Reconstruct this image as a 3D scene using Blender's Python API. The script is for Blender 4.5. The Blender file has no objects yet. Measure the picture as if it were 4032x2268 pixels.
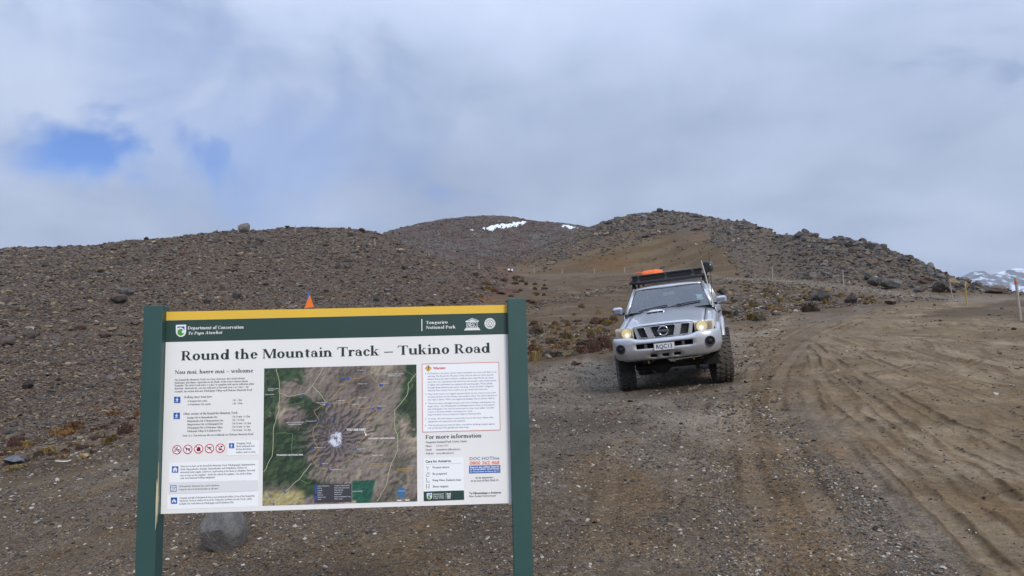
import bpy, bmesh, math, random
import numpy as np
from mathutils import Vector, Matrix, Euler
R_ = math.radians
scene = bpy.context.scene

# ------------------------------------------------------------------ camera
F_PX, W_PX, H_PX = 3000.0, 4032.0, 2268.0
PITCH, ROLL = R_(5.3), R_(0.9)
CAM = Vector((0.0, 0.0, 1.6))
c_fwd = Vector((0, math.cos(PITCH), math.sin(PITCH)))
c_r0, c_u0 = Vector((1, 0, 0)), Vector((0, -math.sin(PITCH), math.cos(PITCH)))
c_right = c_r0 * math.cos(ROLL) - c_u0 * math.sin(ROLL)
c_up = c_u0 * math.cos(ROLL) + c_r0 * math.sin(ROLL)
cam_data = bpy.data.cameras.new('camera')
cam_data.sensor_width = 36.0
cam_data.lens = F_PX / W_PX * 36.0
cam_data.clip_start = 0.05
cam_data.clip_end = 20000
cam = bpy.data.objects.new('camera', cam_data)
scene.collection.objects.link(cam)
m3 = Matrix((c_right, c_up, -c_fwd)).transposed()
cam.matrix_world = Matrix.Translation(CAM) @ m3.to_4x4()
scene.camera = cam

# ------------------------------------------------------------------ sky
SUN_DIR = Vector((0.36, -0.78, 0.62)).normalized()      # towards the sun
world = bpy.data.worlds.new('World'); scene.world = world
world.use_nodes = True
nt = world.node_tree; nt.nodes.clear()
def N(tree, typ, **kw):
    n = tree.nodes.new(typ)
    for k, v in kw.items(): setattr(n, k, v)
    return n
def M_(tree, op, a, b=None, c=None, clamp=False):
    n = tree.nodes.new('ShaderNodeMath'); n.operation = op; n.use_clamp = clamp
    for i, v in enumerate((a, b, c)):
        if v is None: continue
        if isinstance(v, (int, float)): n.inputs[i].default_value = v
        else: tree.links.new(v, n.inputs[i])
    return n.outputs[0]
def VM(tree, op, a, b=None):
    n = tree.nodes.new('ShaderNodeVectorMath'); n.operation = op
    for i, v in enumerate((a, b)):
        if v is None: continue
        if isinstance(v, (tuple, list, Vector)): n.inputs[i].default_value = tuple(v)
        else: tree.links.new(v, n.inputs[i])
    return n
def ramp(tree, fac, stops, interp='EASE'):
    n = tree.nodes.new('ShaderNodeValToRGB'); n.color_ramp.interpolation = interp
    el = n.color_ramp.elements
    while len(el) < len(stops): el.new(0.5)
    for e, (p, c) in zip(el, stops):
        e.position = p; e.color = (c, c, c, 1) if isinstance(c, (int, float)) else (*c, 1)
    tree.links.new(fac, n.inputs[0])
    return n.outputs[0]
def mixc(tree, fac, a, b, mode='MIX'):
    n = tree.nodes.new('ShaderNodeMix'); n.data_type = 'RGBA'; n.blend_type = mode
    for s, v in ((n.inputs[0], fac), (n.inputs[6], a), (n.inputs[7], b)):
        if isinstance(v, (int, float)): s.default_value = v
        elif isinstance(v, (tuple, list)): s.default_value = (*v, 1) if len(v) == 3 else v
        else: tree.links.new(v, s)
    return n.outputs[2]
def noise(tree, vec, scale, detail=4, rough=0.55, dist=0.0, lac=2.0):
    n = tree.nodes.new('ShaderNodeTexNoise')
    n.inputs['Scale'].default_value = scale; n.inputs['Detail'].default_value = detail
    n.inputs['Roughness'].default_value = rough; n.inputs['Distortion'].default_value = dist
    n.inputs['Lacunarity'].default_value = lac
    if vec is not None: tree.links.new(vec, n.inputs['Vector'])
    return n
def srgb(r, g, b):
    f = lambda v: (v / 255 / 12.92) if v / 255 <= 0.04045 else ((v / 255 + 0.055) / 1.055) ** 2.4
    return (f(r), f(g), f(b))
def pix_dir(px, py):
    d = c_fwd * F_PX + c_right * (px - W_PX / 2) - c_up * (py - H_PX / 2)
    return d.normalized()

sky = N(nt, 'ShaderNodeTexSky', sky_type='NISHITA', sun_disc=False)
sky.sun_elevation = math.asin(SUN_DIR.z)
sky.sun_rotation = math.atan2(SUN_DIR.x, SUN_DIR.y)
sky.air_density = 1.0; sky.dust_density = 0.3; sky.ozone_density = 2.0; sky.altitude = 1700
bg_sky = N(nt, 'ShaderNodeBackground'); bg_sky.inputs[1].default_value = 0.06
nt.links.new(mixc(nt, 1.0, sky.outputs[0], (.62, .86, 1.30), 'MULTIPLY'), bg_sky.inputs[0])
tc = N(nt, 'ShaderNodeTexCoord')
dvec = tc.outputs['Generated']
sep = N(nt, 'ShaderNodeSeparateXYZ'); nt.links.new(dvec, sep.inputs[0])
zc = M_(nt, 'MAXIMUM', sep.outputs[2], 0.0)
den = M_(nt, 'ADD', zc, 0.30)
comb = N(nt, 'ShaderNodeCombineXYZ')
nt.links.new(M_(nt, 'DIVIDE', sep.outputs[0], den), comb.inputs[0])
nt.links.new(M_(nt, 'DIVIDE', sep.outputs[1], den), comb.inputs[1])
comb.inputs[2].default_value = 3.7
pvec = comb.outputs[0]
n_big = noise(nt, pvec, 1.25, 3, 0.5, 0.3).outputs[0]
n_mid = noise(nt, pvec, 2.9, 6, 0.52, 0.3).outputs[0]
n_fin = noise(nt, dvec, 7.0, 7, 0.55, 0.6).outputs[0]
cl = M_(nt, 'ADD', M_(nt, 'ADD', M_(nt, 'MULTIPLY', n_big, 0.48), M_(nt, 'MULTIPLY', n_mid, 0.40)), M_(nt, 'MULTIPLY', n_fin, 0.12))
cloud_col = ramp(nt, cl, [(0.33, srgb(156, 172, 201)), (0.45, srgb(168, 184, 212)), (0.56, srgb(184, 199, 227)), (0.70, srgb(198, 211, 236))], 'LINEAR')
# cloud cover is brighter overhead than low down, as overcast skies are
gain = M_(nt, 'ADD', 0.565, M_(nt, 'MULTIPLY', M_(nt, 'POWER', zc, 1.9), 0.98))
def gap(px, py, wa, wb, lo, hi, k=1.5):
    g = pix_dir(px, py)
    a = VM(nt, 'DOT_PRODUCT', dvec, c_right).outputs['Value']
    b = VM(nt, 'DOT_PRODUCT', dvec, c_up).outputs['Value']
    fw = VM(nt, 'DOT_PRODUCT', dvec, c_fwd).outputs['Value']
    a = M_(nt, 'DIVIDE', M_(nt, 'SUBTRACT', a, g.dot(c_right)), wa)
    b = M_(nt, 'DIVIDE', M_(nt, 'SUBTRACT', b, g.dot(c_up)), wb)
    e = M_(nt, 'SQRT', M_(nt, 'ADD', M_(nt, 'MULTIPLY', a, a), M_(nt, 'MULTIPLY', b, b)))
    e = M_(nt, 'ADD', e, M_(nt, 'MULTIPLY', M_(nt, 'SUBTRACT', n_fin, 0.5), k * 2))
    mr = N(nt, 'ShaderNodeMapRange', interpolation_type='SMOOTHSTEP')
    nt.links.new(e, mr.inputs[0])
    mr.inputs[1].default_value = lo; mr.inputs[2].default_value = hi
    mr.inputs[3].default_value = 1; mr.inputs[4].default_value = 0
    return M_(nt, 'MULTIPLY', mr.outputs[0], M_(nt, 'GREATER_THAN', fw, 0.0))
g1 = M_(nt, 'MULTIPLY', gap(330, 590, 0.058, 0.040, 0.05, 1.35, 2.6), 1.0)
g2 = M_(nt, 'MULTIPLY', gap(775, 585, 0.035, 0.045, 0.0, 1.35, 2.6), 0.75)
g3 = M_(nt, 'MULTIPLY', gap(780, 170, 0.12, 0.07, 0.0, 1.4, 2.0), 0.32)
g4 = M_(nt, 'MULTIPLY', gap(1080, 560, 0.17, 0.09, 0.0, 1.5, 2.0), 0.38)
mr = N(nt, 'ShaderNodeMapRange', interpolation_type='SMOOTHSTEP'); nt.links.new(n_mid, mr.inputs[0])
mr.inputs[1].default_value = 0.40; mr.inputs[2].default_value = 0.26; mr.inputs[3].default_value = 0.0; mr.inputs[4].default_value = 0.35
gm = M_(nt, 'MAXIMUM', M_(nt, 'MAXIMUM', g1, g2), M_(nt, 'MAXIMUM', M_(nt, 'MAXIMUM', g3, g4), mr.outputs[0]), clamp=True)
bg_cl = N(nt, 'ShaderNodeBackground')
nt.links.new(cloud_col, bg_cl.inputs[0]); nt.links.new(gain, bg_cl.inputs[1])
mixw = N(nt, 'ShaderNodeMixShader')
nt.links.new(gm, mixw.inputs[0]); nt.links.new(bg_cl.outputs[0], mixw.inputs[1]); nt.links.new(bg_sky.outputs[0], mixw.inputs[2])
outw = N(nt, 'ShaderNodeOutputWorld'); nt.links.new(mixw.outputs[0], outw.inputs[0])

# ------------------------------------------------------------------ sun behind thin cloud
sl = bpy.data.lights.new('sun', 'SUN'); sl.energy = 1.5; sl.angle = R_(16); sl.color = (1.0, 0.93, 0.83)
sun = bpy.data.objects.new('sun', sl); scene.collection.objects.link(sun)
sun.rotation_euler = (-SUN_DIR).to_track_quat('-Z', 'Y').to_euler()

vs = scene.view_settings
scene.display_settings.display_device = 'sRGB'
vs.view_transform = 'Standard'; vs.look = 'None'; vs.exposure = 0.70; vs.gamma = 1.0; vs.use_curve_mapping = False
scene.cycles.use_denoising = True
scene.cycles.max_bounces = 6; scene.cycles.diffuse_bounces = 3; scene.cycles.glossy_bounces = 3
scene.cycles.transparent_max_bounces = 8; scene.cycles.volume_bounces = 0

# ------------------------------------------------------------------ helpers
rng = np.random.default_rng(7)
random.seed(7)
COL = scene.collection
def tag(o, label=None, cat=None, group=None, kind=None):
    if label: o['label'] = label
    if cat: o['category'] = cat
    if group: o['group'] = group
    if kind: o['kind'] = kind
    return o
def empty(name, loc=(0, 0, 0), rot=(0, 0, 0)):
    o = bpy.data.objects.new(name, None); COL.objects.link(o)
    o.location = loc; o.rotation_euler = rot; o.empty_display_size = 0.2
    return o
def link(name, me, parent=None, mat=None):
    o = bpy.data.objects.new(name, me); COL.objects.link(o)
    if parent is not None: o.parent = parent
    if mat is not None and not me.materials: me.materials.append(mat)
    return o
class MB:
    """collects vertices and faces of ONE piece"""
    def __init__(s): s.v = []; s.f = []; s.sm = []
    def add(s, vs, fs, smooth=False):
        b = len(s.v); s.v += [tuple(p) for p in vs]
        s.f += [tuple(b + i for i in f) for f in fs]; s.sm += [smooth] * len(fs)
        return s
    def box(s, c, d, rot=None):
        x, y, z = (d[0] / 2, d[1] / 2, d[2] / 2)
        P = [Vector((sx * x, sy * y, sz * z)) for sz in (-1, 1) for sy in (-1, 1) for sx in (-1, 1)]
        if rot is not None: P = [rot @ p for p in P]
        P = [p + Vector(c) for p in P]
        return s.add(P, [(0, 2, 3, 1), (4, 5, 7, 6), (0, 1, 5, 4), (2, 6, 7, 3), (0, 4, 6, 2), (1, 3, 7, 5)])
    def tube(s, pts, r, n=8, cap=True, smooth=True):
        pts = [Vector(p) for p in pts]
        rs = r if isinstance(r, (list, tuple)) else [r] * len(pts)
        rings = []
        prev = None
        for i, p in enumerate(pts):
            t = (pts[min(i + 1, len(pts) - 1)] - pts[max(i - 1, 0)]).normalized()
            if prev is None:
                a = Vector((0, 0, 1)) if abs(t.z) < 0.9 else Vector((1, 0, 0))
                u = t.cross(a).normalized()
            else:
                u = (prev - t * prev.dot(t)).normalized()
            prev = u; w = t.cross(u)
            rings.append([p + (u * math.cos(2 * math.pi * k / n) + w * math.sin(2 * math.pi * k / n)) * rs[i] for k in range(n)])
        V = [q for rg in rings for q in rg]; Fc = []
        for i in range(len(pts) - 1):
            for k in range(n):
                a, b = i * n + k, i * n + (k + 1) % n
                Fc.append((a, b, b + n, a + n))
        s.add(V, Fc, smooth)
        if cap:
            s.add(rings[0], [tuple(range(n))[::-1]]); s.add(rings[-1], [tuple(range(n))])
        return s
    def grid(s, G, smooth=True, closed_u=False, skip=None):
        """G[i][j] points"""
        nu, nv = len(G), len(G[0])
        V = [p for row in G for p in row]; Fc = []
        for i in range(nu if closed_u else nu - 1):
            for j in range(nv - 1):
                if skip and skip(i, j): continue
                i2 = (i + 1) % nu
                Fc.append((i * nv + j, i2 * nv + j, i2 * nv + j + 1, i * nv + j + 1))
        return s.add(V, Fc, smooth)
    def prism(s, poly, to3, d0, d1, smooth=False):
        """poly: 2D points; to3(u, v, d) -> 3D"""
        n = len(poly)
        A = [to3(u, v, d0) for u, v in poly]; B = [to3(u, v, d1) for u, v in poly]
        return s.add(A + B, [tuple(range(n))[::-1], tuple(range(n, 2 * n))] + [(i, (i + 1) % n, n + (i + 1) % n, n + i) for i in range(n)], smooth)
    def mesh(s, name):
        me = bpy.data.meshes.new(name); me.from_pydata(s.v, [], s.f)
        me.polygons.foreach_set('use_smooth', s.sm); me.update()
        return me
    def build(s, name, mat, parent=None, bevel=0, seg=2, subd=0, recalc=True, thick=0):
        me = s.mesh(name)
        if recalc:
            bm = bmesh.new(); bm.from_mesh(me)
            bmesh.ops.recalc_face_normals(bm, faces=bm.faces); bm.to_mesh(me); bm.free()
        o = link(name, me, parent, mat)
        if thick:
            md = o.modifiers.new('thick', 'SOLIDIFY'); md.thickness = thick; md.offset = 0
        if bevel:
            md = o.modifiers.new('bevel', 'BEVEL'); md.width = bevel; md.segments = seg; md.limit_method = 'ANGLE'; md.angle_limit = R_(35)
        if subd:
            md = o.modifiers.new('sub', 'SUBSURF'); md.levels = subd; md.render_levels = subd
        return o
MATS = {}
def mat(name, col, rough=0.6, metal=0.0, emit=None, estr=0.0, coat=0.0, spec=0.5, var=0.0, vscale=20.0, bump=0.0, bscale=60.0, dust=None):
    """plain surface with a little procedural unevenness"""
    if name in MATS: return MATS[name]
    m = bpy.data.materials.new(name); m.use_nodes = True; t = m.node_tree
    p = t.nodes['Principled BSDF']
    p.inputs['Base Color'].default_value = (*col, 1)
    p.inputs['Roughness'].default_value = rough; p.inputs['Metallic'].default_value = metal
    p.inputs['Coat Weight'].default_value = coat; p.inputs['Specular IOR Level'].default_value = spec
    if emit: p.inputs['Emission Color'].default_value = (*emit, 1); p.inputs['Emission Strength'].default_value = estr
    co = N(t, 'ShaderNodeTexCoord').outputs['Object']
    base = None
    if var:
        nz = noise(t, co, vscale, 5, 0.6).outputs[0]
        k = ramp(t, nz, [(0.3, 1 - var), (0.7, 1 + 0.0)], 'LINEAR')
        base = mixc(t, 1.0, col, k, 'MULTIPLY')
    if dust:
        dcol, lo, hi, axis = dust        # dirt thickening downwards along object z
        sp = N(t, 'ShaderNodeSeparateXYZ'); t.links.new(co, sp.inputs[0])
        nz = noise(t, co, 9.0, 6, 0.65).outputs[0]
        e = M_(t, 'ADD', sp.outputs[2], M_(t, 'MULTIPLY', M_(t, 'SUBTRACT', nz, 0.5), 0.35))
        mrn = N(t, 'ShaderNodeMapRange'); t.links.new(e, mrn.inputs[0])
        mrn.inputs[1].default_value = lo; mrn.inputs[2].default_value = hi; mrn.inputs[3].default_value = axis; mrn.inputs[4].default_value = 0.0
        base = mixc(t, mrn.outputs[0], base if base is not None else col, dcol)
        t.links.new(M_(t, 'ADD', M_(t, 'MULTIPLY', mrn.outputs[0], 0.5), rough, clamp=True), p.inputs['Roughness'])
        t.links.new(M_(t, 'MULTIPLY', M_(t, 'SUBTRACT', 1.0, mrn.outputs[0]), metal), p.inputs['Metallic'])
    if base is not None: t.links.new(base, p.inputs['Base Color'])
    if bump:
        bn = N(t, 'ShaderNodeBump'); bn.inputs['Strength'].default_value = bump; bn.inputs['Distance'].default_value = 0.01
        t.links.new(noise(t, co, bscale, 5, 0.6).outputs[0], bn.inputs['Height']); t.links.new(bn.outputs[0], p.inputs['Normal'])
    MATS[name] = m
    return m
# value noise in numpy
def _h(ix, iy, seed):
    n = (ix.astype(np.int64) * 374761393 + iy.astype(np.int64) * 668265263 + seed * 2147483647 + 1013904223) & 0xffffffff
    n = ((n ^ (n >> 13)) * 1274126177) & 0xffffffff
    n = (n ^ (n >> 16)) & 0xffffffff
    return n.astype(np.float64) / 4294967295.0
def vnoise(x, y, seed=0):
    ix, iy = np.floor(x), np.floor(y); fx, fy = x - ix, y - iy
    fx = fx * fx * fx * (fx * (fx * 6 - 15) + 10); fy = fy * fy * fy * (fy * (fy * 6 - 15) + 10)
    a, b = _h(ix, iy, seed), _h(ix + 1, iy, seed); c, d = _h(ix, iy + 1, seed), _h(ix + 1, iy + 1, seed)
    return (a + (b - a) * fx) * (1 - fy) + (c + (d - c) * fx) * fy
def fbm(x, y, octv=4, seed=0, gain=0.5):
    s = 0; a = 1; t = 0
    for o in range(octv):
        s = s + a * vnoise(x * 2 ** o + 17.3 * o, y * 2 ** o - 9.1 * o, seed + o); t += a; a *= gain
    return s / t          # 0..1
def sstep(a, b, x):
    t = np.clip((x - a) / (b - a), 0, 1); return t * t * (3 - 2 * t)

# ------------------------------------------------------------------ terrain: one height field round the viewer
def ray_at(px, py, D):
    d = pix_dir(px, py); k = D / d.y
    return CAM + d * k
# columns of (forward distance, image row) read off the photograph; ('z', D, height) where nothing is seen
COLS = {
 -2600: [('z', .5, 0), ('z', 6, -.7), ('z', 14, -1.9), ('z', 24, -1.9), ('z', 60, 6), ('z', 160, 24), ('z', 260, 26), ('z', 700, 26)],
 -900: [('z', .5, 0), ('z', 6, -.5), ('z', 12, -1.1), ('z', 20, -1.3), ('z', 30, 0.6), ('z', 60, 6.2), ('z', 160, 23.5), ('z', 260, 26), ('z', 700, 28)],
 0: [('z', .5, 0), ('z', 6, -.3), ('z', 10, -.58), (14, 1915), (17, 1830), (20, 1768), (30, 1480), (60, 1185), (100, 1065), (165, 968), ('z', 200, 26), ('z', 700, 30)],
 300: [('z', .5, 0), ('z', 6, -.22), ('z', 10, -.36), (15, 1858), (18, 1785), (21, 1715), (30, 1480), (60, 1180), (100, 1062), (165, 962), ('z', 200, 26), ('z', 700, 30)],
 560: [('z', .5, 0), ('z', 6, -.12), ('z', 10, -.15), (15, 1815), (18, 1735), (21.5, 1655), (30, 1475), (60, 1172), (100, 1050), (165, 942), ('z', 200, 27), ('z', 700, 32)],
 860: [('z', .5, 0), ('z', 5, -.03), ('z', 10, .0), (16, 1720), (24, 1560), (60, 1170), (100, 1040), (165, 902), ('z', 200, 28), ('z', 700, 35)],
 1130: [('z', .5, 0), ('z', 5, .03), ('z', 10, .15), (17, 1640), (25, 1500), (60, 1172), (100, 1042), (165, 895), ('z', 200, 29), ('z', 700, 45)],
 1330: [('z', .5, 0), ('z', 5, .06), ('z', 10, .25), (17.5, 1600), (26, 1470), (60, 1180), (100, 1052), (165, 891), ('z', 200, 29), (480, 950), ('z', 700, 70)],
 1463: [('z', .5, 0), ('z', 5, .08), ('z', 10, .32), (18, 1580), (27, 1445), (60, 1182), (100, 1062), (168, 904), ('z', 205, 29), (300, 985), (480, 928), ('z', 700, 80)],
 1560: [('z', .5, 0), ('z', 5, .1), ('z', 10, .36), (18, 1565), (28, 1432), (60, 1188), (100, 1075), (172, 936), (205, 945), (300, 945), (480, 893), ('z', 700, 84)],
 1640: [('z', .5, 0), ('z', 5, .12), ('z', 10, .4), (18, 1552), (28, 1422), (60, 1192), (100, 1087), (176, 984), (215, 990), (310, 942), (480, 874), ('z', 700, 84)],
 1750: [('z', .5, 0), ('z', 5, .14), ('z', 10, .44), (18.5, 1530), (28.5, 1402), (60, 1196), (100, 1100), (178, 1030), (230, 1028), (320, 955), (480, 845), ('z', 700, 88)],
 1905: [('z', .5, 0), ('z', 5, .16), ('z', 10, .5), (19, 1490), (29, 1360), (60, 1202), (100, 1112), (182, 1064), (240, 1045), (330, 965), (480, 826), ('z', 700, 90)],
 2000: [('z', .5, 0), ('z', 5, .18), ('z', 10, .54), (19.3, 1462), (31, 1322), (60, 1204), (105, 1125), (195, 1078), (228, 1070), (234, 1070), (258, 1040), (330, 985), (480, 828), ('z', 700, 90)],
 2100: [('z', .5, 0), ('z', 5, .2), ('z', 10, .58), (19.7, 1440), (33, 1290), (60, 1204), (110, 1128), (197, 1082), (224, 1075), (231, 1075), (268, 995), (330, 990), (480, 846), ('z', 700, 88)],
 2232: [('z', .5, 0), ('z', 5, .21), ('z', 10, .61), (20, 1428), (34, 1280), (60, 1200), (110, 1125), (190, 1081), (215, 1074), (222, 1074), (278, 934), (320, 945), (480, 866), ('z', 700, 80)],
 2334: [('z', .5, 0), ('z', 5, .22), ('z', 10, .63), (14.1, 1552), (20, 1418), (34, 1275), (60, 1195), (110, 1120), (188, 1080), (208, 1073), (215, 1073), (285, 880), ('z', 330, 52), (480, 880), ('z', 700, 60)],
 2471: [('z', .5, 0), ('z', 5, .24), ('z', 10, .66), (14.0, 1539), (20, 1402), (34, 1270), (60, 1188), (110, 1110), (180, 1076), (200, 1069), (207, 1069), (288, 833), ('z', 340, 55), ('z', 700, 60)],
 2609: [('z', .5, 0), ('z', 5, .25), ('z', 10, .69), (14.0, 1522), (20, 1390), (34, 1265), (60, 1178), (100, 1110), (170, 1076), (195, 1063), (202, 1063), (290, 812), ('z', 340, 56), ('z', 700, 60)],
 2720: [('z', .5, 0), ('z', 5, .25), ('z', 10, .7), (14.0, 1512), (20, 1380), (34, 1258), (55, 1182), (85, 1115), (140, 1078), (175, 1050), (182, 1049), (285, 824), ('z', 340, 54), ('z', 700, 60)],
 2850: [('z', .5, 0), ('z', 5, .25), ('z', 10, .7), (14.0, 1503), (20, 1368), (34, 1246), (50, 1188), (75, 1125), (104, 1094), (111, 1093), (140, 1050), (210, 940), (272, 845), ('z', 330, 50), ('z', 700, 60)],
 2960: [('z', .5, 0), ('z', 5, .26), ('z', 10, .72), (14.0, 1494), (21, 1352), (35, 1240), (52, 1172), (78, 1118), (100, 1098), (107, 1097), (140, 1035), (200, 940), (250, 858), ('z', 300, 44), ('z', 700, 55)],
 3042: [('z', .5, 0), ('z', 5, .26), ('z', 10, .73), (14.0, 1486), (22, 1336), (36, 1233), (55, 1162), (78, 1116), (96, 1100), (103, 1099), (135, 1035), (190, 950), (225, 882), ('z', 280, 40), ('z', 700, 50)],
 3110: [('z', .5, 0), ('z', 5, .27), ('z', 10, .74), (14.0, 1482), (22, 1328), (36, 1228), (55, 1160), (75, 1118), (91, 1104), (98, 1103), (125, 1035), (190, 908), ('z', 240, 34), ('z', 700, 45)],
 3200: [('z', .5, 0), ('z', 5, .27), ('z', 10, .75), (14.0, 1476), (22, 1320), (36, 1221), (52, 1165), (70, 1124), (82, 1113), (89, 1112), (115, 1035), (165, 905), ('z', 220, 30), ('z', 700, 40)],
 3330: [('z', .5, 0), ('z', 5, .27), ('z', 10, .75), (14.0, 1468), (22, 1314), (36, 1214), (50, 1168), (66, 1134), (73, 1129), (80, 1128), (100, 1060), (138, 918), ('z', 190, 24), ('z', 700, 35)],
 3470: [('z', .5, 0), ('z', 5, .27), ('z', 10, .75), (14.0, 1457), (22, 1310), (36, 1210), (50, 1170), (60, 1150), (70, 1146), (77, 1144), (92, 1085), (126, 946), ('z', 180, 20), ('z', 700, 30)],
 3604: [('z', .5, 0), ('z', 5, .27), ('z', 10, .75), (14.0, 1452), (22, 1305), (34, 1214), (46, 1180), (56, 1166), (67, 1160), (73, 1158), (86, 1105), (112, 1008), ('z', 160, 15), ('z', 700, 25)],
 3740: [('z', .5, 0), ('z', 5, .27), ('z', 10, .75), (14.0, 1450), (22, 1302), (27, 1252), (33, 1218), (42, 1204), (54, 1178), (64, 1169), (69, 1168), (80, 1132), (100, 1070), ('z', 150, 12), ('z', 700, 22)],
 3850: [('z', .5, 0), ('z', 5, .27), ('z', 10, .75), (14.0, 1450), (22, 1302), (26, 1260), (33, 1220), (40, 1208), (46, 1206), (56, 1180), (66, 1168), (76, 1150), (95, 1122), ('z', 150, 11), ('z', 700, 20)],
 3960: [('z', .5, 0), ('z', 5, .27), ('z', 10, .75), (14.0, 1450), (21, 1308), (26, 1262), (32, 1226), (38, 1208), (46, 1196), (56, 1184), (66, 1170), (78, 1156), (92, 1145), ('z', 150, 11), ('z', 700, 20)],
 4080: [('z', .5, 0), ('z', 5, .27), ('z', 10, .75), (14.0, 1450), (20, 1314), (26, 1264), (32, 1230), (38, 1210), (46, 1196), (56, 1186), (66, 1172), (78, 1162), (92, 1158), ('z', 150, 10.5), ('z', 700, 20)],
 5000: [('z', .5, 0), ('z', 5, .35), ('z', 10, .9), ('z', 20, 2.0), ('z', 40, 4.0), ('z', 80, 7), ('z', 150, 8), ('z', 700, 15)],
 7000: [('z', .5, 0), ('z', 6, .5), ('z', 14, 1.3), ('z', 40, 3.2), ('z', 80, 6), ('z', 150, 8), ('z', 700, 12)],
}
R_RINGS = np.concatenate([np.geomspace(0.35, 3.0, 16)[:-1], np.geomspace(3.0, 9.0, 190)[:-1], np.geomspace(9.0, 30.0, 230)[:-1], np.geomspace(30.0, 300.0, 270)[:-1], np.geomspace(300, 700, 40)])
NR = len(R_RINGS)
AZ_IN = np.radians(np.linspace(-38.5, 38.5, 1000))
AZ_L = np.radians(np.concatenate([np.linspace(-180, -80, 34)[:-1], np.linspace(-80, -38.5, 44)[:-1]]))
AZ = np.concatenate([AZ_L, AZ_IN, -AZ_L[::-1]])
NA = len(AZ)
caz, cz = [], []
for px in sorted(COLS):
    pts = []
    for k in COLS[px]:
        if k[0] == 'z':
            d = pix_dir(px, 1400); x = k[1] * d.x / d.y; pts.append((math.hypot(x, k[1]), k[2]))
        else:
            p = ray_at(px, k[1], k[0]); pts.append((math.hypot(p.x, p.y), p.z))
    d = pix_dir(px, 1250); caz.append(math.atan2(d.x, d.y))
    rr, zz = np.array(pts).T
    cz.append(np.interp(R_RINGS, rr, zz))
caz = np.array(caz); cz = np.array(cz)
# behind the viewer: a gently falling slope
back = np.interp(R_RINGS, [0, 10, 60, 200, 700], [0, -.7, -5, -18, -40])
side_l = 0.5 * (cz[0] + back); side_r = 0.5 * (cz[-1] + back)
caz = np.concatenate([[-math.pi, R_(-110)], caz, [R_(110), math.pi]])
cz = np.vstack([back, side_l, cz, side_r, back])
Z = np.empty((NA, NR))
for j in range(NR): Z[:, j] = np.interp(AZ, caz, cz[:, j])
def smooth(A, n, axis):
    k = np.hanning(n + 2)[1:-1]; k /= k.sum(); h = n // 2
    P = np.pad(A, [(h, h) if a == axis else (0, 0) for a in range(2)], mode='edge')
    out = 0
    for i in range(n):
        sl_ = [slice(None)] * 2; sl_[axis] = slice(i, i + A.shape[axis]); out = out + k[i] * P[tuple(sl_)]
    return out
Zs = smooth(Z, 15, 1)
inn = slice(len(AZ_L), len(AZ_L) + len(AZ_IN))
Zs[inn] = smooth(Zs[inn], 21, 0)
Z = Zs
X = np.sin(AZ)[:, None] * R_RINGS[None, :]; Y = np.cos(AZ)[:, None] * R_RINGS[None, :]
def project(x, y, z):
    dx, dy, dz = x - CAM.x, y - CAM.y, z - CAM.z
    w = dx * c_fwd.x + dy * c_fwd.y + dz * c_fwd.z
    w = np.where(w > 1e-3, w, 1e-3)
    return (W_PX / 2 + F_PX * (dx * c_right.x + dy * c_right.y + dz * c_right.z) / w,
            H_PX / 2 - F_PX * (dx * c_up.x + dy * c_up.y + dz * c_up.z) / w)
PX, PY = project(X, Y, Z)
def line(pts):
    a = np.array(pts, float); return lambda px: np.interp(px, a[:, 0], a[:, 1])
# boundary rows of the surfaces
L_gravel = line([(-2000, 2350), (0, 1915), (300, 1858), (539, 1819), (1000, 1700), (1500, 1570), (2080, 1447), (2420, 1405), (2640, 1345), (2860, 1288), (2958, 1270), (3139, 1235), (3398, 1207), (3527, 1202), (3657, 1190), (3800, 1184), (4032, 1186), (4300, 1190)])
L_foot = line([(-2000, 2150), (0, 1790), (300, 1730), (539, 1665), (1000, 1520), (1500, 1390), (1750, 1270), (1905, 1175), (2000, 1110), (2030, 1060), (2100, 1000)])
L_terr = line([(1950, 1072), (2100, 1078), (2232, 1077), (2334, 1076), (2471, 1071), (2609, 1065), (2720, 1052), (2850, 1093), (3042, 1098), (3200, 1111), (3330, 1128), (3470, 1144), (3604, 1158), (3740, 1168), (3850, 1170), (4032, 1174)])
L_rockR = line([(1990, 1043), (2138, 1022), (2325, 976), (2450, 930), (2622, 915), (2748, 912), (2800, 950), (2843, 1000), (2907, 1075), (2960, 1090), (4032, 1175)])
L_edgeR = line([(1990, 1045), (2080, 1003), (2232, 934), (2334, 887), (2400, 700)])
# ---- wheel tracks pressed into the ground (rows and columns only locate them; they are laid in ground metres)
def ground_xy(px, py, Dmax=300):
    """first crossing of the sight line with the ground"""
    d = pix_dir(px, py); az = math.atan2(d.x, d.y); h = math.hypot(d.x, d.y); e = d.z / h
    i = int(np.clip(np.searchsorted(AZ, az), 1, NA - 1)); t = (az - AZ[i - 1]) / (AZ[i] - AZ[i - 1])
    col = Z[i - 1] * (1 - t) + Z[i] * t
    el = (col - CAM.z) / R_RINGS
    hit = np.nonzero(el >= e)[0]
    hit = hit[R_RINGS[hit] > 1.0]
    j = int(hit[0]) if len(hit) else NR - 1
    e0, e1 = el[j - 1], el[j]
    k = 0 if e1 == e0 else np.clip((e - e0) / (e1 - e0), 0, 1)
    r = R_RINGS[j - 1] + (R_RINGS[j] - R_RINGS[j - 1]) * k
    return math.sin(az) * r, math.cos(az) * r, col[j - 1] + (col[j] - col[j - 1]) * k
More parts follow.
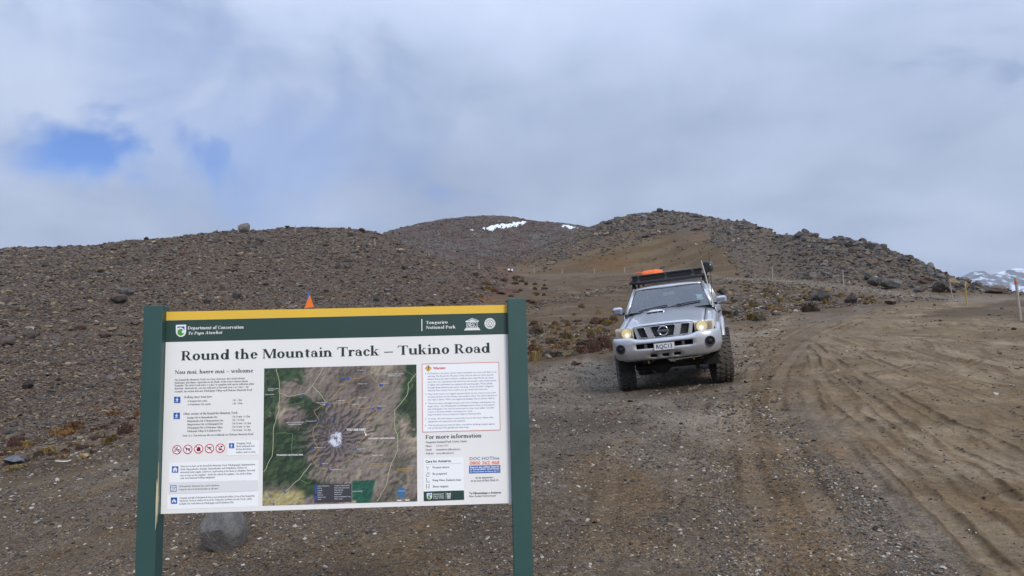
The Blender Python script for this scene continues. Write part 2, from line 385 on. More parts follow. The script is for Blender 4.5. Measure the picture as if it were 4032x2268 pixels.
TRACKS = [
 ([(3010, 2268), (3000, 2050), (2965, 1850), (2930, 1700), (2920, 1580), (2950, 1460), (3040, 1355), (3210, 1268), (3420, 1217), (3600, 1190)], .34, .030, 1.0),
 ([(3400, 2268), (3290, 2080), (3160, 1880), (3080, 1720), (3050, 1580), (3075, 1460), (3150, 1370), (3290, 1283), (3480, 1226), (3640, 1195)], .34, .030, 1.0),
 ([(4032, 1800), (3850, 1720), (3600, 1600), (3400, 1490), (3250, 1400), (3180, 1340)], .26, .035, 1.0),
 ([(4032, 1660), (3800, 1560), (3560, 1470), (3380, 1400), (3300, 1345)], .26, .03, .9),
 ([(4032, 2200), (3880, 2060), (3660, 1880), (3480, 1730), (3330, 1600), (3220, 1480), (3200, 1400)], .28, .045, 1.0),
 ([(4032, 2010), (3860, 1890), (3650, 1740), (3480, 1620), (3360, 1520), (3300, 1430)], .28, .04, .9),
 ([(4100, 1500), (3850, 1440), (3600, 1400), (3450, 1365), (3350, 1330)], .24, .03, .8),
 ([(3760, 2268), (3640, 2130), (3480, 1960), (3330, 1800), (3230, 1660), (3180, 1540), (3190, 1430)], .3, .03, .7),
 ([(4100, 1400), (3900, 1370), (3720, 1345), (3560, 1340), (3400, 1345)], .22, .03, .8),
 ([(3430, 1480), (3550, 1455), (3650, 1420), (3760, 1415)], .2, .03, .9),
 ([(3700, 1480), (3850, 1420), (3960, 1390), (4060, 1380)], .2, .03, .9),
 ([(3300, 1560), (3500, 1560), (3640, 1520), (3800, 1500)], .2, .025, .7),
 ([(2700, 2268), (2690, 2000), (2700, 1800), (2730, 1650), (2790, 1540)], .3, .012, .5),
 ([(2330, 2268), (2380, 2000), (2420, 1800), (2450, 1660), (2480, 1560)], .3, .012, .5),
 ([(3330, 1330), (3500, 1290), (3700, 1275), (3900, 1285)], .25, .03, .7),
 ([(4080, 1560), (3820, 1500), (3600, 1440), (3440, 1390), (3330, 1350)], .22, .025, .7), ([(4080, 1900), (3800, 1800), (3560, 1660), (3400, 1560), (3300, 1480)], .22, .03, .7),
 ([(3950, 2268), (3760, 2080), (3600, 1900), (3440, 1760), (3330, 1660)], .24, .03, .8), ([(4080, 1730), (3780, 1650), (3500, 1590), (3330, 1580)], .2, .025, .7),
 ([(4080, 1340), (3850, 1320), (3650, 1310), (3480, 1310), (3300, 1330)], .22, .025, .6), ([(3180, 1500), (3350, 1440), (3520, 1425), (3700, 1450), (3900, 1460)], .2, .025, .7),
]
near = (R_RINGS > 3) & (R_RINGS < 75)
jn = np.nonzero(near)[0]; ja, jb = jn[0], jn[-1] + 1
xs, ys = X[inn, ja:jb], Y[inn, ja:jb]
wob = (fbm(xs * 1.7, ys * 1.7, 3, 5) - 0.5) * 0.35
dark = np.zeros_like(xs); dz = np.zeros_like(xs); press = np.zeros_like(xs)
for pts, wid, dep, k in TRACKS:
    wid *= .72
    P = np.array([ground_xy(*p)[:2] for p in pts])
    # smooth the polyline
    tt = np.linspace(0, len(P) - 1, 60); P = np.stack([np.interp(tt, np.arange(len(P)), P[:, i]) for i in (0, 1)], 1)
    for _ in range(6): P[1:-1] = 0.25 * P[:-2] + 0.5 * P[1:-1] + 0.25 * P[2:]
    best = np.full(xs.shape, 9.0)
    x0, x1, y0, y1 = P[:, 0].min() - 1, P[:, 0].max() + 1, P[:, 1].min() - 1, P[:, 1].max() + 1
    sel = (xs > x0) & (xs < x1) & (ys > y0) & (ys < y1)
    qx, qy = xs[sel], ys[sel]; bd = np.full(qx.shape, 9.0)
    for (ax, ay), (bx, by) in zip(P[:-1], P[1:]):
        vx, vy = bx - ax, by - ay; L2 = vx * vx + vy * vy + 1e-9
        t = np.clip(((qx - ax) * vx + (qy - ay) * vy) / L2, 0, 1)
        bd = np.minimum(bd, np.hypot(qx - ax - t * vx, qy - ay - t * vy))
    best[sel] = bd
    u = np.abs(best + wob * 0.25) / (wid / 2)
    patch = 0.25 + 0.75 * sstep(0.38, 0.6, fbm(xs * 0.9 + wid * 31, ys * 0.9, 3, 11 + int(dep * 1000)))
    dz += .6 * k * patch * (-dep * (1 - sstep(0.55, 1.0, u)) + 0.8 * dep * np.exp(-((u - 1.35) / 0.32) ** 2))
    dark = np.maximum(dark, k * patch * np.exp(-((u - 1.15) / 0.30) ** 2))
    press = np.maximum(press, k * (1 - sstep(0.6, 1.0, u)))
Z[inn, ja:jb] += dz + (fbm(xs / .11, ys / .11, 3, 27) - .5) * .05 * np.clip(dark, 0, 1)
# ---- roughness of the land
hillmask = np.zeros_like(Z)
RR = np.broadcast_to(R_RINGS[None, :], Z.shape)
off = sstep(-10, 60, L_gravel(PX) - PY)                      # off the road
und = (fbm(X / 9, Y / 9, 4, 21) - .5) * 1.3 * sstep(24, 70, RR) + (fbm(X / 2.2, Y / 2.2, 4, 22) - .5) * .34 * sstep(16, 30, RR) * off
Z += und * np.where(PX < 2600, 1, .8)
Z += (fbm(X / .8, Y / .8, 3, 23) - .5) * .07 * sstep(3, 6, RR)
sand = sstep(0, 1, (PX - np.interp(PY, [1180, 1290, 1400, 1500, 1700, 1900, 2268], [3500, 3150, 3090, 3080, 3230, 3440, 3800])) / 160.) * (1 - off)
Z += (np.abs(fbm(X / .28, Y / .28, 3, 24) - .5)) * .05 * sand * (RR < 30)
# firm level pad under the car's wheels
CAR_L, CAR_R = ray_at(2471, 1538, 14.7), ray_at(2847, 1504, 14.2)
CAR_B = Vector((math.sin(R_(17.2)), math.cos(R_(17.2)), 0)); CAR_S = Vector((math.cos(R_(17.2)), -math.sin(R_(17.2)), 0))
cs = (CAR_R.z - CAR_L.z) / (CAR_R - CAR_L).xy.length; cm_ = (CAR_L + CAR_R) / 2
lx = (X - cm_.x) * CAR_S.x + (Y - cm_.y) * CAR_S.y; ly = (X - cm_.x) * CAR_B.x + (Y - cm_.y) * CAR_B.y
padz = cm_.z + cs * lx + .085 * ly
pw = (1 - sstep(1.3, 3.2, np.abs(lx))) * (1 - sstep(2.2, 4.5, np.abs(ly - 1.4)))
Z += (padz - Z) * pw + pw * (fbm(X / .4, Y / .4, 3, 29) - .5) * .03
PX, PY = project(X, Y, Z)
def height(x, y):
    az = np.arctan2(x, y); r = np.hypot(x, y)
    i = np.clip(np.searchsorted(AZ, az), 1, NA - 1); t = (az - AZ[i - 1]) / (AZ[i] - AZ[i - 1])
    j = np.clip(np.searchsorted(R_RINGS, r), 1, NR - 1); s = np.clip((r - R_RINGS[j - 1]) / (R_RINGS[j] - R_RINGS[j - 1]), 0, 1)
    return (Z[i - 1, j - 1] * (1 - t) + Z[i, j - 1] * t) * (1 - s) + (Z[i - 1, j] * (1 - t) + Z[i, j] * t) * s
ELC = np.maximum.accumulate((Z - CAM.z) / R_RINGS[None, :] - 10.0 * (R_RINGS < 1.0)[None, :], axis=1)
def hits(px, py):
    """ground points first met by many sight lines: x, y, z, range, valid"""
    px, py = np.asarray(px, float), np.asarray(py, float)
    d = np.array(c_fwd)[None] * F_PX + np.array(c_right)[None] * (px - W_PX / 2)[:, None] - np.array(c_up)[None] * (py - H_PX / 2)[:, None]
    az = np.arctan2(d[:, 0], d[:, 1]); e = d[:, 2] / np.hypot(d[:, 0], d[:, 1])
    i = np.clip(np.searchsorted(AZ, az), 1, NA - 1)
    i = np.where(np.abs(AZ[i] - az) < np.abs(AZ[i - 1] - az), i, i - 1)
    r = np.empty(len(px)); ok = np.empty(len(px), bool)
    for a in range(0, len(px), 20000):
        sl_ = slice(a, a + 20000)
        m = ELC[i[sl_]] >= e[sl_, None]
        j = m.argmax(1); ok[sl_] = m.any(1); j = np.clip(j, 1, NR - 1)
        e0, e1 = ELC[i[sl_], j - 1], ELC[i[sl_], j]
        k = np.clip((e[sl_] - e0) / np.where(e1 > e0, e1 - e0, 1), 0, 1)
        r[sl_] = R_RINGS[j - 1] + (R_RINGS[j] - R_RINGS[j - 1]) * k
    x, y = np.sin(az) * r, np.cos(az) * r
    return x, y, height(x, y), r, ok
def hit1(px, py):
    x, y, z, r, ok = hits([px], [py]); return Vector((x[0], y[0], z[0])), r[0]

# ---- colour of the ground (reflectance), by kind of soil
def A(r, g, b, k=.97): return np.array(srgb(r, g, b)) * k * np.array((1.02, 1.0, .96))
C_gravel, C_gravb = A(109, 103, 96), A(99, 85, 67)
C_sand, C_soil = A(124, 110, 91), A(94, 79, 61)
C_hillL, C_red = A(88, 77, 68), A(85, 73, 65)
C_orange, C_pale, C_dark = A(94, 75, 50), A(120, 109, 95), A(66, 54, 42)
def mixA(a, b, k): return a * (1 - k[..., None]) + b * k[..., None]
jit = (fbm(X / np.maximum(RR * .02, .2), Y / np.maximum(RR * .02, .2), 4, 31) - .5)
nA, nB, nC = fbm(X / 3, Y / 3, 4, 41), fbm(X / 14, Y / 14, 4, 42), fbm(X / .9, Y / .9, 4, 43)
offc = sstep(-18, 18, L_gravel(PX) + jit * 60 - PY)
C = np.broadcast_to(C_gravel, Z.shape + (3,)).copy()
C = mixA(C, C_gravb, sstep(.45, .66, nA * .6 + nC * .4) * .6)
C = mixA(C, C_gravb, sstep(1750, 2100, PY + jit * 300) * .65 * sstep(2450, 2150, PX + jit * 400) + sstep(1600, 1900, PY) * .5 * sstep(2150, 2450, PX + jit * 400) * sstep(3500, 3150, PX))
brownband = np.exp(-((PX - np.interp(PY, [1300, 1500, 1700, 1900, 2268], [3000, 2960, 2950, 3040, 3200])) / 190.) ** 2) * (1 - offc)
C = mixA(C, A(116, 97, 72), np.clip(brownband * .65 + 0, 0, 1))
sandc = np.clip(sand + 0.0, 0, 1) * sstep(.25, .5, nC * .5 + nA * .5 + sand * .35)
C = mixA(C, C_sand, sandc)
g0, g1_ = np.array(ground_xy(4000, 1900)[:2]), np.array(ground_xy(3150, 1380)[:2]); gd = (g1_ - g0) / np.linalg.norm(g1_ - g0)
al, ac = X * gd[0] + Y * gd[1], -X * gd[1] + Y * gd[0]; ac = ac + (fbm(al / 3, ac / 3, 2, 35) - .5) * 1.2
streak = .6 * fbm(al / 2.2, ac / .20, 4, 36) + .4 * fbm(al / .8, ac / .07, 4, 38); streak2 = fbm(al / 1.0, ac / .5, 4, 37)
C = mixA(C, A(98, 80, 58), np.clip(sandc + .35 * (1 - offc) * sstep(2900, 3200, PX), 0, 1) * sstep(.5, .6, streak) * .8)
C = mixA(C, A(152, 136, 114), sandc * sstep(.52, .68, streak2) * .5)
C = mixA(C, A(112, 96, 74), sandc * sstep(.5, .68, nA) * .7)
paleband = np.exp(-((PX - np.interp(PY, [1200, 1260, 1350, 1500, 1700], [3330, 3080, 2950, 2900, 2800])) / 70.) ** 2) * sstep(.4, .6, nC) * sstep(1700, 1560, PY) * (1 - offc)
C = mixA(C, A(140, 132, 120), np.clip(paleband, 0, 1) * .8)
C = mixA(C, A(70, 67, 64), sstep(.52, .64, nB * .4 + nA * .6) * sstep(3080, 2760, PX + jit * 300) * (1 - offc) * .55)
gp_ = fbm(X / 1.6, Y / 2.4, 4, 49); C = mixA(C, A(134, 128, 120), sstep(.52, .64, gp_) * sstep(3120, 2800, PX + jit * 300) * sstep(1950, 1600, PY) * (1 - offc) * .6)
C = mixA(C, A(108, 88, 62), sstep(.54, .68, fbm(X / .9, Y / 1.2, 4, 50)) * sstep(1600, 1850, PY) * (1 - offc) * .5)
# beyond the road edge
soil = mixA(np.broadcast_to(C_soil, C.shape), C_pale, sstep(.5, .75, nA) * .45)
soil = mixA(soil, C_dark, sstep(.55, .75, fbm(X / 5, Y / 2.0, 4, 44)) * .6)
hl = mixA(np.broadcast_to(C_hillL, C.shape), C_red, sstep(.45, .65, nB))
hl = mixA(hl, A(96, 80, 58), sstep(.5, .7, nA) * .5)
hillL = sstep(-15, 15, L_foot(PX) + jit * 50 - PY) * (PX < 2040) * (RR > 12)
far = sstep(230, 245, RR) * (PX < 2334)                       # far hill with the snow
hm = mixA(np.broadcast_to(A(84, 68, 62), C.shape), A(92, 88, 84), sstep(.45, .6, nB))
up = sstep(-6, 8, L_terr(PX) + jit * 12 - PY) * (PX > 1950)   # above the upper road
hr = mixA(np.broadcast_to(C_orange, C.shape), A(108, 96, 75), sstep(.5, .75, fbm(X / 20, Y / 6, 4, 45)) * .7)
hr = mixA(hr, A(108, 80, 50), sstep(.55, .75, nB) * .6)
hr = mixA(hr, A(92, 82, 72), sstep(-45, 45, L_rockR(PX) + jit * 120 - PY) * (PX > 2000) * .8)
soil = mixA(soil, hl, np.clip(hillL, 0, 1)); soil = mixA(soil, hr, np.clip(up, 0, 1) * (1 - (far * (PX < 2000))))
inM = far * sstep(-4, 6, L_edgeR(PX) - PY + 3)
soil = mixA(soil, hm, np.clip(inM, 0, 1))
C = mixA(C, soil, offc)
# upper road and mound
roadU = np.exp(-((PY - L_terr(PX) - 6) / np.interp(PX, [1950, 2600, 2900, 3200, 3500, 3800], [4, 5, 8, 14, 20, 16])) ** 2) * (PX > 2030) * (RR > 45)
C = mixA(C, A(120, 112, 101), np.clip(roadU, 0, 1) * np.interp(PX, [2600, 2900], [.35, .8]))
mound = sstep(0, 14, PY + jit * 26 - np.interp(PX, [3540, 3620, 3740, 3830, 3950, 4100], [1262, 1236, 1207, 1197, 1180, 1170])) * sstep(0, 10, np.interp(PX, [3540, 3640, 3800, 3900, 4100], [1246, 1254, 1256, 1262, 1280]) - PY)
C = mixA(C, A(92, 78, 62), np.clip(mound, 0, 1) * (.55 + .45 * sstep(.35, .6, nA)))
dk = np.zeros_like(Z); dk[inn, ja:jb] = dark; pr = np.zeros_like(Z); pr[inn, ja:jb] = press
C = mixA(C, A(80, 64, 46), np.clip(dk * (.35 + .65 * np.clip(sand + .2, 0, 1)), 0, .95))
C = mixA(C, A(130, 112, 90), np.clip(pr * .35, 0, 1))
GRAV = np.clip((1 - offc) * (1 - .75 * np.clip(sandc, 0, 1)) * (1 - .5 * pr) + .25 * offc, 0, 1)
GRAV = np.clip(GRAV * (1 - mound * .6), 0, 1)
# red-brown heath on the lower flanks of the left hill and in the gully
heath = sstep(.52, .66, fbm(X / 2.2, Y / 2.2, 4, 47)) * np.exp(-((L_foot(PX) - PY - 40) / 70.) ** 2) * (PX < 2080)
C = mixA(C, A(112, 70, 42), np.clip(heath, 0, 1) * .75)
heath2 = sstep(.55, .68, fbm(X / 3, Y / 3, 3, 48)) * np.exp(-((PY - 1130) / 45.) ** 2) * np.exp(-((PX - 1980) / 160.) ** 2)
C = mixA(C, A(84, 56, 50), np.clip(heath2, 0, 1) * .8)

# ---- meshes: the same sheet cut into road, soil and hillsides along shared edges
ground_mat = bpy.data.materials.new('ground_soil'); ground_mat.use_nodes = True
t = ground_mat.node_tree; p = t.nodes['Principled BSDF']
p.inputs['Roughness'].default_value = 0.95; p.inputs['Specular IOR Level'].default_value = 0.15
at = N(t, 'ShaderNodeAttribute', attribute_name='Col'); ag = N(t, 'ShaderNodeAttribute', attribute_name='grav')
co = N(t, 'ShaderNodeTexCoord').outputs['Object']
base = mixc(t, 1.0, at.outputs['Color'], ramp(t, noise(t, co, 1.3, 6, .62).outputs[0], [(.3, .72), (.7, 1.22)], 'LINEAR'), 'MULTIPLY')
base = mixc(t, 1.0, base, ramp(t, noise(t, co, 14, 5, .65).outputs[0], [(.3, .7), (.72, 1.25)], 'LINEAR'), 'MULTIPLY')
def vor(scale):
    v = N(t, 'ShaderNodeTexVoronoi'); v.inputs['Scale'].default_value = scale; t.links.new(co, v.inputs['Vector']); return v
v1, v2 = vor(38), vor(95)
def cell(v):
    s = N(t, 'ShaderNodeSeparateColor'); t.links.new(v.outputs['Color'], s.inputs[0]); return s.outputs
def stones(v):
    c = cell(v)
    return ramp(t, c[0], [(0.0, (.35, .30, .26)), (.3, (.75, .66, .54)), (.55, (1.0, .95, .88)), (.8, (1.25, 1.05, .8)), (.93, (1.6, 1.5, 1.4)), (1.0, (2.6, 2.5, 2.4))], 'LINEAR')
sA = mixc(t, 1.0, base, stones(v1), 'MULTIPLY'); sB = mixc(t, 1.0, base, stones(v2), 'MULTIPLY')
st = mixc(t, ramp(t, noise(t, co, 3.0, 3).outputs[0], [(.4, 0.), (.6, .75)], 'LINEAR'), sB, sA)
colr = mixc(t, M_(t, 'MULTIPLY', ag.outputs['Fac'], .8), base, st)
t.links.new(colr, p.inputs['Base Color'])
bn = N(t, 'ShaderNodeBump'); bn.inputs['Strength'].default_value = 0.9; bn.inputs['Distance'].default_value = 0.012
hgt = M_(t, 'ADD', M_(t, 'MULTIPLY', M_(t, 'SUBTRACT', 1.0, v1.outputs['Distance']), M_(t, 'MULTIPLY', ag.outputs['Fac'], 1.0)), M_(t, 'MULTIPLY', noise(t, co, 30, 6, .7).outputs[0], 1.2))
t.links.new(hgt, bn.inputs['Height'])
bn2 = N(t, 'ShaderNodeBump'); bn2.inputs['Strength'].default_value = 0.5; bn2.inputs['Distance'].default_value = 0.08
t.links.new(noise(t, co, 4, 6, .65).outputs[0], bn2.inputs['Height']); t.links.new(bn2.outputs[0], bn.inputs['Normal'])
t.links.new(bn.outputs[0], p.inputs['Normal'])

iz, ir = np.meshgrid(np.arange(NA - 1), np.arange(NR - 1), indexing='ij')
q = np.stack([iz * NR + ir, (iz + 1) * NR + ir, (iz + 1) * NR + ir + 1, iz * NR + ir + 1], -1).reshape(-1, 4)
fo = (offc[:-1, :-1] > .5); fh = (hillL[:-1, :-1] > .5); fm = ((inM[:-1, :-1] > .5)); fu = (up[:-1, :-1] > .5)
zone = np.where(~fo, 0, np.where(fm, 3, np.where(fh, 2, np.where(fu, 4, 1)))).reshape(-1)
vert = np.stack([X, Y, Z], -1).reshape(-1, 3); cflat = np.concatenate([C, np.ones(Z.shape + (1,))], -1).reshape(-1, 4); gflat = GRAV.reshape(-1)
def sheet(name, faces):
    used = np.unique(faces); mp = np.zeros(len(vert), np.int64); mp[used] = np.arange(len(used)); fc = mp[faces]
    me = bpy.data.meshes.new(name)
    me.vertices.add(len(used)); me.vertices.foreach_set('co', vert[used].astype(np.float32).ravel())
    me.loops.add(fc.size); me.loops.foreach_set('vertex_index', fc[:, ::-1].astype(np.int32).ravel())
    me.polygons.add(len(fc)); me.polygons.foreach_set('loop_start', np.arange(0, fc.size, 4, dtype=np.int32))
    me.polygons.foreach_set('use_smooth', np.ones(len(fc), bool))
    me.update(calc_edges=True)
    ca = me.attributes.new('Col', 'FLOAT_COLOR', 'POINT'); ca.data.foreach_set('color', cflat[used].astype(np.float32).ravel())
    ga = me.attributes.new('grav', 'FLOAT', 'POINT'); ga.data.foreach_set('value', gflat[used].astype(np.float32).ravel())
    o = link(name, me, None, ground_mat); tag(o, kind='structure'); return o
for i, nm in enumerate(['gravel_road', 'ground', 'hillside_slope', 'far_hill', 'hill']):
    fsel = q[zone == i]
    if len(fsel): sheet(nm, fsel)
# seam at the back of the sheet
seam = np.stack([np.full(NR - 1, NA - 1) * NR + np.arange(NR - 1), np.arange(NR - 1), np.arange(NR - 1) + 1, np.full(NR - 1, NA - 1) * NR + np.arange(NR - 1) + 1], -1)
# centre under the viewer
cen = MB(); cen.add([(0, 0, float(Z[:, 0].mean()))] + [tuple(vert[i * NR]) for i in range(NA)], [(0, 1 + (i + 1) % NA, 1 + i) for i in range(NA)])
co_ = cen.mesh('ground'); oo = link('ground', co_, None, ground_mat); tag(oo, kind='structure')
ca = co_.attributes.new('Col', 'FLOAT_COLOR', 'POINT'); ca.data.foreach_set('color', np.tile(np.append(C_gravb, 1), len(cen.v)).astype(np.float32))

if False:
    for px_, tg in ((0,977),(522,949),(965,902),(1304,893),(1514,915),(1626,889),(1794,850),(1905,840),(2069,855),(2232,880),(2334,887),(2465,845),(2609,823),(2843,853),(3065,913),(3236,938),(3490,976),(3730,1078),(3920,1135)):
        d_ = pix_dir(px_, 1000); i_ = int(np.argmin(np.abs(AZ - math.atan2(d_.x, d_.y)))); print('SKY', px_, tg, round(float(PY[i_][R_RINGS > 40].min())))

# ------------------------------------------------------------------ stones
def hull_rock(name, seed, npts=18, flat=0.7, detail=0, jag=0.06, cut=None):
    r = random.Random(seed); bm = bmesh.new()
    if not detail:
        for _ in range(npts):
            v = Vector((r.gauss(0, 1), r.gauss(0, 1), r.gauss(0, 1))).normalized() * r.uniform(.78, 1.0)
            bm.verts.new((v.x * r.uniform(.9, 1.1), v.y * .85, v.z * flat))
        res = bmesh.ops.convex_hull(bm, input=bm.verts)
        bmesh.ops.delete(bm, geom=[e for e in res['geom_interior'] if isinstance(e, bmesh.types.BMVert)], context='VERTS')
    else:            # a ball cut down by random planes, then weathered
        bmesh.ops.create_icosphere(bm, subdivisions=detail + 1, radius=1.0)
        pl = []
        for _ in range(npts):
            n_ = Vector((r.gauss(0, 1), r.gauss(0, 1), r.gauss(0, .9))).normalized(); pl.append((n_, r.uniform(*(cut or (.5, .8)))))
        cos_ = np.array([v.co[:] for v in bm.verts]); nrm = np.array([n_[:] for n_, _ in pl]); hh = np.array([h_ for _, h_ in pl])
        dt = cos_ @ nrm.T; rad_ = np.where(dt > .05, hh[None] / np.maximum(dt, .05), 9).min(1); rad_ = np.minimum(rad_, 1.0)
        fb = fbm(cos_[:, 0] * 2 + seed + cos_[:, 2] * 1.3, cos_[:, 1] * 2 - cos_[:, 2] * 1.7, 4, seed) - .5
        rad_ = rad_ * (1 + jag * 2.2 * fb)
        for v, k_ in zip(bm.verts, rad_): v.co = v.co * k_; v.co.z *= flat
    bmesh.ops.recalc_face_normals(bm, faces=bm.faces)
    me = bpy.data.meshes.new(name); bm.to_mesh(me); bm.free()
    me.polygons.foreach_set('use_smooth', [bool(detail)] * len(me.polygons))
    if detail:
        try: me.set_sharp_from_angle(angle=R_(38))
        except Exception: pass
    return me
def rock_mat(name, source):
    m = bpy.data.materials.new(name); m.use_nodes = True; t = m.node_tree; p = t.nodes['Principled BSDF']
    p.inputs['Roughness'].default_value = .9; p.inputs['Specular IOR Level'].default_value = .2
    if source == 'inst':
        a = N(t, 'ShaderNodeAttribute', attribute_type='INSTANCER', attribute_name='tint').outputs['Color']
    else:
        a = N(t, 'ShaderNodeObjectInfo').outputs['Color']
    co = N(t, 'ShaderNodeTexCoord').outputs['Object']
    k = ramp(t, noise(t, co, 2.6, 7, .68).outputs[0], [(.3, .62), (.5, .95), (.72, 1.3)], 'LINEAR')
    c = mixc(t, 1.0, a, k, 'MULTIPLY')
    if source != 'inst':
        sp = ramp(t, noise(t, co, 5.0, 3, .5).outputs[0], [(.62, 0.), (.72, .45)], 'LINEAR')
        c = mixc(t, sp, c, tuple(A(126, 125, 120)))
        bn = N(t, 'ShaderNodeBump'); bn.inputs['Strength'].default_value = .7; bn.inputs['Distance'].default_value = .06
        t.links.new(noise(t, co, 9, 7, .7).outputs[0], bn.inputs['Height']); t.links.new(bn.outputs[0], p.inputs['Normal'])
    t.links.new(c, p.inputs['Base Color']); return m
M_rocki, M_rocko = rock_mat('stone_scatter', 'inst'), rock_mat('stone', 'obj')
# stone shapes used by the scattered rubble
shape_col = bpy.data.collections.new('stone_shapes')
for i in range(10):
    me = hull_rock('stone_shape', 100 + i, 12 + i % 4 * 4, .55 + .05 * (i % 5)); me.materials.append(M_rocki)
    o = bpy.data.objects.new('stone_shape', me); shape_col.objects.link(o)
gn = bpy.data.node_groups.new('scatter_stones', 'GeometryNodeTree')
gn.interface.new_socket('Geometry', in_out='INPUT', socket_type='NodeSocketGeometry')
gn.interface.new_socket('Geometry', in_out='OUTPUT', socket_type='NodeSocketGeometry')
gi, go = gn.nodes.new('NodeGroupInput'), gn.nodes.new('NodeGroupOutput')
iop = gn.nodes.new('GeometryNodeInstanceOnPoints'); ci = gn.nodes.new('GeometryNodeCollectionInfo')
ci.inputs['Collection'].default_value = shape_col; ci.inputs['Separate Children'].default_value = True; ci.inputs['Reset Children'].default_value = True
def nattr(nm, ty):
    n = gn.nodes.new('GeometryNodeInputNamedAttribute'); n.data_type = ty; n.inputs['Name'].default_value = nm
    return [s for s in n.outputs if s.enabled and s.name == 'Attribute'][0]
gn.links.new(gi.outputs[0], iop.inputs['Points']); gn.links.new(ci.outputs[0], iop.inputs['Instance'])
iop.inputs['Pick Instance'].default_value = True
gn.links.new(nattr('idx', 'INT'), iop.inputs['Instance Index'])
e2r = gn.nodes.new('FunctionNodeEulerToRotation'); gn.links.new(nattr('rot', 'FLOAT_VECTOR'), e2r.inputs[0])
gn.links.new(e2r.outputs[0], iop.inputs['Rotation']); gn.links.new(nattr('scl', 'FLOAT_VECTOR'), iop.inputs['Scale'])
gn.links.new(iop.outputs[0], go.inputs[0])
def scatter(name, pos, scl, tint, label, cat):
    n = len(pos); me = bpy.data.meshes.new(name); me.vertices.add(n)
    me.vertices.foreach_set('co', np.asarray(pos, np.float32).ravel())
    for nm, ty, fld, arr in (('scl', 'FLOAT_VECTOR', 'vector', scl), ('tint', 'FLOAT_COLOR', 'color', np.concatenate([tint, np.ones((n, 1))], 1)),
                             ('rot', 'FLOAT_VECTOR', 'vector', np.stack([rng.normal(0, .3, n), rng.normal(0, .3, n), rng.uniform(0, 6.28, n)], 1)), ('idx', 'INT', 'value', rng.integers(0, 10, n))):
        a = me.attributes.new(nm, ty, 'POINT'); a.data.foreach_set(fld, np.asarray(arr, np.int32 if ty == 'INT' else np.float32).ravel())
    o = link(name, me); md = o.modifiers.new('scatter', 'NODES'); md.node_group = gn
    tag(o, label, cat, kind='stuff'); return o
T_grey, T_dgrey, T_brown, T_redb, T_tan, T_white = A(100, 96, 93), A(68, 65, 64), A(91, 79, 69), A(86, 66, 59), A(126, 112, 92), A(168, 163, 154)
def palette(n, weights):
    cols = np.array([T_grey, T_dgrey, T_brown, T_redb, T_tan, T_white]); w = np.array(weights, float); w /= w.sum()
    c = cols[rng.choice(6, n, p=w)]
    return c * rng.normal(1, .16, (n, 1)).clip(.6, 1.5)
BIG = []          # candidates for stones built one by one: x, y, z, size, apparent px, tint, zone
def rubble(name, n, box, dens, med, sig, smax, weights, label, zone, flat=(.55, .95), keep=True, sink=.15):
    px, py = rng.uniform(box[0], box[2], n), rng.uniform(box[1], box[3], n)
    x, y, z, r, ok = hits(px, py)
    ok &= dens(px, py, r, x, y) > rng.uniform(0, 1, n)
    px, py, x, y, z, r = (a[ok] for a in (px, py, x, y, z, r)); n = len(px)
    app = np.minimum(med * np.exp(rng.normal(0, sig, n)), smax)
    s = app * r / F_PX / 2
    tint = palette(n, weights)
    scl = np.stack([s * rng.uniform(.8, 1.25, n), s * rng.uniform(.8, 1.2, n), s * rng.uniform(*flat, n)], 1)
    pos = np.stack([x, y, z + scl[:, 2] * (.45 - sink * 2)], 1)
    big = np.zeros(n, bool)
    if keep:
        big = app > 27
        for i in np.nonzero(big)[0]: BIG.append((*pos[i], *scl[i], app[i], tint[i], zone, px[i], py[i]))
    return name, pos[~big], scl[~big], tint[~big], label
def blotch(x, y, s, seed, a, b): return sstep(a, b, fbm(x / s, y / s, 4, seed))
S = []
in_sign = lambda px, py: 0
dL = lambda px, py, r, x, y: (py < L_foot(px) + 12) * ((px < 2000) | (py < 1060)) * (r > 12) * (r < 235) * (.55 + .45 * blotch(x, y, 4, 61, .3, .55)) * np.where(px > 1900, .75, 1)
S.append(rubble('rubble', 130000, (-200, 860, 2040, 1800), dL, 9.0, .42, 34, (1.6, 1.1, 3.2, .55, 1.3, .02), 'brown and grey rubble covering the left hillside', 'L', flat=(.45, .8)))
S.append(rubble('rubble', 1900, (-200, 860, 1900, 1800), dL, 18, .36, 44, (2.4, 1.6, 1.5, .6, .6, .02), 'larger grey stones lying loose over the left hillside', 'L'))
dM = lambda px, py, r, x, y: (r > 225) * (py < L_edgeR(px) + 4) * (px < 2345) * (.4 + .6 * blotch(x, y, 20, 62, .35, .5))
S.append(rubble('rubble', 26000, (1450, 820, 2345, 1080), dM, 6.5, .4, 22, (1.6, 1.2, 2.2, 1.8, .5, .05), 'dark rubble covering the far snow-streaked hill', 'M'))
def dR(px, py, r, x, y):
    rocky = sstep(-25, 25, L_rockR(px) - py + (fbm(x / 9, y / 9, 3, 63) - .5) * 170)
    left = (px < 2500) * sstep(0, 14, py - L_edgeR(px))
    base = np.where(px < 2500, rocky * left, rocky)
    d = base * (.45 + .55 * blotch(x, y, 6, 64, .38, .56)) + .035
    d = np.where((px > 2880) & (px < 3120) & (py > 960), d * .45, d)
    return d * (py < L_terr(px) - 3) * (r > 45)
S.append(rubble('rubble', 42000, (1980, 800, 4060, 1180), dR, 8.5, .48, 36, (3.2, 1.6, 2.2, .25, .8, .05), 'grey rubble covering the upper right hill', 'R', flat=(.55, 1.0)))
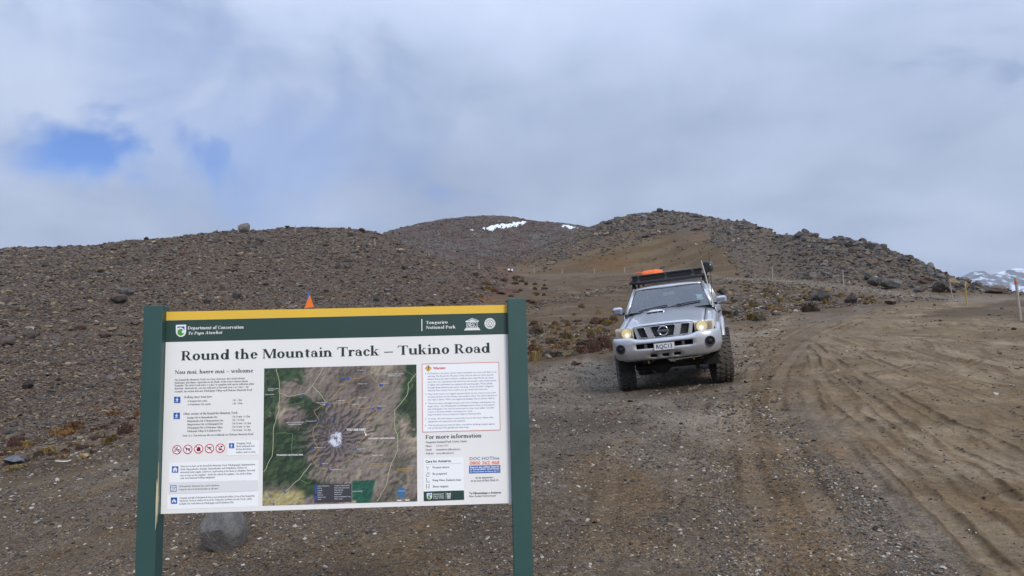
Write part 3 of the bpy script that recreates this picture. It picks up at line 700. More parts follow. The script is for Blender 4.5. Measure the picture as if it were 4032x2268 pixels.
dR2 = lambda px, py, r, x, y: dR(px, py, r, x, y) * sstep(2950, 3150, px) * (.25 + .75 * sstep(90, 20, py - np.interp(px, [3109, 3154, 3236, 3363, 3490, 3604, 3730, 3920, 4032], [925, 918, 935, 948, 973, 1024, 1075, 1132, 1150])))
S.append(rubble('rubble', 4200, (2950, 880, 4060, 1150), dR2, 17, .42, 44, (3.2, 2.2, 1.5, .12, .3, 0), 'large grey stones along the right rocky ridge', 'R', flat=(.6, 1.0)))
dR3 = lambda px, py, r, x, y: dR(px, py, r, x, y) * (px > 2330) * (px < 2960) * sstep(110, 15, py - np.interp(px, [2334, 2500, 2609, 2717, 2843, 2970], [887, 833, 821, 832, 851, 873]))
S.append(rubble('rubble', 2200, (2330, 800, 2960, 1000), dR3, 17, .35, 34, (3.2, 1.6, 2.0, .1, .3, 0), 'grey stones heaped along the rounded hilltop', 'R', flat=(.6, 1.0)))
# slope between upper and lower road
def dMid(px, py, r, x, y):
    on = (py > L_terr(px) + 10) * (py < L_gravel(px) - 6) * ((px > 2000) | (py > L_foot(px) - 5))
    right = sstep(2780, 2900, px)
    band = np.exp(-((py - np.interp(px, [2080, 2300, 2420, 2560], [1215, 1160, 1140, 1110])) / 14.) ** 2) * (px < 2700)
    low = np.exp(-((py - np.interp(px, [2080, 2400], [1345, 1335])) / 48.) ** 2) * (px < 2500) * .95
    leftlow = (px < 700) * .75
    return on * np.clip(.03 + right * (.3 + .7 * blotch(x, y, 5, 66, .4, .58)) * .8 + band * .9 + low + leftlow * (.25 + blotch(x, y, 2, 67, .4, .6)), 0, 1)
S.append(rubble('rubble', 16000, (2760, 1085, 3760, 1300), dMid, 8.5, .48, 36, (3, 1.2, 2, .9, 1.4, .25), 'small stones scattered over the stony slope right of the car', 'mid'))
S.append(rubble('rubble', 9000, (-100, 1600, 760, 1930), dMid, 8.0, .45, 30, (3, 1.2, 2, .9, 1.4, .25), 'small stones along the foot of the left hill', 'mid'))
S.append(rubble('rubble', 14000, (1900, 1060, 2800, 1480), dMid, 8.0, .48, 36, (3, 1.2, 2, .9, 1.4, .25), 'small stones scattered over the slope below the upper road', 'mid'))
dRoadU = lambda px, py, r, x, y: (np.abs(py - L_terr(px) - 8) < np.interp(px, [2000, 2700, 3000, 3400, 3700], [3, 5, 9, 22, 14])) * (px > 2700) * .9
S.append(rubble('rubble', 9000, (2700, 1080, 3780, 1190), dRoadU, 4.6, .3, 10, (4, .5, 1, .2, 2, .8), 'pale gravel strewn along the upper road', 'mid', keep=False))
# gravel of the turning place
def dG(px, py, r, x, y):
    on = sstep(-4, 14, py - L_gravel(px))
    sd = np.interp(py, [1180, 1290, 1400, 1500, 1700, 1900, 2268], [3300, 3100, 3060, 3060, 3200, 3420, 3780])
    return on * np.where(px > sd + 60 * (fbm(x, y, 3, 68) - .5), .09, 1) * (.3 + .7 * blotch(x, y, .8, 69, .36, .58))
S.append(rubble('gravel', 150000, (-100, 1200, 4100, 2300), dG, 6.2, .47, 26, (4.2, 2.4, 2.4, .4, 1.8, .5), 'loose grey and tan gravel over the turning area', 'road', flat=(.5, .85), keep=False, sink=.12))
S.append(rubble('gravel', 5200, (-100, 1500, 4100, 2300), dG, 13, .38, 32, (4.6, 1.4, 1.4, .4, 2.2, 1.6), 'bigger pale pebbles lying on the gravel', 'road', flat=(.5, .8), keep=False, sink=.12))
berm = [([(2990, 1600), (3080, 1700), (3230, 1850), (3340, 1960), (3470, 2080), (3640, 2268)], 45), ([(2780, 1780), (2820, 1880), (2860, 1990), (2900, 2120), (2950, 2268)], 55)]
for pts, w in berm:
    f_ = np.array(pts, float); py = rng.uniform(f_[0, 1], f_[-1, 1], 900); px = np.interp(py, f_[:, 1], f_[:, 0]) + rng.normal(0, w, 900) * (.4 + (py - 1500) / 900)
    x, y, z, r, ok = hits(px, py); n = len(px); s = (11 * np.exp(rng.normal(0, .38, n))).clip(4, 30) * r / F_PX / 2
    scl = np.stack([s, s * .9, s * .65], 1)
    S.append(('gravel', np.stack([x, y, z + s * .1], 1), scl, palette(n, (4, .8, 1.2, .2, 2, 1.2)), 'line of loose pale stones thrown up beside the wheel track'))

# boulders placed one by one: column, base row, width, height (in picture units), tint, sink, label
HAND = [
 (846, 2182, 188, 156, (116, 115, 116), 'rounded dark grey boulder on the gravel behind the sign panel'),
 (960, 915, 46, 42, (108, 104, 100), 'tall pale rounded boulder standing alone on the left skyline'),
 (1396, 900, 20, 20, (92, 88, 86), 'pointed rock on the skyline where the left hill ends'),
 (640, 935, 26, 15, (80, 78, 76), 'dark peaked rock low on the left skyline'),
 (1025, 955, 40, 24, (78, 74, 72), 'dark grey boulder just below the left skyline, right of the tall pale one'),
 (468, 1196, 60, 34, (82, 75, 70), 'broad brown boulder below a cluster on the left hillside'),
 (484, 1157, 40, 24, (92, 89, 87), 'upper left stone of the boulder cluster on the left hillside'),
 (510, 1163, 30, 24, (84, 82, 84), 'middle stone of the boulder cluster on the left hillside'),
 (524, 1150, 32, 22, (88, 84, 82), 'upper right stone of the boulder cluster on the left hillside'),
 (344, 1178, 36, 18, (88, 85, 82), 'single grey stone left of the boulder cluster on the left hillside'),
 (880, 1142, 46, 28, (104, 98, 90), 'pale brown boulder high on the left hillside'),
 (933, 1176, 38, 28, (78, 75, 74), 'dark boulder on the left hillside above the sign'),
 (815, 1196, 36, 26, (80, 77, 74), 'dark angular boulder above the sign header on the left hillside'),
 (527, 1282, 36, 24, (98, 92, 86), 'pale boulder beside the left sign post, above it'),
 (110, 1332, 46, 34, (84, 79, 76), 'squat grey boulder near the left picture edge on the hillside'),
 (20, 1364, 52, 36, (88, 82, 78), 'rounded boulder cut by the left picture edge on the hillside'),
 (105, 1535, 40, 36, (58, 54, 52), 'dark hollowed boulder low on the left hillside'),
 (42, 1832, 66, 34, (112, 118, 128), 'smooth blue-grey boulder at the far left gravel edge'),
 (330, 1806, 40, 20, (178, 160, 116), 'pale yellow rock lying on bare soil at left'),
 (1842, 1147, 20, 16, (130, 126, 122), 'pale boulder on the slope above the sign, in the gully'),
 (2313, 1166, 24, 17, (118, 116, 112), 'pale rounded boulder at the head of the stone band left of the car'),
 (2268, 1440, 44, 24, (128, 114, 102), 'pale tan wedge rock at the gravel edge between sign and car'),
 (2160, 1412, 34, 20, (132, 118, 106), 'low pale rock beside tussocks just right of the sign'),
 (2290, 1278, 24, 14, (124, 104, 90), 'small tan tilted rock among heath left of the car'),
 (2120, 1217, 30, 12, (92, 92, 94), 'flat dark grey stone just right of the sign post top'),
 (2210, 1254, 14, 9, (104, 108, 114), 'small blue-grey stone on the bare slope left of the car mirror'),
 (2865, 1245, 74, 36, (98, 84, 78), 'big reddish grey boulder close to the car door mirror'),
 (2843, 1162, 40, 32, (74, 68, 64), 'brown angular boulder behind the antenna of the car'),
 (3244, 1186, 60, 44, (68, 64, 62), 'knobbly dark boulder beside the road bend, right of a pair'),
 (3212, 1184, 40, 34, (84, 80, 80), 'grey boulder beside the road bend, left of a pair'),
 (3364, 1196, 52, 40, (66, 60, 58), 'dark jagged boulder right of the knobbly pair by the road bend'),
 (3514, 1200, 46, 26, (112, 98, 92), 'pinkish grey boulder at the inner edge of the road bend'),
 (3520, 1136, 92, 40, (98, 98, 98), 'large pale grey boulder above the upper road'),
 (3450, 1128, 60, 34, (78, 76, 76), 'dark grey boulder left of the large pale one above the upper road'),
 (3418, 1104, 38, 30, (72, 70, 70), 'dark peaked boulder high above the upper road'),
 (3704, 1151, 68, 40, (62, 58, 54), 'big dark cube-like boulder beside the red-topped marker posts'),
 (3745, 1152, 40, 24, (100, 100, 100), 'low grey boulder leaning on the big dark cube-like one'),
 (3618, 1152, 44, 18, (72, 70, 70), 'low dark boulder left of the big cube-like one'),
 (3480, 988, 40, 26, (92, 90, 90), 'grey boulder crowning the right rocky ridge'),
 (3436, 982, 50, 28, (96, 94, 92), 'broad boulder crowning the right rocky ridge, left of its neighbour'),
 (3322, 955, 34, 24, (88, 86, 84), 'upright boulder on the skyline of the right rocky ridge'),
 (3355, 958, 24, 18, (92, 90, 88), 'small upright boulder beside another on the right skyline'),
 (3150, 935, 40, 24, (76, 74, 74), 'dark boulder where the rocky ridge meets the rounded hill'),
 (2606, 826, 16, 14, (84, 80, 78), 'topmost rock on the rounded hill behind the car'),
 (2944, 1092, 24, 18, (70, 68, 68), 'dark boulder above the upper road behind the car'),
 (2903, 1082, 16, 10, (72, 70, 70), 'small dark stone above the upper road behind the car'),
 (3330, 1628, 22, 14, (150, 148, 146), 'single white stone lying on the sandy track'),
 (3878, 1968, 14, 11, (78, 68, 58), 'small dark clod lying on the sand at right'),
 (3920, 1156, 90, 26, (104, 92, 86), 'sloping pinkish rock shelf behind the yellow marker post'),
]
B_ROUND = hull_rock('boulder', 781, 13, .86, 4, .06, (.6, .86)); B_ROUND.materials.append(M_rocko)
B_MESH = [hull_rock('boulder', 300 + i, 9 + i % 5 * 2, .82, 3, .085) for i in range(14)]
for me in B_MESH: me.materials.append(M_rocko)
def boulder(pos, scl, tint, seed, tilt=.35, mi=None):
    r = random.Random(seed); o = bpy.data.objects.new('boulder', B_MESH[seed % len(B_MESH) if mi is None else mi]); COL.objects.link(o)
    o.location = pos; o.scale = scl; o.rotation_euler = (r.uniform(-tilt, tilt) * .5, r.uniform(-tilt, tilt) * .5, r.uniform(-.5, .5) if mi is not None else r.uniform(0, 6.28)); o.color = (*tint, 1)
    return o
occupied = []
for i, (px, py, w, h, c, lab) in enumerate(HAND):
    p_, r_ = hit1(px, py)
    sx = w * r_ / F_PX / 2 * 1.05; sz = h * r_ / F_PX / 2 / .8 * 1.12
    kf = .5 if r_ < 60 else .1
    o = boulder((p_.x, p_.y + sx * kf, height(np.array([p_.x]), np.array([p_.y + sx * kf]))[0] + sz * .8 * .72), (sx, sx * .8, sz), tuple(A(*c)), i, .15, i % 14)
    if i == 0: o.data = B_ROUND; o.rotation_euler = (0, .1, .6)
    tag(o, lab, 'rock')
    occupied.append((px, py))
BIG.sort(key=lambda b: -b[6])
GL = {'L': 'stones on the left hillside', 'M': 'stones on the far hill', 'R': 'boulders on the right hill', 'mid': 'stones between the roads'}
def shade_word(c):
    l = float(np.dot(c, (.3, .6, .1))); w = c[0] / max(c[2], 1e-3)
    return ('dark ' if l < .085 else 'pale ' if l > .2 else '') + ('reddish' if w > 2.1 and c[0] / c[1] > 1.45 else 'brown' if w > 1.55 else 'grey')
def shape_word(sx_, sy_, sz_): return 'flat' if sz_ < .62 * sx_ else 'blocky' if sz_ > .85 * sx_ else 'angular'
def place_word(zone, px, py):
    if zone == 'L':
        across = 'near the left edge' if px < 200 else 'left of the sign' if px < 520 else 'over the left post' if px < 720 else 'over the sign logo' if px < 1050 else 'over the triangle marker' if px < 1400 else 'over the right post'
        down = 'high' if py < 985 else 'upper middle' if py < 1100 else 'lower middle' if py < 1300 else 'low'
        return f'{down} on the left hill, {across}'
    if zone == 'M': return 'on the far snow-streaked hill'
    if zone == 'R':
        across = 'left of the car roof' if px < 2500 else 'straight above the car' if px < 2800 else 'right of the summit' if px < 3100 else 'left end of the ridge' if px < 3300 else 'middle of the ridge' if px < 3500 else 'right end of the ridge'
        sky_y = float(np.interp(px, [2334, 2500, 2609, 2717, 2843, 2970, 3109, 3236, 3363, 3490, 3604, 3730, 3920], [887, 833, 821, 832, 851, 873, 925, 935, 948, 973, 1024, 1075, 1132]))
        return f'{"on the skyline" if py < sky_y + 18 else "below the skyline" if py < sky_y + 60 else "near the upper road"}, {across}'
    return 'on the stony slope, ' + ('left of the car' if px < 2600 else 'just right of the car' if px < 3050 else 'inside the road bend')
NB = 300 - len(HAND)
for k, b in enumerate(BIG[:NB]):
    o = boulder((b[0], b[1], b[2] + b[5] * .1), (b[3], b[4], b[5] * 1.1), b[7], 1000 + k)
    tag(o, f'{shape_word(*b[3:6])} {shade_word(b[7])} {"boulder" if b[6] > 36 else "stone"} {place_word(b[8], b[9], b[10])}', 'rock', GL[b[8]])
rest = BIG[NB:]
if rest:
    S.append(('rubble', np.array([b[0:3] for b in rest]), np.array([b[3:6] for b in rest]), np.array([b[7] for b in rest]), 'middling stones spread over all the hillsides'))
for nm, pos, scl, tint, lab in S:
    if len(pos): scatter(nm, pos, scl, tint, lab, 'gravel' if nm == 'gravel' else 'rubble')

# ------------------------------------------------------------------ plants
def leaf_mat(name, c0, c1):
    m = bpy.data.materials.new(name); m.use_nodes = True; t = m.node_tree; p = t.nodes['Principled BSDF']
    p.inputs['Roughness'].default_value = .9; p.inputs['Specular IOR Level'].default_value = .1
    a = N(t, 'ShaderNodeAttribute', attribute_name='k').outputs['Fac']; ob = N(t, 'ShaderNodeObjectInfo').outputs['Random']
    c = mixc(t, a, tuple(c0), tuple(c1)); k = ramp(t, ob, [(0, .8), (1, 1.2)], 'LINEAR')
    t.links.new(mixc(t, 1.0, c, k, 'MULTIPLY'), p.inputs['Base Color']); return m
def leaf_mesh(name, V, Fc, K, m):
    me = bpy.data.meshes.new(name); me.from_pydata(V, [], Fc); a = me.attributes.new('k', 'FLOAT', 'POINT'); a.data.foreach_set('value', K); me.materials.append(m); return me
def tussock_mesh(seed, m, n=150):
    r = random.Random(seed); V, Fc, K = [], [], []
    for _ in range(n):
        a = r.uniform(0, 6.28); rad = r.uniform(0, .4); lean = r.uniform(.15, .65) * (rad + .35); L = r.uniform(.45, .95); w = r.uniform(.02, .045)
        ox, oy = math.cos(a) * rad, math.sin(a) * rad; dx, dy = math.cos(a), math.sin(a); b = len(V); k = r.random()
        for (s, zz, ww) in ((0, 0, w), (.45, .62, w * .9), (1.0, .8 - lean * .55, w * .3)):
            cx, cy = ox + dx * lean * s * s * 1.5 * L, oy + dy * lean * s * s * 1.5 * L
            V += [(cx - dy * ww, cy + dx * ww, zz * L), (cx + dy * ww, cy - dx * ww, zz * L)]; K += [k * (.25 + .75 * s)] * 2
        Fc += [(b, b + 1, b + 3, b + 2), (b + 2, b + 3, b + 5, b + 4)]
    return leaf_mesh('tussock', V, Fc, K, m)
def shrub_mesh(seed, m, n=520):
    r = random.Random(seed); V, Fc, K = [], [], []
    lob = [(r.uniform(-.5, .5), r.uniform(-.4, .4), r.uniform(.35, .6)) for _ in range(5)]
    for _ in range(n):
        lx, ly, lr = r.choice(lob)
        d = Vector((r.gauss(0, 1), r.gauss(0, 1), abs(r.gauss(0, 1)) * .8)).normalized() * lr * r.uniform(.75, 1.05)
        c = Vector((lx + d.x, ly + d.y, d.z * .9)); s = r.uniform(.035, .08)
        u = Vector((r.gauss(0, 1), r.gauss(0, 1), r.gauss(0, 1))).normalized(); w = u.orthogonal().normalized(); b = len(V); k = r.random()
        V += [c + u * s * 1.6, c + w * s, c - u * s * 1.6, c - w * s]; K += [k] * 4; Fc.append((b, b + 1, b + 2, b + 3))
    V = [tuple(v) for v in V]; b = len(V)        # woody heart that closes the cushion
    nn = 10
    for lx, ly, lr in lob:
        b = len(V)
        for i in range(4):
            for j in range(nn):
                ph = i / 3 * math.pi / 2
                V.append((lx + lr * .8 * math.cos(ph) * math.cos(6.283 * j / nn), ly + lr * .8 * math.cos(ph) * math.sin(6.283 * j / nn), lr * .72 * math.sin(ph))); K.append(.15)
        for i in range(3):
            for j in range(nn): Fc.append((b + i * nn + j, b + i * nn + (j + 1) % nn, b + (i + 1) * nn + (j + 1) % nn, b + (i + 1) * nn + j))
    return leaf_mesh('heath', V, Fc, K, m)
LM = {'tan': leaf_mat('tussock_tan', A(118, 100, 64), A(200, 178, 126)), 'olive': leaf_mat('tussock_olive', A(98, 84, 42), A(160, 138, 74)),
      'red': leaf_mat('heath_red', A(60, 46, 40), A(98, 76, 66)), 'orange': leaf_mat('heath_orange', A(84, 62, 42), A(124, 94, 62)), 'grey': leaf_mat('heath_grey', A(62, 56, 48), A(102, 92, 78)), 'moss': leaf_mat('heath_moss', A(80, 66, 30), A(118, 98, 46))}
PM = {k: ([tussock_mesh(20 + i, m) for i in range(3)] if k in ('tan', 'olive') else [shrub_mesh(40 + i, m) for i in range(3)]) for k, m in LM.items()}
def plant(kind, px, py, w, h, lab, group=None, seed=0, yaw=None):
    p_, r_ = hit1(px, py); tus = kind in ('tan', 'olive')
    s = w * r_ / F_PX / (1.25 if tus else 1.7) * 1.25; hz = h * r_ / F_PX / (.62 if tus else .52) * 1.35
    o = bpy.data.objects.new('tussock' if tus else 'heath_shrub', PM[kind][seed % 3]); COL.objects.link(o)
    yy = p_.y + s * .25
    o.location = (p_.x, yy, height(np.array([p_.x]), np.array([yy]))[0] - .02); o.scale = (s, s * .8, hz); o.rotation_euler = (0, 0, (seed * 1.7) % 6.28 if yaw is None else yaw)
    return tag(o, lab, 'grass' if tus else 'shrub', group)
def Q3(x, y): return 2050 + x * .1932, 1180 + y * .1932
def Q4(x, y): return x * .2174, 1600 + y * .2174
PL = [
 ('tan', Q3(375, 600), 30, 20, 'straw tussock topping the grey cushion right of the sign post'), ('grey', Q3(330, 705), 80, 26, 'grey cushion shrub right of the sign post, under a straw tussock'),
 ('tan', Q3(960, 690), 34, 16, 'straw tussock with a drooping crest left of the car, mid slope'), ('grey', Q3(960, 765), 46, 14, 'low grey cushion below the drooping straw tussock'),
 ('moss', Q3(765, 625), 24, 11, 'small yellow-green moss cushion on the slope left of the car'), ('red', Q3(1500, 490), 52, 20, 'dark red heath mound below the car mirror'),
 ('tan', Q3(1650, 440), 20, 10, 'pale tussock perched beside the dark red mound'), ('red', Q3(1880, 440), 34, 18, 'red-brown heath mound touching the car wing'),
 ('moss', Q3(1800, 500), 60, 14, 'olive cushion below the red-brown mound by the car wing'), ('red', Q3(1400, 790), 32, 22, 'bright red heath ball left of the headlight'),
 ('tan', Q3(1510, 720), 24, 11, 'pale tussock right of the bright red heath ball'), ('moss', Q3(1480, 660), 40, 12, 'olive cushion behind the bright red heath ball'),
 ('tan', Q3(1620, 640), 24, 10, 'pale tussock behind the olive cushion near the headlight'),
 ('red', Q3(1330, 1090), 62, 26, 'left end of the long dark red heath bank beside the bumper'), ('red', Q3(1540, 1050), 66, 36, 'middle of the long dark red heath bank beside the bumper'),
 ('red', Q3(1740, 1000), 60, 44, 'right end of the long dark red heath bank beside the bumper'), ('moss', Q3(1830, 990), 24, 26, 'olive clump ending the red bank at the bumper'),
 ('grey', Q3(1300, 930), 50, 18, 'grey heath above the long dark red bank'), ('tan', Q3(1420, 870), 50, 10, 'straw tussock edging the grey heath above the red bank'),
 ('orange', Q3(850, 950), 44, 15, 'orange-brown heath in mid slope between sign and car'), ('orange', Q3(720, 990), 30, 14, 'small orange-brown heath left of the larger one'),
 ('grey', Q3(620, 900), 40, 16, 'grey heath left of the orange-brown clumps'), ('red', Q3(230, 990), 28, 15, 'small crimson heath close to the sign post'),
 ('tan', Q3(320, 910), 18, 14, 'upright straw tussock close to the sign post, above the crimson heath'), ('red', Q3(230, 1120), 34, 24, 'purple-brown mound against the sign post'),
 ('moss', Q3(370, 1100), 40, 22, 'golden moss mound beside the purple-brown one'), ('tan', Q3(300, 1240), 52, 28, 'large straw tussock low beside the sign post'),
 ('grey', Q3(520, 1160), 40, 20, 'dark cushion right of the large straw tussock'), ('grey', Q3(760, 1160), 60, 16, 'long dark cushion at the foot of the slope, left of a pale streak'),
 ('tan', Q3(990, 1160), 34, 9, 'flat pale tussock at the slope foot between sign and car'), ('grey', Q3(1120, 1135), 34, 14, 'dark cushion at the left tip of the red bank'),
 ('tan', Q3(1095, 325), 18, 10, 'lone small tussock on the bare slope left of the car mirror'), ('tan', Q3(1590, 285), 20, 13, 'lone tussock right under the car mirror level'),
 ('grey', Q3(1270, 165), 28, 14, 'dark cushion alone high on the bare slope'), ('tan', Q3(330, 105), 28, 10, 'straw tussock level with the sign post top'),
 ('orange', Q4(1010, 540), 76, 22, 'lower half of the orange heath streak at left'), ('orange', Q4(1290, 450), 66, 24, 'upper half of the orange heath streak at left'),
 ('red', Q4(200, 740), 40, 28, 'purple heath mound near the left picture edge'), ('red', Q4(390, 690), 36, 22, 'red heath right of the purple mound near the left edge'),
 ('tan', Q4(450, 750), 36, 18, 'pale tussock below the red heath near the left edge'), ('tan', Q4(180, 820), 32, 9, 'flat pale tussock at far left below the purple mound'),
 ('tan', Q4(790, 850), 28, 16, 'left of two pale tussocks above the yellow rock'), ('tan', Q4(910, 830), 34, 16, 'right of two pale tussocks above the yellow rock'),
 ('grey', Q4(700, 920), 34, 18, 'grey cushion under the two pale tussocks'), ('red', Q4(1210, 830), 40, 9, 'thin crimson mat left of the yellow rock'),
 ('red', Q4(1500, 770), 44, 14, 'dark red mat above the yellow rock'), ('tan', Q4(1860, 680), 24, 14, 'tussock under the dead stump at left'),
 ('moss', Q4(2000, 650), 30, 20, 'mossy clump right of the dead stump'), ('red', Q4(2300, 490), 54, 28, 'dark crimson heath near the left sign post'), ('orange', Q4(2480, 200), 40, 22, 'orange heath behind the left sign post'),
 ('orange', Q4(2060, 170), 60, 12, 'faint orange mat up the slope left of the sign post'),
]
def Q6(x, y): return 2700 + x * .5171, 1000 + y * .5171
PL += [
 ('olive', Q6(510, 505), 46, 20, 'green-gold tussock at the road edge right of the car'), ('grey', Q6(560, 510), 60, 22, 'dark cushion at the road edge behind the green-gold tussock'),
 ('olive', Q6(340, 490), 30, 12, 'small golden tussock beside the car wing at the road edge'), ('grey', Q6(960, 440), 56, 28, 'dark twiggy shrub at the road edge, mid bend'),
 ('olive', Q6(510, 400), 30, 14, 'golden tussock right of the big reddish boulder'), ('olive', Q6(470, 430), 26, 10, 'small golden tussock below another near the big reddish boulder'),
 ('tan', Q6(650, 420), 34, 16, 'straw tussock in the middle of the stony slope'), ('tan', Q6(740, 370), 36, 16, 'straw tussock left of the knobbly boulders'),
 ('tan', Q6(800, 350), 24, 10, 'small tussock above the straw one left of the knobbly boulders'), ('olive', Q6(1070, 380), 30, 13, 'golden tussock at the foot of the knobbly boulders'),
 ('tan', Q6(1195, 330), 28, 12, 'rounded tussock between knobbly and jagged boulders'), ('tan', Q6(1345, 350), 24, 12, 'tussock right of the jagged boulder'),
 ('orange', Q6(720, 430), 50, 9, 'orange mat among tussocks right of the car'), ('red', Q6(1850, 220), 34, 14, 'dark red heath left of the cube-like boulder'),
 ('tan', Q6(1020, 200), 20, 8, 'small tussock above the upper road, left of a post'), ('tan', Q6(940, 185), 16, 7, 'tiny tussock above the upper road near the dark boulder'),
 ('tan', Q6(910, 300), 26, 9, 'flat tussock below the upper road'), ('tan', Q6(620, 290), 22, 8, 'small tussock high on the stony slope'),
 ('olive', Q6(1140, 385), 14, 10, 'tiny golden tuft right of the knobbly boulders'), ('tan', Q6(2430, 290), 24, 9, 'straw tussock on the bank behind the right marker posts'),
 ('tan', Q6(450, 220), 20, 8, 'small tussock behind the car antenna'), ('orange', Q6(880, 400), 40, 8, 'low orange mat left of the dark twiggy shrub'),
]
for i, (k, (px, py), w, h, lab) in enumerate(PL): plant(k, px, py, w, h, lab, None, i)
rr_ = random.Random(3)
for i in range(90):          # filler growth of the heath belt between sign and car
    px = rr_.uniform(2085, 2420); py = rr_.uniform(1270, 1400) - (px - 2085) * .02; kd = rr_.choice(['grey', 'grey', 'tan', 'red', 'orange', 'moss'])
    plant(kd, px, py, rr_.uniform(12, 40), rr_.uniform(5, 13), {'grey': 'low grey heath', 'tan': 'small straw tuft', 'red': 'low dark red heath', 'orange': 'low orange heath', 'moss': 'low olive cushion'}[kd] + ' in the belt between sign and car, ' + ('near the sign' if px < 2190 else 'midway' if px < 2310 else 'near the car') + (', upper row' if py < 1310 else ', middle row' if py < 1355 else ', lowest row'), 'heath belt between sign and car', i)
for i in range(60):          # and along the foot of the left hill
    px = rr_.uniform(0, 560); py = float(L_foot(px)) + rr_.uniform(-30, 75); kd = rr_.choice(['grey', 'tan', 'red', 'orange', 'grey'])
    plant(kd, px, py, rr_.uniform(12, 42), rr_.uniform(5, 12), {'grey': 'low grey heath', 'tan': 'small straw tuft', 'red': 'low dark red heath', 'orange': 'low orange heath'}[kd] + ' at the foot of the left hill, ' + ('far left' if px < 190 else 'midway to the sign' if px < 380 else 'near the sign post'), 'heath along the left hill foot', i)
for i in range(70):          # nameless tufts of the stony slope right of the car
    px, py = rr_.uniform(2870, 3450), 0; py = rr_.uniform(float(L_terr(px)) + 30, float(L_gravel(px)) - 6)
    kd = rr_.choice(['tan', 'olive', 'tan', 'grey', 'orange'])
    nm_ = {'tan': 'small straw tuft', 'olive': 'small golden tuft', 'grey': 'small grey cushion', 'orange': 'small orange heath cushion'}[kd]
    plant(kd, px, py, rr_.uniform(10, 22), rr_.uniform(5, 9), nm_ + ' on the stony slope ' + ('close to the car' if px < 3000 else 'left of the knobbly boulders' if px < 3190 else 'inside the road bend') + (', upper part' if py < (float(L_terr(px)) + float(L_gravel(px))) / 2 else ', lower part'), 'small tufts on the stony slope', i)
for i in range(36):          # heath cushions in the gully above the sign
    px = rr_.uniform(1850, 2150); py = rr_.uniform(1085, 1200)
    kd = rr_.choice(['red', 'red', 'grey', 'moss'])
    plant(kd, px, py, rr_.uniform(14, 34), rr_.uniform(5, 10), {'red': 'dark red', 'grey': 'grey', 'moss': 'olive'}[kd] + ' heath cushion in the gully ' + ('above the sign' if px < 1990 else 'above the right sign post' if px < 2075 else 'right of the sign post top') + (', higher up' if py < 1140 else ', lower down'), 'heath cushions in the gully', i)

# ------------------------------------------------------------------ information sign
sg_c, sg_u, sg_v = Vector((-.84538, 3.70, 1.38209)), Vector((.99919891, .03930563, .00752408)), Vector((-.00854372, .025838, .99962963))
sg_u.normalize(); sg_v = (sg_v - sg_u * sg_v.dot(sg_u)).normalized(); sg_n = sg_u.cross(sg_v)
PW, PH, BASE = 1.6496, .9526, 1.36
sign = empty('information_sign')
sign.matrix_world = Matrix.Translation(sg_c - sg_v * BASE) @ Matrix((sg_u, -sg_n, sg_v)).transposed().to_4x4()
tag(sign, 'large green-framed information sign with white panel, map and yellow top band', 'sign')
def P3(u, v, w=0.0): return (u, -w, v + BASE)
def pan(px, py):
    d = pix_dir(px, py); k = (sg_c - CAM).dot(sg_n) / d.dot(sg_n); q_ = CAM + d * k - sg_c
    return q_.dot(sg_u), q_.dot(sg_v)
def Z1(x, y): return pan(500 + x * .3312, 1140 + y * .3312)
def Z2(x, y): return pan(1300 + x * .3312, 1140 + y * .3312)
def Z3(x, y): return pan(500 + x * .4473, 1620 + y * .4473)
def Z4(x, y): return pan(1000 + x * .4279, 1400 + y * .4279)
def Z5(x, y): return pan(1600 + x * .428, 1400 + y * .428)
MPX = PW / 1375.
G_paint = mat('sign_green', srgb(50, 82, 79), .42, var=.12, vscale=6, bump=.05, bscale=40)
Y_print = mat('print_yellow', srgb(232, 190, 66), .4, var=.05, vscale=3); G_print = mat('print_green', srgb(44, 70, 64), .4, var=.06, vscale=3)
W_print = mat('panel_white', srgb(238, 238, 237), .38, var=.05, vscale=2.5); W2_print = mat('print_white', srgb(243, 246, 249), .4)
WT = mat('print_lettering_white', srgb(236, 238, 238), .5); DG = mat('print_lettering_green', srgb(28, 48, 46), .5); NV = mat('print_lettering_grey', srgb(92, 92, 100), .5)
DN = mat('print_lettering_dark', srgb(52, 56, 72), .5); RD = mat('print_red', srgb(205, 36, 62), .5); BL = mat('print_blue', srgb(24, 92, 178), .45); OR = mat('print_orange', srgb(236, 122, 70), .5)
BK = mat('print_black', srgb(28, 28, 30), .5); MG = mat('print_leaf_green', srgb(72, 150, 62), .5); BLU2 = mat('print_hotline_blue', srgb(58, 72, 150), .5); WB = mat('print_warning_blue', srgb(88, 100, 150), .5)
# painted timber with the paint scraped off one corner
scr = bpy.data.materials.new('sign_green_scraped'); scr.use_nodes = True; t = scr.node_tree; p = t.nodes['Principled BSDF']; p.inputs['Roughness'].default_value = .45
co = N(t, 'ShaderNodeTexCoord').outputs['Object']; sp = N(t, 'ShaderNodeSeparateXYZ'); t.links.new(co, sp.inputs[0])
mp = N(t, 'ShaderNodeMapping'); mp.inputs['Scale'].default_value = (60, 60, 2.2); t.links.new(co, mp.inputs[0])
nz = noise(t, mp.outputs[0], 1.0, 4, .6).outputs[0]
edge = M_(t, 'SUBTRACT', 1.0, M_(t, 'MULTIPLY', M_(t, 'ABSOLUTE', M_(t, 'ADD', sp.outputs[0], PW / 2 + .003)), 120.), clamp=True)
fr = M_(t, 'SUBTRACT', 1.0, M_(t, 'MULTIPLY', M_(t, 'ABSOLUTE', M_(t, 'ADD', sp.outputs[1], .034)), 30.), clamp=True)
zr = M_(t, 'SUBTRACT', 1.0, M_(t, 'MULTIPLY', M_(t, 'ABSOLUTE', M_(t, 'SUBTRACT', sp.outputs[2], .96)), 3.2), clamp=True)
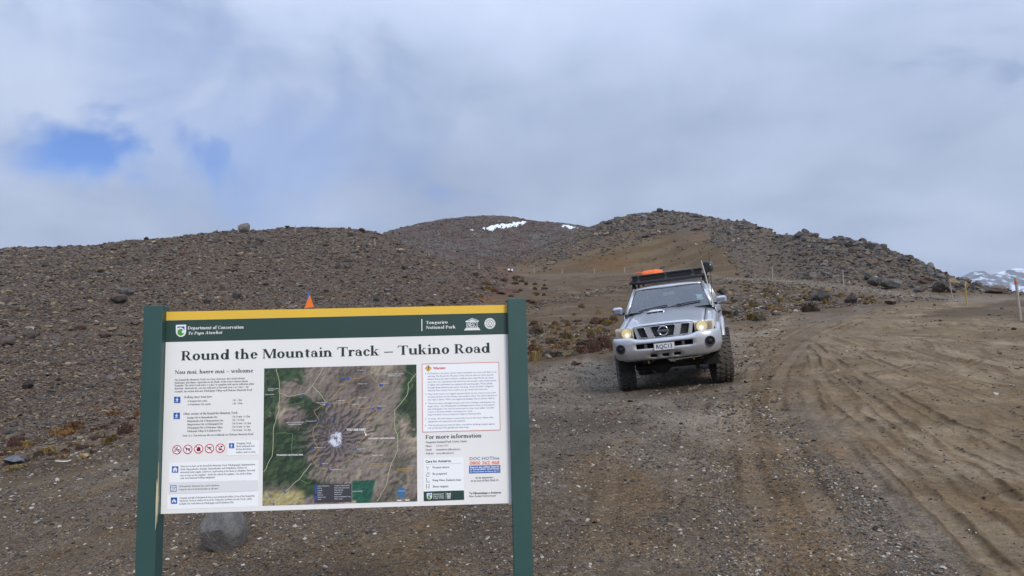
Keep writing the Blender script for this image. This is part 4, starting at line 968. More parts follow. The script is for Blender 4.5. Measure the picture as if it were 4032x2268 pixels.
msk = M_(t, 'MULTIPLY', M_(t, 'MULTIPLY', edge, fr), zr)
msk = M_(t, 'GREATER_THAN', M_(t, 'ADD', M_(t, 'MULTIPLY', msk, .55), M_(t, 'MULTIPLY', M_(t, 'MULTIPLY', nz, .62), M_(t, 'GREATER_THAN', msk, .02))), .57)
k = ramp(t, noise(t, co, 6, 5, .6).outputs[0], [(.3, .88), (.7, 1.0)], 'LINEAR')
t.links.new(mixc(t, msk, mixc(t, 1.0, srgb(50, 82, 79), k, 'MULTIPLY'), srgb(206, 194, 158)), p.inputs['Base Color'])
for s, m_ in ((-1, scr), (1, G_paint)):
    b = MB(); x0 = s * (PW / 2 + .046)
    b.box((x0, 0, (BASE + PH / 2 + .028 - .55) / 2), (.0895, .088, BASE + PH / 2 + .028 + .55)); b.build('post', m_, sign, bevel=.003)
panel = MB().box((0, .006, BASE), (PW, .012, PH)).build('panel', W_print, sign, bevel=.001)
def flat(name, poly, w, m, parent=None):
    b = MB(); b.add([P3(u, v, w) for u, v in poly], [tuple(range(len(poly)))]); return b.build(name, m, parent or panel, recalc=False)
class Ink:
    """printed marks of one colour on the panel: many shapes, one mesh"""
    def __init__(s, w): s.b = MB(); s.w = w; s.k = 0
    def poly(s, pts):
        s.k = (s.k + 1) % 7; s.b.add([P3(u, v, s.w + s.k * .00004) for u, v in pts], [tuple(range(len(pts)))]); return s
    def rect(s, a, b_): return s.poly([(a[0], a[1]), (b_[0], a[1]), (b_[0], b_[1]), (a[0], b_[1])])
    def arc(s, c, ro, ri, a0=0, a1=360, n=28):
        pts_o = [(c[0] + ro * math.cos(R_(a0 + (a1 - a0) * i / n)), c[1] + ro * math.sin(R_(a0 + (a1 - a0) * i / n))) for i in range(n + 1)]
        pts_i = [(c[0] + ri * math.cos(R_(a0 + (a1 - a0) * i / n)), c[1] + ri * math.sin(R_(a0 + (a1 - a0) * i / n))) for i in range(n + 1)]
        s.k = (s.k + 1) % 7; w = s.w + s.k * .00004
        s.b.add([P3(u, v, w) for u, v in pts_o + pts_i], [(i, i + 1, n + 2 + i, n + 1 + i) for i in range(n)]); return s
    def disc(s, c, r, n=24): return s.poly([(c[0] + r * math.cos(6.2832 * i / n), c[1] + r * math.sin(6.2832 * i / n)) for i in range(n)])
    def ribbon(s, pts, wd):
        s.k = (s.k + 1) % 7; w = s.w + s.k * .00004; V = []
        for i, (u, v) in enumerate(pts):
            a, b_ = pts[max(i - 1, 0)], pts[min(i + 1, len(pts) - 1)]; dx, dy = b_[0] - a[0], b_[1] - a[1]; L = math.hypot(dx, dy) or 1
            V += [P3(u - dy / L * wd / 2, v + dx / L * wd / 2, w), P3(u + dy / L * wd / 2, v - dx / L * wd / 2, w)]
        s.b.add(V, [(2 * i, 2 * i + 1, 2 * i + 3, 2 * i + 2) for i in range(len(pts) - 1)]); return s
    def build(s, name, m, parent=None): return s.b.build(name, m, parent or panel, recalc=False)

# ---- an old-style serif alphabet, drawn from stems, serifs and swelling bowls (em units)
ST, TH, SF, SH, XH, CAPH, ASC = .145, .058, .055, .034, .45, .66, .72
def g_r(x0, y0, x1, y1): return [[(x0, y0), (x1, y0), (x1, y1), (x0, y1)]]
def g_stem(x, y0, y1, w=ST): return g_r(x, y0, x + w, y1)
def g_ser(x, y, w=ST, l=1, r=1, up=1):
    a, b_ = x - SF * l, x + w + SF * r; y2 = y + SH * up
    return [[(a, y), (b_, y), (b_, y + SH * .55 * up), (x + w, y2 + .02 * up), (x, y2 + .02 * up), (a, y + SH * .55 * up)]]
def g_flag(x, y, w=ST): return [[(x - SF, y - .045), (x - SF, y - .06), (x + .01, y - .075), (x + w, y - .06), (x + w, y)]]
def g_arc(cx, cy, rx, ry, a0=0, a1=360, tw=ST, tn=TH, n=None):
    n = n or max(6, int(abs(a1 - a0) / 22)); out = []
    O = [(cx + rx * math.cos(R_(a0 + (a1 - a0) * i / n)), cy + ry * math.sin(R_(a0 + (a1 - a0) * i / n))) for i in range(n + 1)]
    I = [(cx + (rx - tw) * math.cos(R_(a0 + (a1 - a0) * i / n)), cy + (ry - tn) * math.sin(R_(a0 + (a1 - a0) * i / n))) for i in range(n + 1)]
    for i in range(n): out.append([O[i], O[i + 1], I[i + 1], I[i]])
    return out
def g_diag(x0, y0, x1, y1, w): return [[(x0, y0), (x0 + w, y0), (x1 + w, y1), (x1, y1)]]
def g_dot(cx, cy, r=.062): return [[(cx + r * math.cos(i * .785), cy + r * math.sin(i * .785)) for i in range(8)]]
def g_tri(*p): return [list(p)]
def nstem(x, y1=XH): return g_stem(x, 0, y1 - .01) + g_ser(x, 0)
def hump(x): return g_arc(x + .115, XH - .16, .165, .17, 0, 150, ST, .05) + g_stem(x + .168, 0, XH - .155) + g_ser(x + .168, 0)
SG = {
 'a': (.47, g_arc(.20, .14, .165, .15, 0, 360, .1, .035) + g_stem(.265, .04, .31) + g_arc(.215, .29, .165, .17, 0, 160, .11, .045) + g_dot(.085, .34, .05) + g_tri((.265, .06), (.38, .06), (.45, .03), (.45, 0), (.33, 0))),
 'b': (.53, g_stem(.05, .02, ASC) + g_flag(.05, ASC) + g_arc(.28, .225, .215, .24)), 'c': (.44, g_arc(.245, .225, .21, .24, 35, 325, ST, .05) + g_dot(.37, .34, .055)),
 'd': (.56, g_stem(.36, 0, ASC) + g_flag(.36, ASC) + g_arc(.25, .225, .215, .24) + g_ser(.36, 0, l=0)), 'e': (.46, g_arc(.245, .225, .21, .24, 0, 325, ST, .045) + g_r(.12, .235, .44, .275)),
 'f': (.34, g_stem(.09, 0, .58) + g_ser(.09, 0) + g_arc(.25, .56, .16, .17, 30, 180, ST, .05) + g_r(.02, XH - .04, .31, XH)),
 'g': (.48, g_arc(.22, .30, .17, .165) + g_arc(.235, -.08, .2, .145, 0, 360, .07, .05) + g_diag(.1, .02, .12, .15, .08) + g_r(.32, .38, .46, .43)),
 'h': (.57, g_stem(.06, 0, ASC) + g_flag(.06, ASC) + g_ser(.06, 0) + hump(.17)), 'i': (.28, nstem(.08) + g_flag(.08, XH) + g_dot(.13, .62)),
 'j': (.27, g_stem(.08, -.1, XH) + g_flag(.08, XH) + g_dot(.13, .62)), 'k': (.56, g_stem(.06, 0, ASC) + g_flag(.06, ASC) + g_ser(.06, 0) + g_diag(.16, .2, .36, .43, .06) + g_diag(.36, 0, .22, .27, .13) + g_r(.32, 0, .55, .034) + g_r(.3, XH - .034, .5, XH)),
 'l': (.28, g_stem(.08, 0, ASC) + g_flag(.08, ASC) + g_ser(.08, 0)), 'm': (.85, nstem(.06) + g_flag(.06, XH) + hump(.17) + hump(.45)),
 'n': (.57, nstem(.06) + g_flag(.06, XH) + hump(.17)), 'o': (.50, g_arc(.25, .225, .225, .24)), 'p': (.54, g_stem(.06, -.2, XH - .01) + g_flag(.06, XH) + g_ser(.06, -.2) + g_arc(.28, .225, .215, .24)),
 'q': (.53, g_stem(.36, -.2, XH) + g_ser(.36, -.2) + g_arc(.25, .225, .215, .24)), 'r': (.41, nstem(.06) + g_flag(.06, XH) + g_arc(.31, .28, .16, .17, 50, 170, .08, .06) + g_dot(.345, .385, .06)),
 's': (.38, g_arc(.19, .33, .14, .135, 20, 250, .09, .045) + g_arc(.19, .12, .15, .135, -160, 80, .1, .045)), 't': (.36, g_stem(.09, .06, .56) + g_r(.02, XH - .04, .32, XH) + g_arc(.23, .12, .14, .13, 180, 310, ST, .05)),
 'u': (.57, g_stem(.06, .12, XH) + g_flag(.06, XH) + g_arc(.225, .16, .165, .17, 180, 330, ST, .05) + g_stem(.36, 0, XH) + g_flag(.36, XH) + g_ser(.36, 0, l=0)),
 'v': (.50, g_diag(.2, 0, .03, XH, .13) + g_diag(.22, 0, .38, XH, .05) + g_r(0, XH - .034, .2, XH) + g_r(.32, XH - .034, .49, XH)),
 'w': (.75, g_diag(.17, 0, .02, XH, .12) + g_diag(.2, 0, .33, XH, .05) + g_diag(.46, 0, .31, XH, .12) + g_diag(.49, 0, .62, XH, .05) + g_r(0, XH - .034, .18, XH) + g_r(.56, XH - .034, .74, XH)),
 'x': (.50, g_diag(.34, 0, .03, XH, .13) + g_diag(.03, 0, .38, XH, .055)), 'y': (.50, g_diag(.2, 0, .03, XH, .13) + g_diag(.1, -.2, .39, XH, .055) + g_dot(.1, -.17, .05) + g_r(.32, XH - .034, .49, XH)), 'z': (.42, g_r(.04, 0, .39, .05) + g_r(.04, XH - .05, .38, XH) + g_diag(.04, .03, .27, XH - .03, .1)),
 'A': (.70, g_diag(.47, 0, .26, CAPH, .14) + g_diag(.05, 0, .29, CAPH, .05) + g_r(.17, .2, .5, .24) + g_r(0, 0, .2, .034) + g_r(.4, 0, .7, .034)), 'B': (.6, g_stem(.08, 0, CAPH) + g_ser(.08, 0) + g_arc(.28, .49, .2, .17, -90, 90) + g_arc(.29, .18, .24, .18, -90, 90) + g_r(.08, 0, .3, .04) + g_r(.08, .32, .3, .36) + g_r(.08, .62, .3, .66)),
 'C': (.66, g_arc(.35, .33, .31, .35, 40, 320, .13, .05) + g_r(.55, .42, .585, .66) + g_r(.55, .05, .58, .2)), 'D': (.72, g_stem(.08, 0, CAPH) + g_ser(.08, 0, r=0) + g_arc(.33, .33, .35, .33, -90, 90, .13, .045) + g_r(.03, 0, .35, .042) + g_r(.03, .618, .35, .66)),
 'E': (.58, g_stem(.08, 0, CAPH) + g_r(.03, 0, .54, .042) + g_r(.03, .618, .52, .66) + g_r(.15, .32, .42, .36) + g_r(.5, 0, .54, .17) + g_r(.48, .5, .52, .66)), 'F': (.55, g_stem(.08, 0, CAPH) + g_ser(.08, 0) + g_r(.03, .618, .52, .66) + g_r(.15, .31, .42, .35) + g_r(.48, .48, .52, .66) + g_r(.39, .24, .42, .42)),
 'G': (.7, g_arc(.35, .33, .31, .35, 40, 320, .13, .05) + g_stem(.5, .02, .28) + g_r(.44, .25, .68, .29)), 'H': (.76, g_stem(.08, 0, CAPH) + g_stem(.56, 0, CAPH) + g_ser(.08, 0) + g_ser(.56, 0) + g_ser(.08, CAPH, up=-1) + g_ser(.56, CAPH, up=-1) + g_r(.15, .32, .6, .36)),
 'I': (.32, g_stem(.1, 0, CAPH) + g_ser(.1, 0) + g_ser(.1, CAPH, up=-1)), 'J': (.34, g_stem(.1, -.05, CAPH) + g_ser(.1, CAPH, up=-1)), 'K': (.68, g_stem(.08, 0, CAPH) + g_ser(.08, 0) + g_ser(.08, CAPH, up=-1) + g_diag(.2, .28, .46, CAPH, .06) + g_diag(.46, 0, .25, .38, .15)),
 'L': (.55, g_stem(.08, 0, CAPH) + g_ser(.08, CAPH, up=-1) + g_r(.03, 0, .52, .042) + g_r(.48, 0, .52, .18)), 'M': (.86, g_stem(.09, 0, CAPH, .05) + g_diag(.38, 0, .08, CAPH, .15) + g_diag(.40, 0, .64, CAPH, .06) + g_stem(.66, 0, CAPH) + g_ser(.09, 0, .05) + g_ser(.66, 0) + g_r(.02, .626, .18, .66) + g_r(.66, .626, .83, .66)),
 'N': (.74, g_stem(.09, 0, CAPH, .05) + g_diag(.52, 0, .08, CAPH, .15) + g_stem(.61, 0, CAPH, .05) + g_ser(.09, 0, .05) + g_ser(.61, CAPH, .05, up=-1)), 'O': (.72, g_arc(.36, .33, .33, .35, 0, 360, .135, .045, 20)),
 'P': (.58, g_stem(.08, 0, CAPH) + g_ser(.08, 0) + g_arc(.3, .475, .24, .187, -90, 90, .125, .04) + g_r(.03, .62, .32, .66) + g_r(.15, .288, .32, .328)), 'R': (.66, g_stem(.08, 0, CAPH) + g_ser(.08, 0) + g_arc(.3, .485, .22, .177, -90, 90, .125, .04) + g_r(.03, .622, .32, .662) + g_r(.15, .308, .32, .348) + g_diag(.46, 0, .25, .34, .14) + g_r(.46, 0, .67, .034)),
 'S': (.5, g_arc(.25, .48, .18, .185, 20, 250, .1, .05) + g_arc(.25, .18, .2, .19, -160, 80, .11, .05)), 'T': (.64, g_stem(.265, 0, CAPH) + g_ser(.265, 0) + g_r(.03, .612, .61, .66) + g_tri((.03, .66), (.005, .48), (.03, .48), (.08, .64)) + g_tri((.61, .66), (.635, .48), (.61, .48), (.56, .64))),
 'U': (.72, g_stem(.1, .2, CAPH) + g_arc(.36, .22, .26, .23, 180, 360, ST, .05) + g_stem(.565, .2, CAPH, .055)), 'V': (.68, g_diag(.28, 0, .04, CAPH, .15) + g_diag(.31, 0, .55, CAPH, .055)), 'W': (.94, g_diag(.22, 0, .03, CAPH, .14) + g_diag(.25, 0, .42, CAPH, .05) + g_diag(.58, 0, .39, CAPH, .14) + g_diag(.61, 0, .82, CAPH, .05)), 'Y': (.64, g_stem(.26, 0, .32) + g_ser(.26, 0) + g_diag(.27, .3, .03, CAPH, .14) + g_diag(.3, .3, .52, CAPH, .05)),
 '0': (.5, g_arc(.25, .3, .21, .31, 0, 360, .1)), '1': (.4, g_stem(.15, 0, .6) + g_ser(.15, 0)), '2': (.5, g_arc(.23, .43, .18, .18, -40, 170, .1) + g_diag(.05, 0, .3, .33, .09) + g_r(.05, 0, .45, .08)), '3': (.48, g_arc(.22, .45, .17, .16, -90, 160, .1) + g_arc(.22, .16, .2, .17, -160, 90, .1)), '4': (.52, g_stem(.3, 0, .6, .09) + g_r(.03, .15, .48, .21) + g_diag(.03, .18, .28, .6, .06)),
 '5': (.48, g_r(.1, .54, .42, .6) + g_r(.1, .32, .15, .58) + g_arc(.22, .18, .2, .19, -160, 130, .1)), '6': (.5, g_arc(.25, .19, .2, .2, 0, 360, .1) + g_arc(.4, .25, .35, .38, 110, 180, .1)), '7': (.46, g_r(.04, .53, .43, .6) + g_diag(.12, 0, .34, .56, .09)), '8': (.5, g_arc(.25, .45, .16, .15, 0, 360, .08) + g_arc(.25, .16, .2, .17, 0, 360, .1)), '9': (.5, g_arc(.25, .4, .2, .2, 0, 360, .1) + g_arc(.1, .36, .35, .38, -70, 0, .1)),
 '.': (.24, g_dot(.12, .05)), ',': (.24, g_dot(.12, .05) + g_tri((.08, .04), (.18, .04), (.08, -.12))), '-': (.34, g_r(.04, .18, .3, .24)), '\u2013': (.56, g_r(.02, .19, .54, .245)), '(': (.32, g_arc(.36, .25, .28, .45, 125, 235, .08, .05)), ')': (.32, g_arc(-.04, .25, .28, .45, -55, 55, .08, .05)),
 '/': (.34, g_diag(.02, -.05, .28, .7, .05)), ':': (.24, g_dot(.12, .05) + g_dot(.12, .38)), '@': (.8, g_arc(.4, .25, .35, .35, 0, 360, .06, .05) + g_arc(.4, .25, .17, .18, 0, 360, .07, .05)), ' ': (.26, []),
}
def serif(ink, s, a, b_, cap, slant=0.0, scale_fit=True):
    tot = sum(SG[c][0] for c in s); L = math.hypot(b_[0] - a[0], b_[1] - a[1]); ex = ((b_[0] - a[0]) / L, (b_[1] - a[1]) / L); ey = (-ex[1], ex[0])
    sx, sy = L / tot, cap / CAPH; x = 0
    for c in s:
        adv, gl = SG[c]
        for pl in gl:
            q_ = [((x + u + v * slant) * sx, v * sy) for u, v in pl]
            ink.poly([(a[0] + u * ex[0] + v * ey[0], a[1] + u * ex[1] + v * ey[1]) for u, v in q_])
        x += adv
    return ink
# ---- plain sans lettering from the built-in typeface
_fc = {}
def sans_mesh(s, bold=0.0):
    cu = bpy.data.curves.new('lettering', 'FONT'); cu.body = s; cu.size = 1.0; cu.resolution_u = 2; cu.offset = bold; cu.fill_mode = 'FRONT'
    o = bpy.data.objects.new('lettering', cu); COL.objects.link(o)
    dg = bpy.context.evaluated_depsgraph_get(); me = bpy.data.meshes.new_from_object(o.evaluated_get(dg))
    V = [tuple(v.co) for v in me.vertices]; Fc = [tuple(pl.vertices) for pl in me.polygons]
    bpy.data.objects.remove(o); bpy.data.curves.remove(cu); bpy.data.meshes.remove(me)
    return V, Fc
def sans(ink, s, a, b_, cap, bold=0.0):
    V, Fc = sans_mesh(s, bold)
    x0, x1 = min(v[0] for v in V), max(v[0] for v in V); L = math.hypot(b_[0] - a[0], b_[1] - a[1]); ex = ((b_[0] - a[0]) / L, (b_[1] - a[1]) / L); ey = (-ex[1], ex[0])
    sx, sy = L / (x1 - x0), cap / .70; ink.k = (ink.k + 1) % 7; w = ink.w + ink.k * .00004
    ink.b.add([P3(a[0] + (v[0] - x0) * sx * ex[0] + v[1] * sy * ey[0], a[1] + (v[0] - x0) * sx * ex[1] + v[1] * sy * ey[1], w) for v in V], Fc)
    return ink
def cap1(z): return z * .3312 * MPX
def cap3(z): return z * .4473 * MPX
def cap5(z): return z * .428 * MPX
# ---- bands
hW = PW / 2
vt = PH / 2; y1 = (Z1(470, 367)[1] + 0.0, Z2(2113, 274)[1]); y2 = (Z1(462, 625)[1], Z2(2118, 530)[1])
flat('yellow_band', [(-hW, vt), (-hW, y1[0]), (hW, y1[1]), (hW, vt)][::1], .0006, Y_print)
flat('header_band', [(-hW, y1[0] - .0008), (-hW, y2[0]), (hW, y2[1]), (hW, y1[1] - .0008)], .0006, G_print)
# ---- header
ink = Ink(.0012); serif(ink, 'Department of Conservation', Z1(722, 476), Z1(1390, 464), cap1(38)); serif(ink, 'Te Papa Atawhai', Z1(722, 538), Z1(1130, 526), cap1(36), .22)
serif(ink, 'Tongariro', Z2(1138, 411), Z2(1398, 404), cap1(36)); serif(ink, 'National Park', Z2(1138, 469), Z2(1493, 461), cap1(36))
ink.rect(Z2(1085, 352), Z2(1096, 494)); ink.build('header_lettering', WT)
def shield(z, x0, y0, s, w):
    q = lambda x, y: z(x0 + x * s, y0 + y * s)
    a = Ink(w); pts = [q(0, 0), q(122, -4), q(122, 75)] + [q(61 + 61 * math.cos(R_(t_)), 78 + 64 * math.sin(R_(t_))) for t_ in range(10, 175, 15)] + [q(0, 80)]
    a.poly(pts[::-1]); o = a.build('shield_emblem', WT)
    b = Ink(w + .0004); b.poly([q(18, 20), q(104, 16), q(104, 62), q(80, 40), q(52, 36), q(18, 52)][::-1]); b.build('shield_sky', BL)
    c_ = Ink(w + .0005); cc = q(60, 87); r_ = abs(q(101, 87)[0] - cc[0]); c_.disc(cc, r_); c_.build('shield_land', MG)
    d = Ink(w + .0009); d.arc(q(52, 78), r_ * 1.18, r_ * .86, 20, 165, 14); d.disc(q(88, 82), r_ * .42, 14); d.build('shield_wave', WT)
    return o
shield(Z1, 582, 421, 1.0, .0011)
ink = Ink(.0012)          # temple emblem with five lettered columns
ink.poly([Z2(1612, 376), Z2(1688, 340), Z2(1768, 368), Z2(1752, 366), Z2(1688, 348), Z2(1632, 372)][::-1]); ink.poly([Z2(1648, 372), Z2(1688, 355), Z2(1732, 368)][::-1]); ink.rect(Z2(1610, 374), Z2(1768, 383))
for k_ in range(6): sans(ink, 'UNESCO'[k_], Z2(1620 + k_ * 24, 448 - k_ * .6), Z2(1638 + k_ * 24, 447 - k_ * .6), cap1(60), .02)
for k_, (xa, xb) in enumerate(((1612, 1768), (1604, 1776), (1594, 1784))): ink.rect(Z2(xa, 454 + k_ * 11), Z2(xb, 460 + k_ * 11))
ink.build('temple_emblem', WT)
cc = Z2(1899, 404); r_ = cap1(67)
ink = Ink(.0012); ink.disc(cc, r_, 36); ink.build('round_emblem', WT)
ink = Ink(.0017); ink.arc(cc, r_ * .66, r_ * .58, 0, 360, 36); dm = r_ * .36
for a_, b_ in (((0, dm), (dm, 0)), ((dm, 0), (.12 * r_, -.28 * r_)), ((0, dm), (-dm, 0)), ((-dm, 0), (-.12 * r_, -.28 * r_)), ((.12 * r_, -.28 * r_), (.12 * r_, -.6 * r_)), ((-.12 * r_, -.28 * r_), (-.12 * r_, -.6 * r_))):
    ink.ribbon([(cc[0] + a_[0], cc[1] + a_[1]), (cc[0] + b_[0], cc[1] + b_[1])], r_ * .09)
for k_ in range(26):
    if k_ % 13 in (0,): continue
    an = k_ / 26 * 6.283; ink.ribbon([(cc[0] + math.cos(an) * r_ * .76, cc[1] + math.sin(an) * r_ * .76), (cc[0] + math.cos(an) * r_ * .88, cc[1] + math.sin(an) * r_ * .88)], r_ * .08)
ink.build('round_emblem_lines', G_print)
# ---- title and left column
ink = Ink(.0010); serif(ink, 'Round the Mountain Track \u2013 Tukino Road', Z1(640, 843), pan(1931, 1388), cap1(112)); ink.build('title_lettering', DG)
ink = Ink(.0010); serif(ink, 'Nau mai, haere mai \u2013 welcome', Z1(568, 1004), Z1(1500, 984), cap1(44)); ink.build('greeting_lettering', DN)
ink = Ink(.0012)
for s_, x1_, ya, yb in (('The Round the Mountain Track (66.2 km) showcases the varied volcanic', 1404, 1085, 1064), ('landscapes and alpine vegetation on the flanks of the active volcano Mount', 1440, 1118, 1098),
                        ('Ruapehu. The entire track takes 4-6 days to complete and can be walked in either', 1516, 1151, 1130), ('direction. Alternatively, you can walk part of the track over 2 or 3 days \u2013 for', 1448, 1186, 1166), ('example, the section between Whakapapa Village and Ohakune Mountain Road.', 1492, 1222, 1200)):
    serif(ink, s_, Z1(567, ya), Z1(x1_, yb), cap1(21))
serif(ink, 'Walking times from here', Z1(678, 1290), Z1(1010, 1284), cap1(24)); serif(ink, 'to Rangipo Hut (south)', Z1(722, 1335), Z1(956, 1331), cap1(20)); serif(ink, 'to Waihohonu Hut (north)', Z1(722, 1375), Z1(1000, 1370), cap1(20))
serif(ink, '2 hr / 5 km', Z1(1254, 1324), Z1(1368, 1321), cap1(21)); serif(ink, '3 hr / 8 km', Z1(1254, 1364), Z1(1374, 1360), cap1(21))
serif(ink, 'Other sections of the Round the Mountain Track', Z3(497, 30), Z3(975, 19), cap3(19))
for k_, (s_, xb, s2, xc) in enumerate((('Rangipo Hut to Mangaehuehu Hut', 797, '5 hr 30 min / 8.5 km', 1084), ('Mangaehuehu Hut to Mangaturuturu Hut', 848, '5 hr / 11.9 km', 1034), ('Mangaturuturu Hut to Whakapapaiti Hut', 845, '5 hr 30 min / 10.3 km', 1093), ('Whakapapaiti Hut to Whakapapa Village', 842, '2 hr 30 min / 8.7 km', 1083), ('Whakapapa Village to Waihohonu Hut', 827, '5 hr 30 min / 14.3 km', 1092))):
    yy = 62 + k_ * 29.6; serif(ink, s_, Z3(530, yy + .5), Z3(xb, yy - 6), cap3(16)); serif(ink, s2, Z3(925, yy - 9), Z3(xc, yy - 12), cap3(16))
serif(ink, 'Note: it is 3 km between the two trailheads on Ohakune Mountain Road', Z3(490, 221), Z3(1112, 205), cap3(16))
serif(ink, 'Tramping Track:', Z3(962, 289), Z3(1100, 286), cap3(17))
for s_, xb, ya in (('Mostly unformed track', 1125, 314), ('but has directional', 1095, 340), ('markers, poles or cairns.', 1136, 366)): serif(ink, s_, Z3(961, ya), Z3(xb, ya - 4), cap3(15))
for s_, xb, ya in (('There are six huts on the Round the Mountain Track: Whakapapaiti, Mangaturuturu,', 1132, 491), ('Blyth, Mangaehuehu, Rangipo, Mangaehuehu, and Waihohonu. All have an', 1056, 517), ('untreated water supply, mattresses, and heating in the form of a fireplace. Firewood', 1128, 543), ('may or may not be supplied \u2013 check the website for updates. You need to bring', 1098, 570), ('your own food and cooking equipment.', 780, 594)):
    serif(ink, s_, Z3(470, ya), Z3(xb, ya - (xb - 470) * .028), cap3(15))
for s_, xb, ya in (('All Round the Mountain huts and Waihohonu', 814, 667), ('Campsite must be booked online in advance.', 808, 694)): serif(ink, s_, Z3(455, ya), Z3(xb, ya - 10), cap3(15))
for s_, xb, ya in (('Camping outside of designated sites is not permitted within 200 m of the Round the', 1126, 769), ('Mountain Track or within 500 m of the Tongariro Northern Circuit Track, which', 1099, 794), ('includes the track between Whakapapa and Waihohonu Hut', 940, 820)): serif(ink, s_, Z3(462, ya), Z3(xb, ya - (xb - 462) * .029), cap3(15))
ink.build('body_lettering', NV)
for k_, pl in enumerate(([(368, 453), (1160, 427), (1158, 604), (370, 627)], [(356, 733), (1156, 703), (1153, 836), (354, 862)], [(886, 262), (1163, 253), (1162, 380), (884, 389)])):
    flat('notice_patch', [Z3(*q_) for q_ in pl][::-1], .0007 + .00005 * k_, W2_print)
b = MB(); pl = [Z3(*q_) for q_ in [(372, 630), (1156, 604), (1154, 697), (371, 727)]][::-1]; b.prism(pl, P3, 0.0003, .0011); b.build('notice_plate', mat('plate_grey', srgb(226, 227, 230), .35), panel)
# pictograms
def square(z, x0, y0, s):
    q = lambda x, y: z(x0 + x * s, y0 + y * s - x * s * .012)
    i_ = Ink(.0013); i_.poly([q(0, 0), q(0, 100), q(100, 100), q(100, 0)]); i_.build('pictogram', BL); return q
def walker(q):
    i_ = Ink(.0018); i_.disc(q(52, 20), abs(q(60, 0)[0] - q(52, 0)[0]), 12)
    for pts, wd in (([(50, 32), (46, 58)], 14), ([(46, 56), (58, 72), (56, 90)], 9), ([(45, 56), (36, 74), (26, 88)], 9), ([(52, 36), (64, 48), (74, 50)], 7), ([(40, 34), (34, 52)], 14)): i_.ribbon([q(*a) for a in pts], abs(q(wd, 0)[0] - q(0, 0)[0]))
    i_.build('walking_figure', WT)
walker(square(Z1, 561, 1274, .75)); walker(square(Z3, 411, 11, .56)); walker(square(Z3, 899, 279, .455))
q = square(Z3, 397, 483, .56); i_ = Ink(.0018); i_.poly([q(50, 12), q(8, 48), q(20, 48), q(20, 86), q(42, 86), q(42, 58), q(58, 58), q(58, 86), q(80, 86), q(80, 48), q(92, 48)]); i_.build('hut_figure', WT)
q = square(Z3, 382, 651, .55); i_ = Ink(.0018); i_.poly([q(10, 35), q(10, 88), q(90, 88), q(90, 35)]); i_.poly([q(10, 12), q(10, 28), q(90, 28), q(90, 12)]); i_.build('calendar_figure', WT)
i_ = Ink(.0022); sans(i_, '17', q(26, 80), q(76, 79), cap3(20), .02); i_.build('calendar_number', BL)
q = square(Z3, 387, 757, .56); i_ = Ink(.0018); i_.poly([q(12, 78), q(38, 78), q(46, 40), q(36, 30)]); i_.poly([q(46, 40), q(58, 78), q(90, 78), q(64, 30), q(42, 30)]); i_.build('tent_figure', WT)
rr = Ink(.0016); bk = Ink(.0013); sl_ = Ink(.0020); wf = Ink(.0009)
for k_ in range(5):
    c_ = Z3(441 + k_ * 95.3, 336 - k_ * 3.4); r_ = cap3(40); o_ = lambda x, y: (c_[0] + x * r_, c_[1] + y * r_)
    wf.disc(c_, r_ * .9); rr.arc(c_, r_, r_ * .83); sl_.ribbon([o_(-.62, .62), o_(.62, -.62)], r_ * .13)
    if k_ == 0:
        for x in (-.4, .4): bk.arc(o_(x, -.2), r_ * .27, r_ * .19, 0, 360, 16)
        bk.ribbon([o_(-.4, -.2), o_(-.05, .18), o_(.3, .1), o_(.4, -.2)], r_ * .1); bk.disc(o_(.02, .5), r_ * .13, 10); bk.ribbon([o_(.05, .36), o_(-.15, .1), o_(.1, -.15)], r_ * .14)
    elif k_ == 1: bk.poly([o_(-.55, .2), o_(-.4, .38), o_(-.2, .15), o_(.45, .2), o_(.5, -.05), o_(-.3, -.08)][::-1]); bk.ribbon([o_(-.25, 0), o_(-.28, -.5)], r_ * .12); bk.ribbon([o_(.42, 0), o_(.45, -.5)], r_ * .12); bk.ribbon([o_(.45, .15), o_(.62, .35)], r_ * .08)
    elif k_ == 2: bk.poly([o_(-.35, -.5), o_(-.45, 0), o_(-.2, .2), o_(-.1, .6), o_(.1, .25), o_(.25, .5), o_(.42, 0), o_(.3, -.5)][::-1])
    elif k_ == 3: bk.ribbon([o_(-.55, .2), o_(.55, .28)], r_ * .12); bk.poly([o_(-.2, .2), o_(.2, .2), o_(.15, -.05), o_(-.15, -.05)][::-1]); bk.ribbon([o_(-.2, .1), o_(-.45, -.35)], r_ * .09); bk.ribbon([o_(.2, .1), o_(.4, -.3)], r_ * .09)
    else: bk.poly([o_(-.1, .2), o_(.2, .55), o_(.55, .45), o_(.35, .15)][::-1]); bk.poly([o_(-.5, -.1), o_(-.2, 0), o_(0, -.3), o_(.2, 0), o_(.4, -.2), o_(.1, -.5), o_(-.2, -.45)][::-1])
wf.build('pictogram_ground', W2_print); bk.build('pictogram_figures', BK); rr.build('prohibition_rings', RD); sl_.build('prohibition_bars', RD)
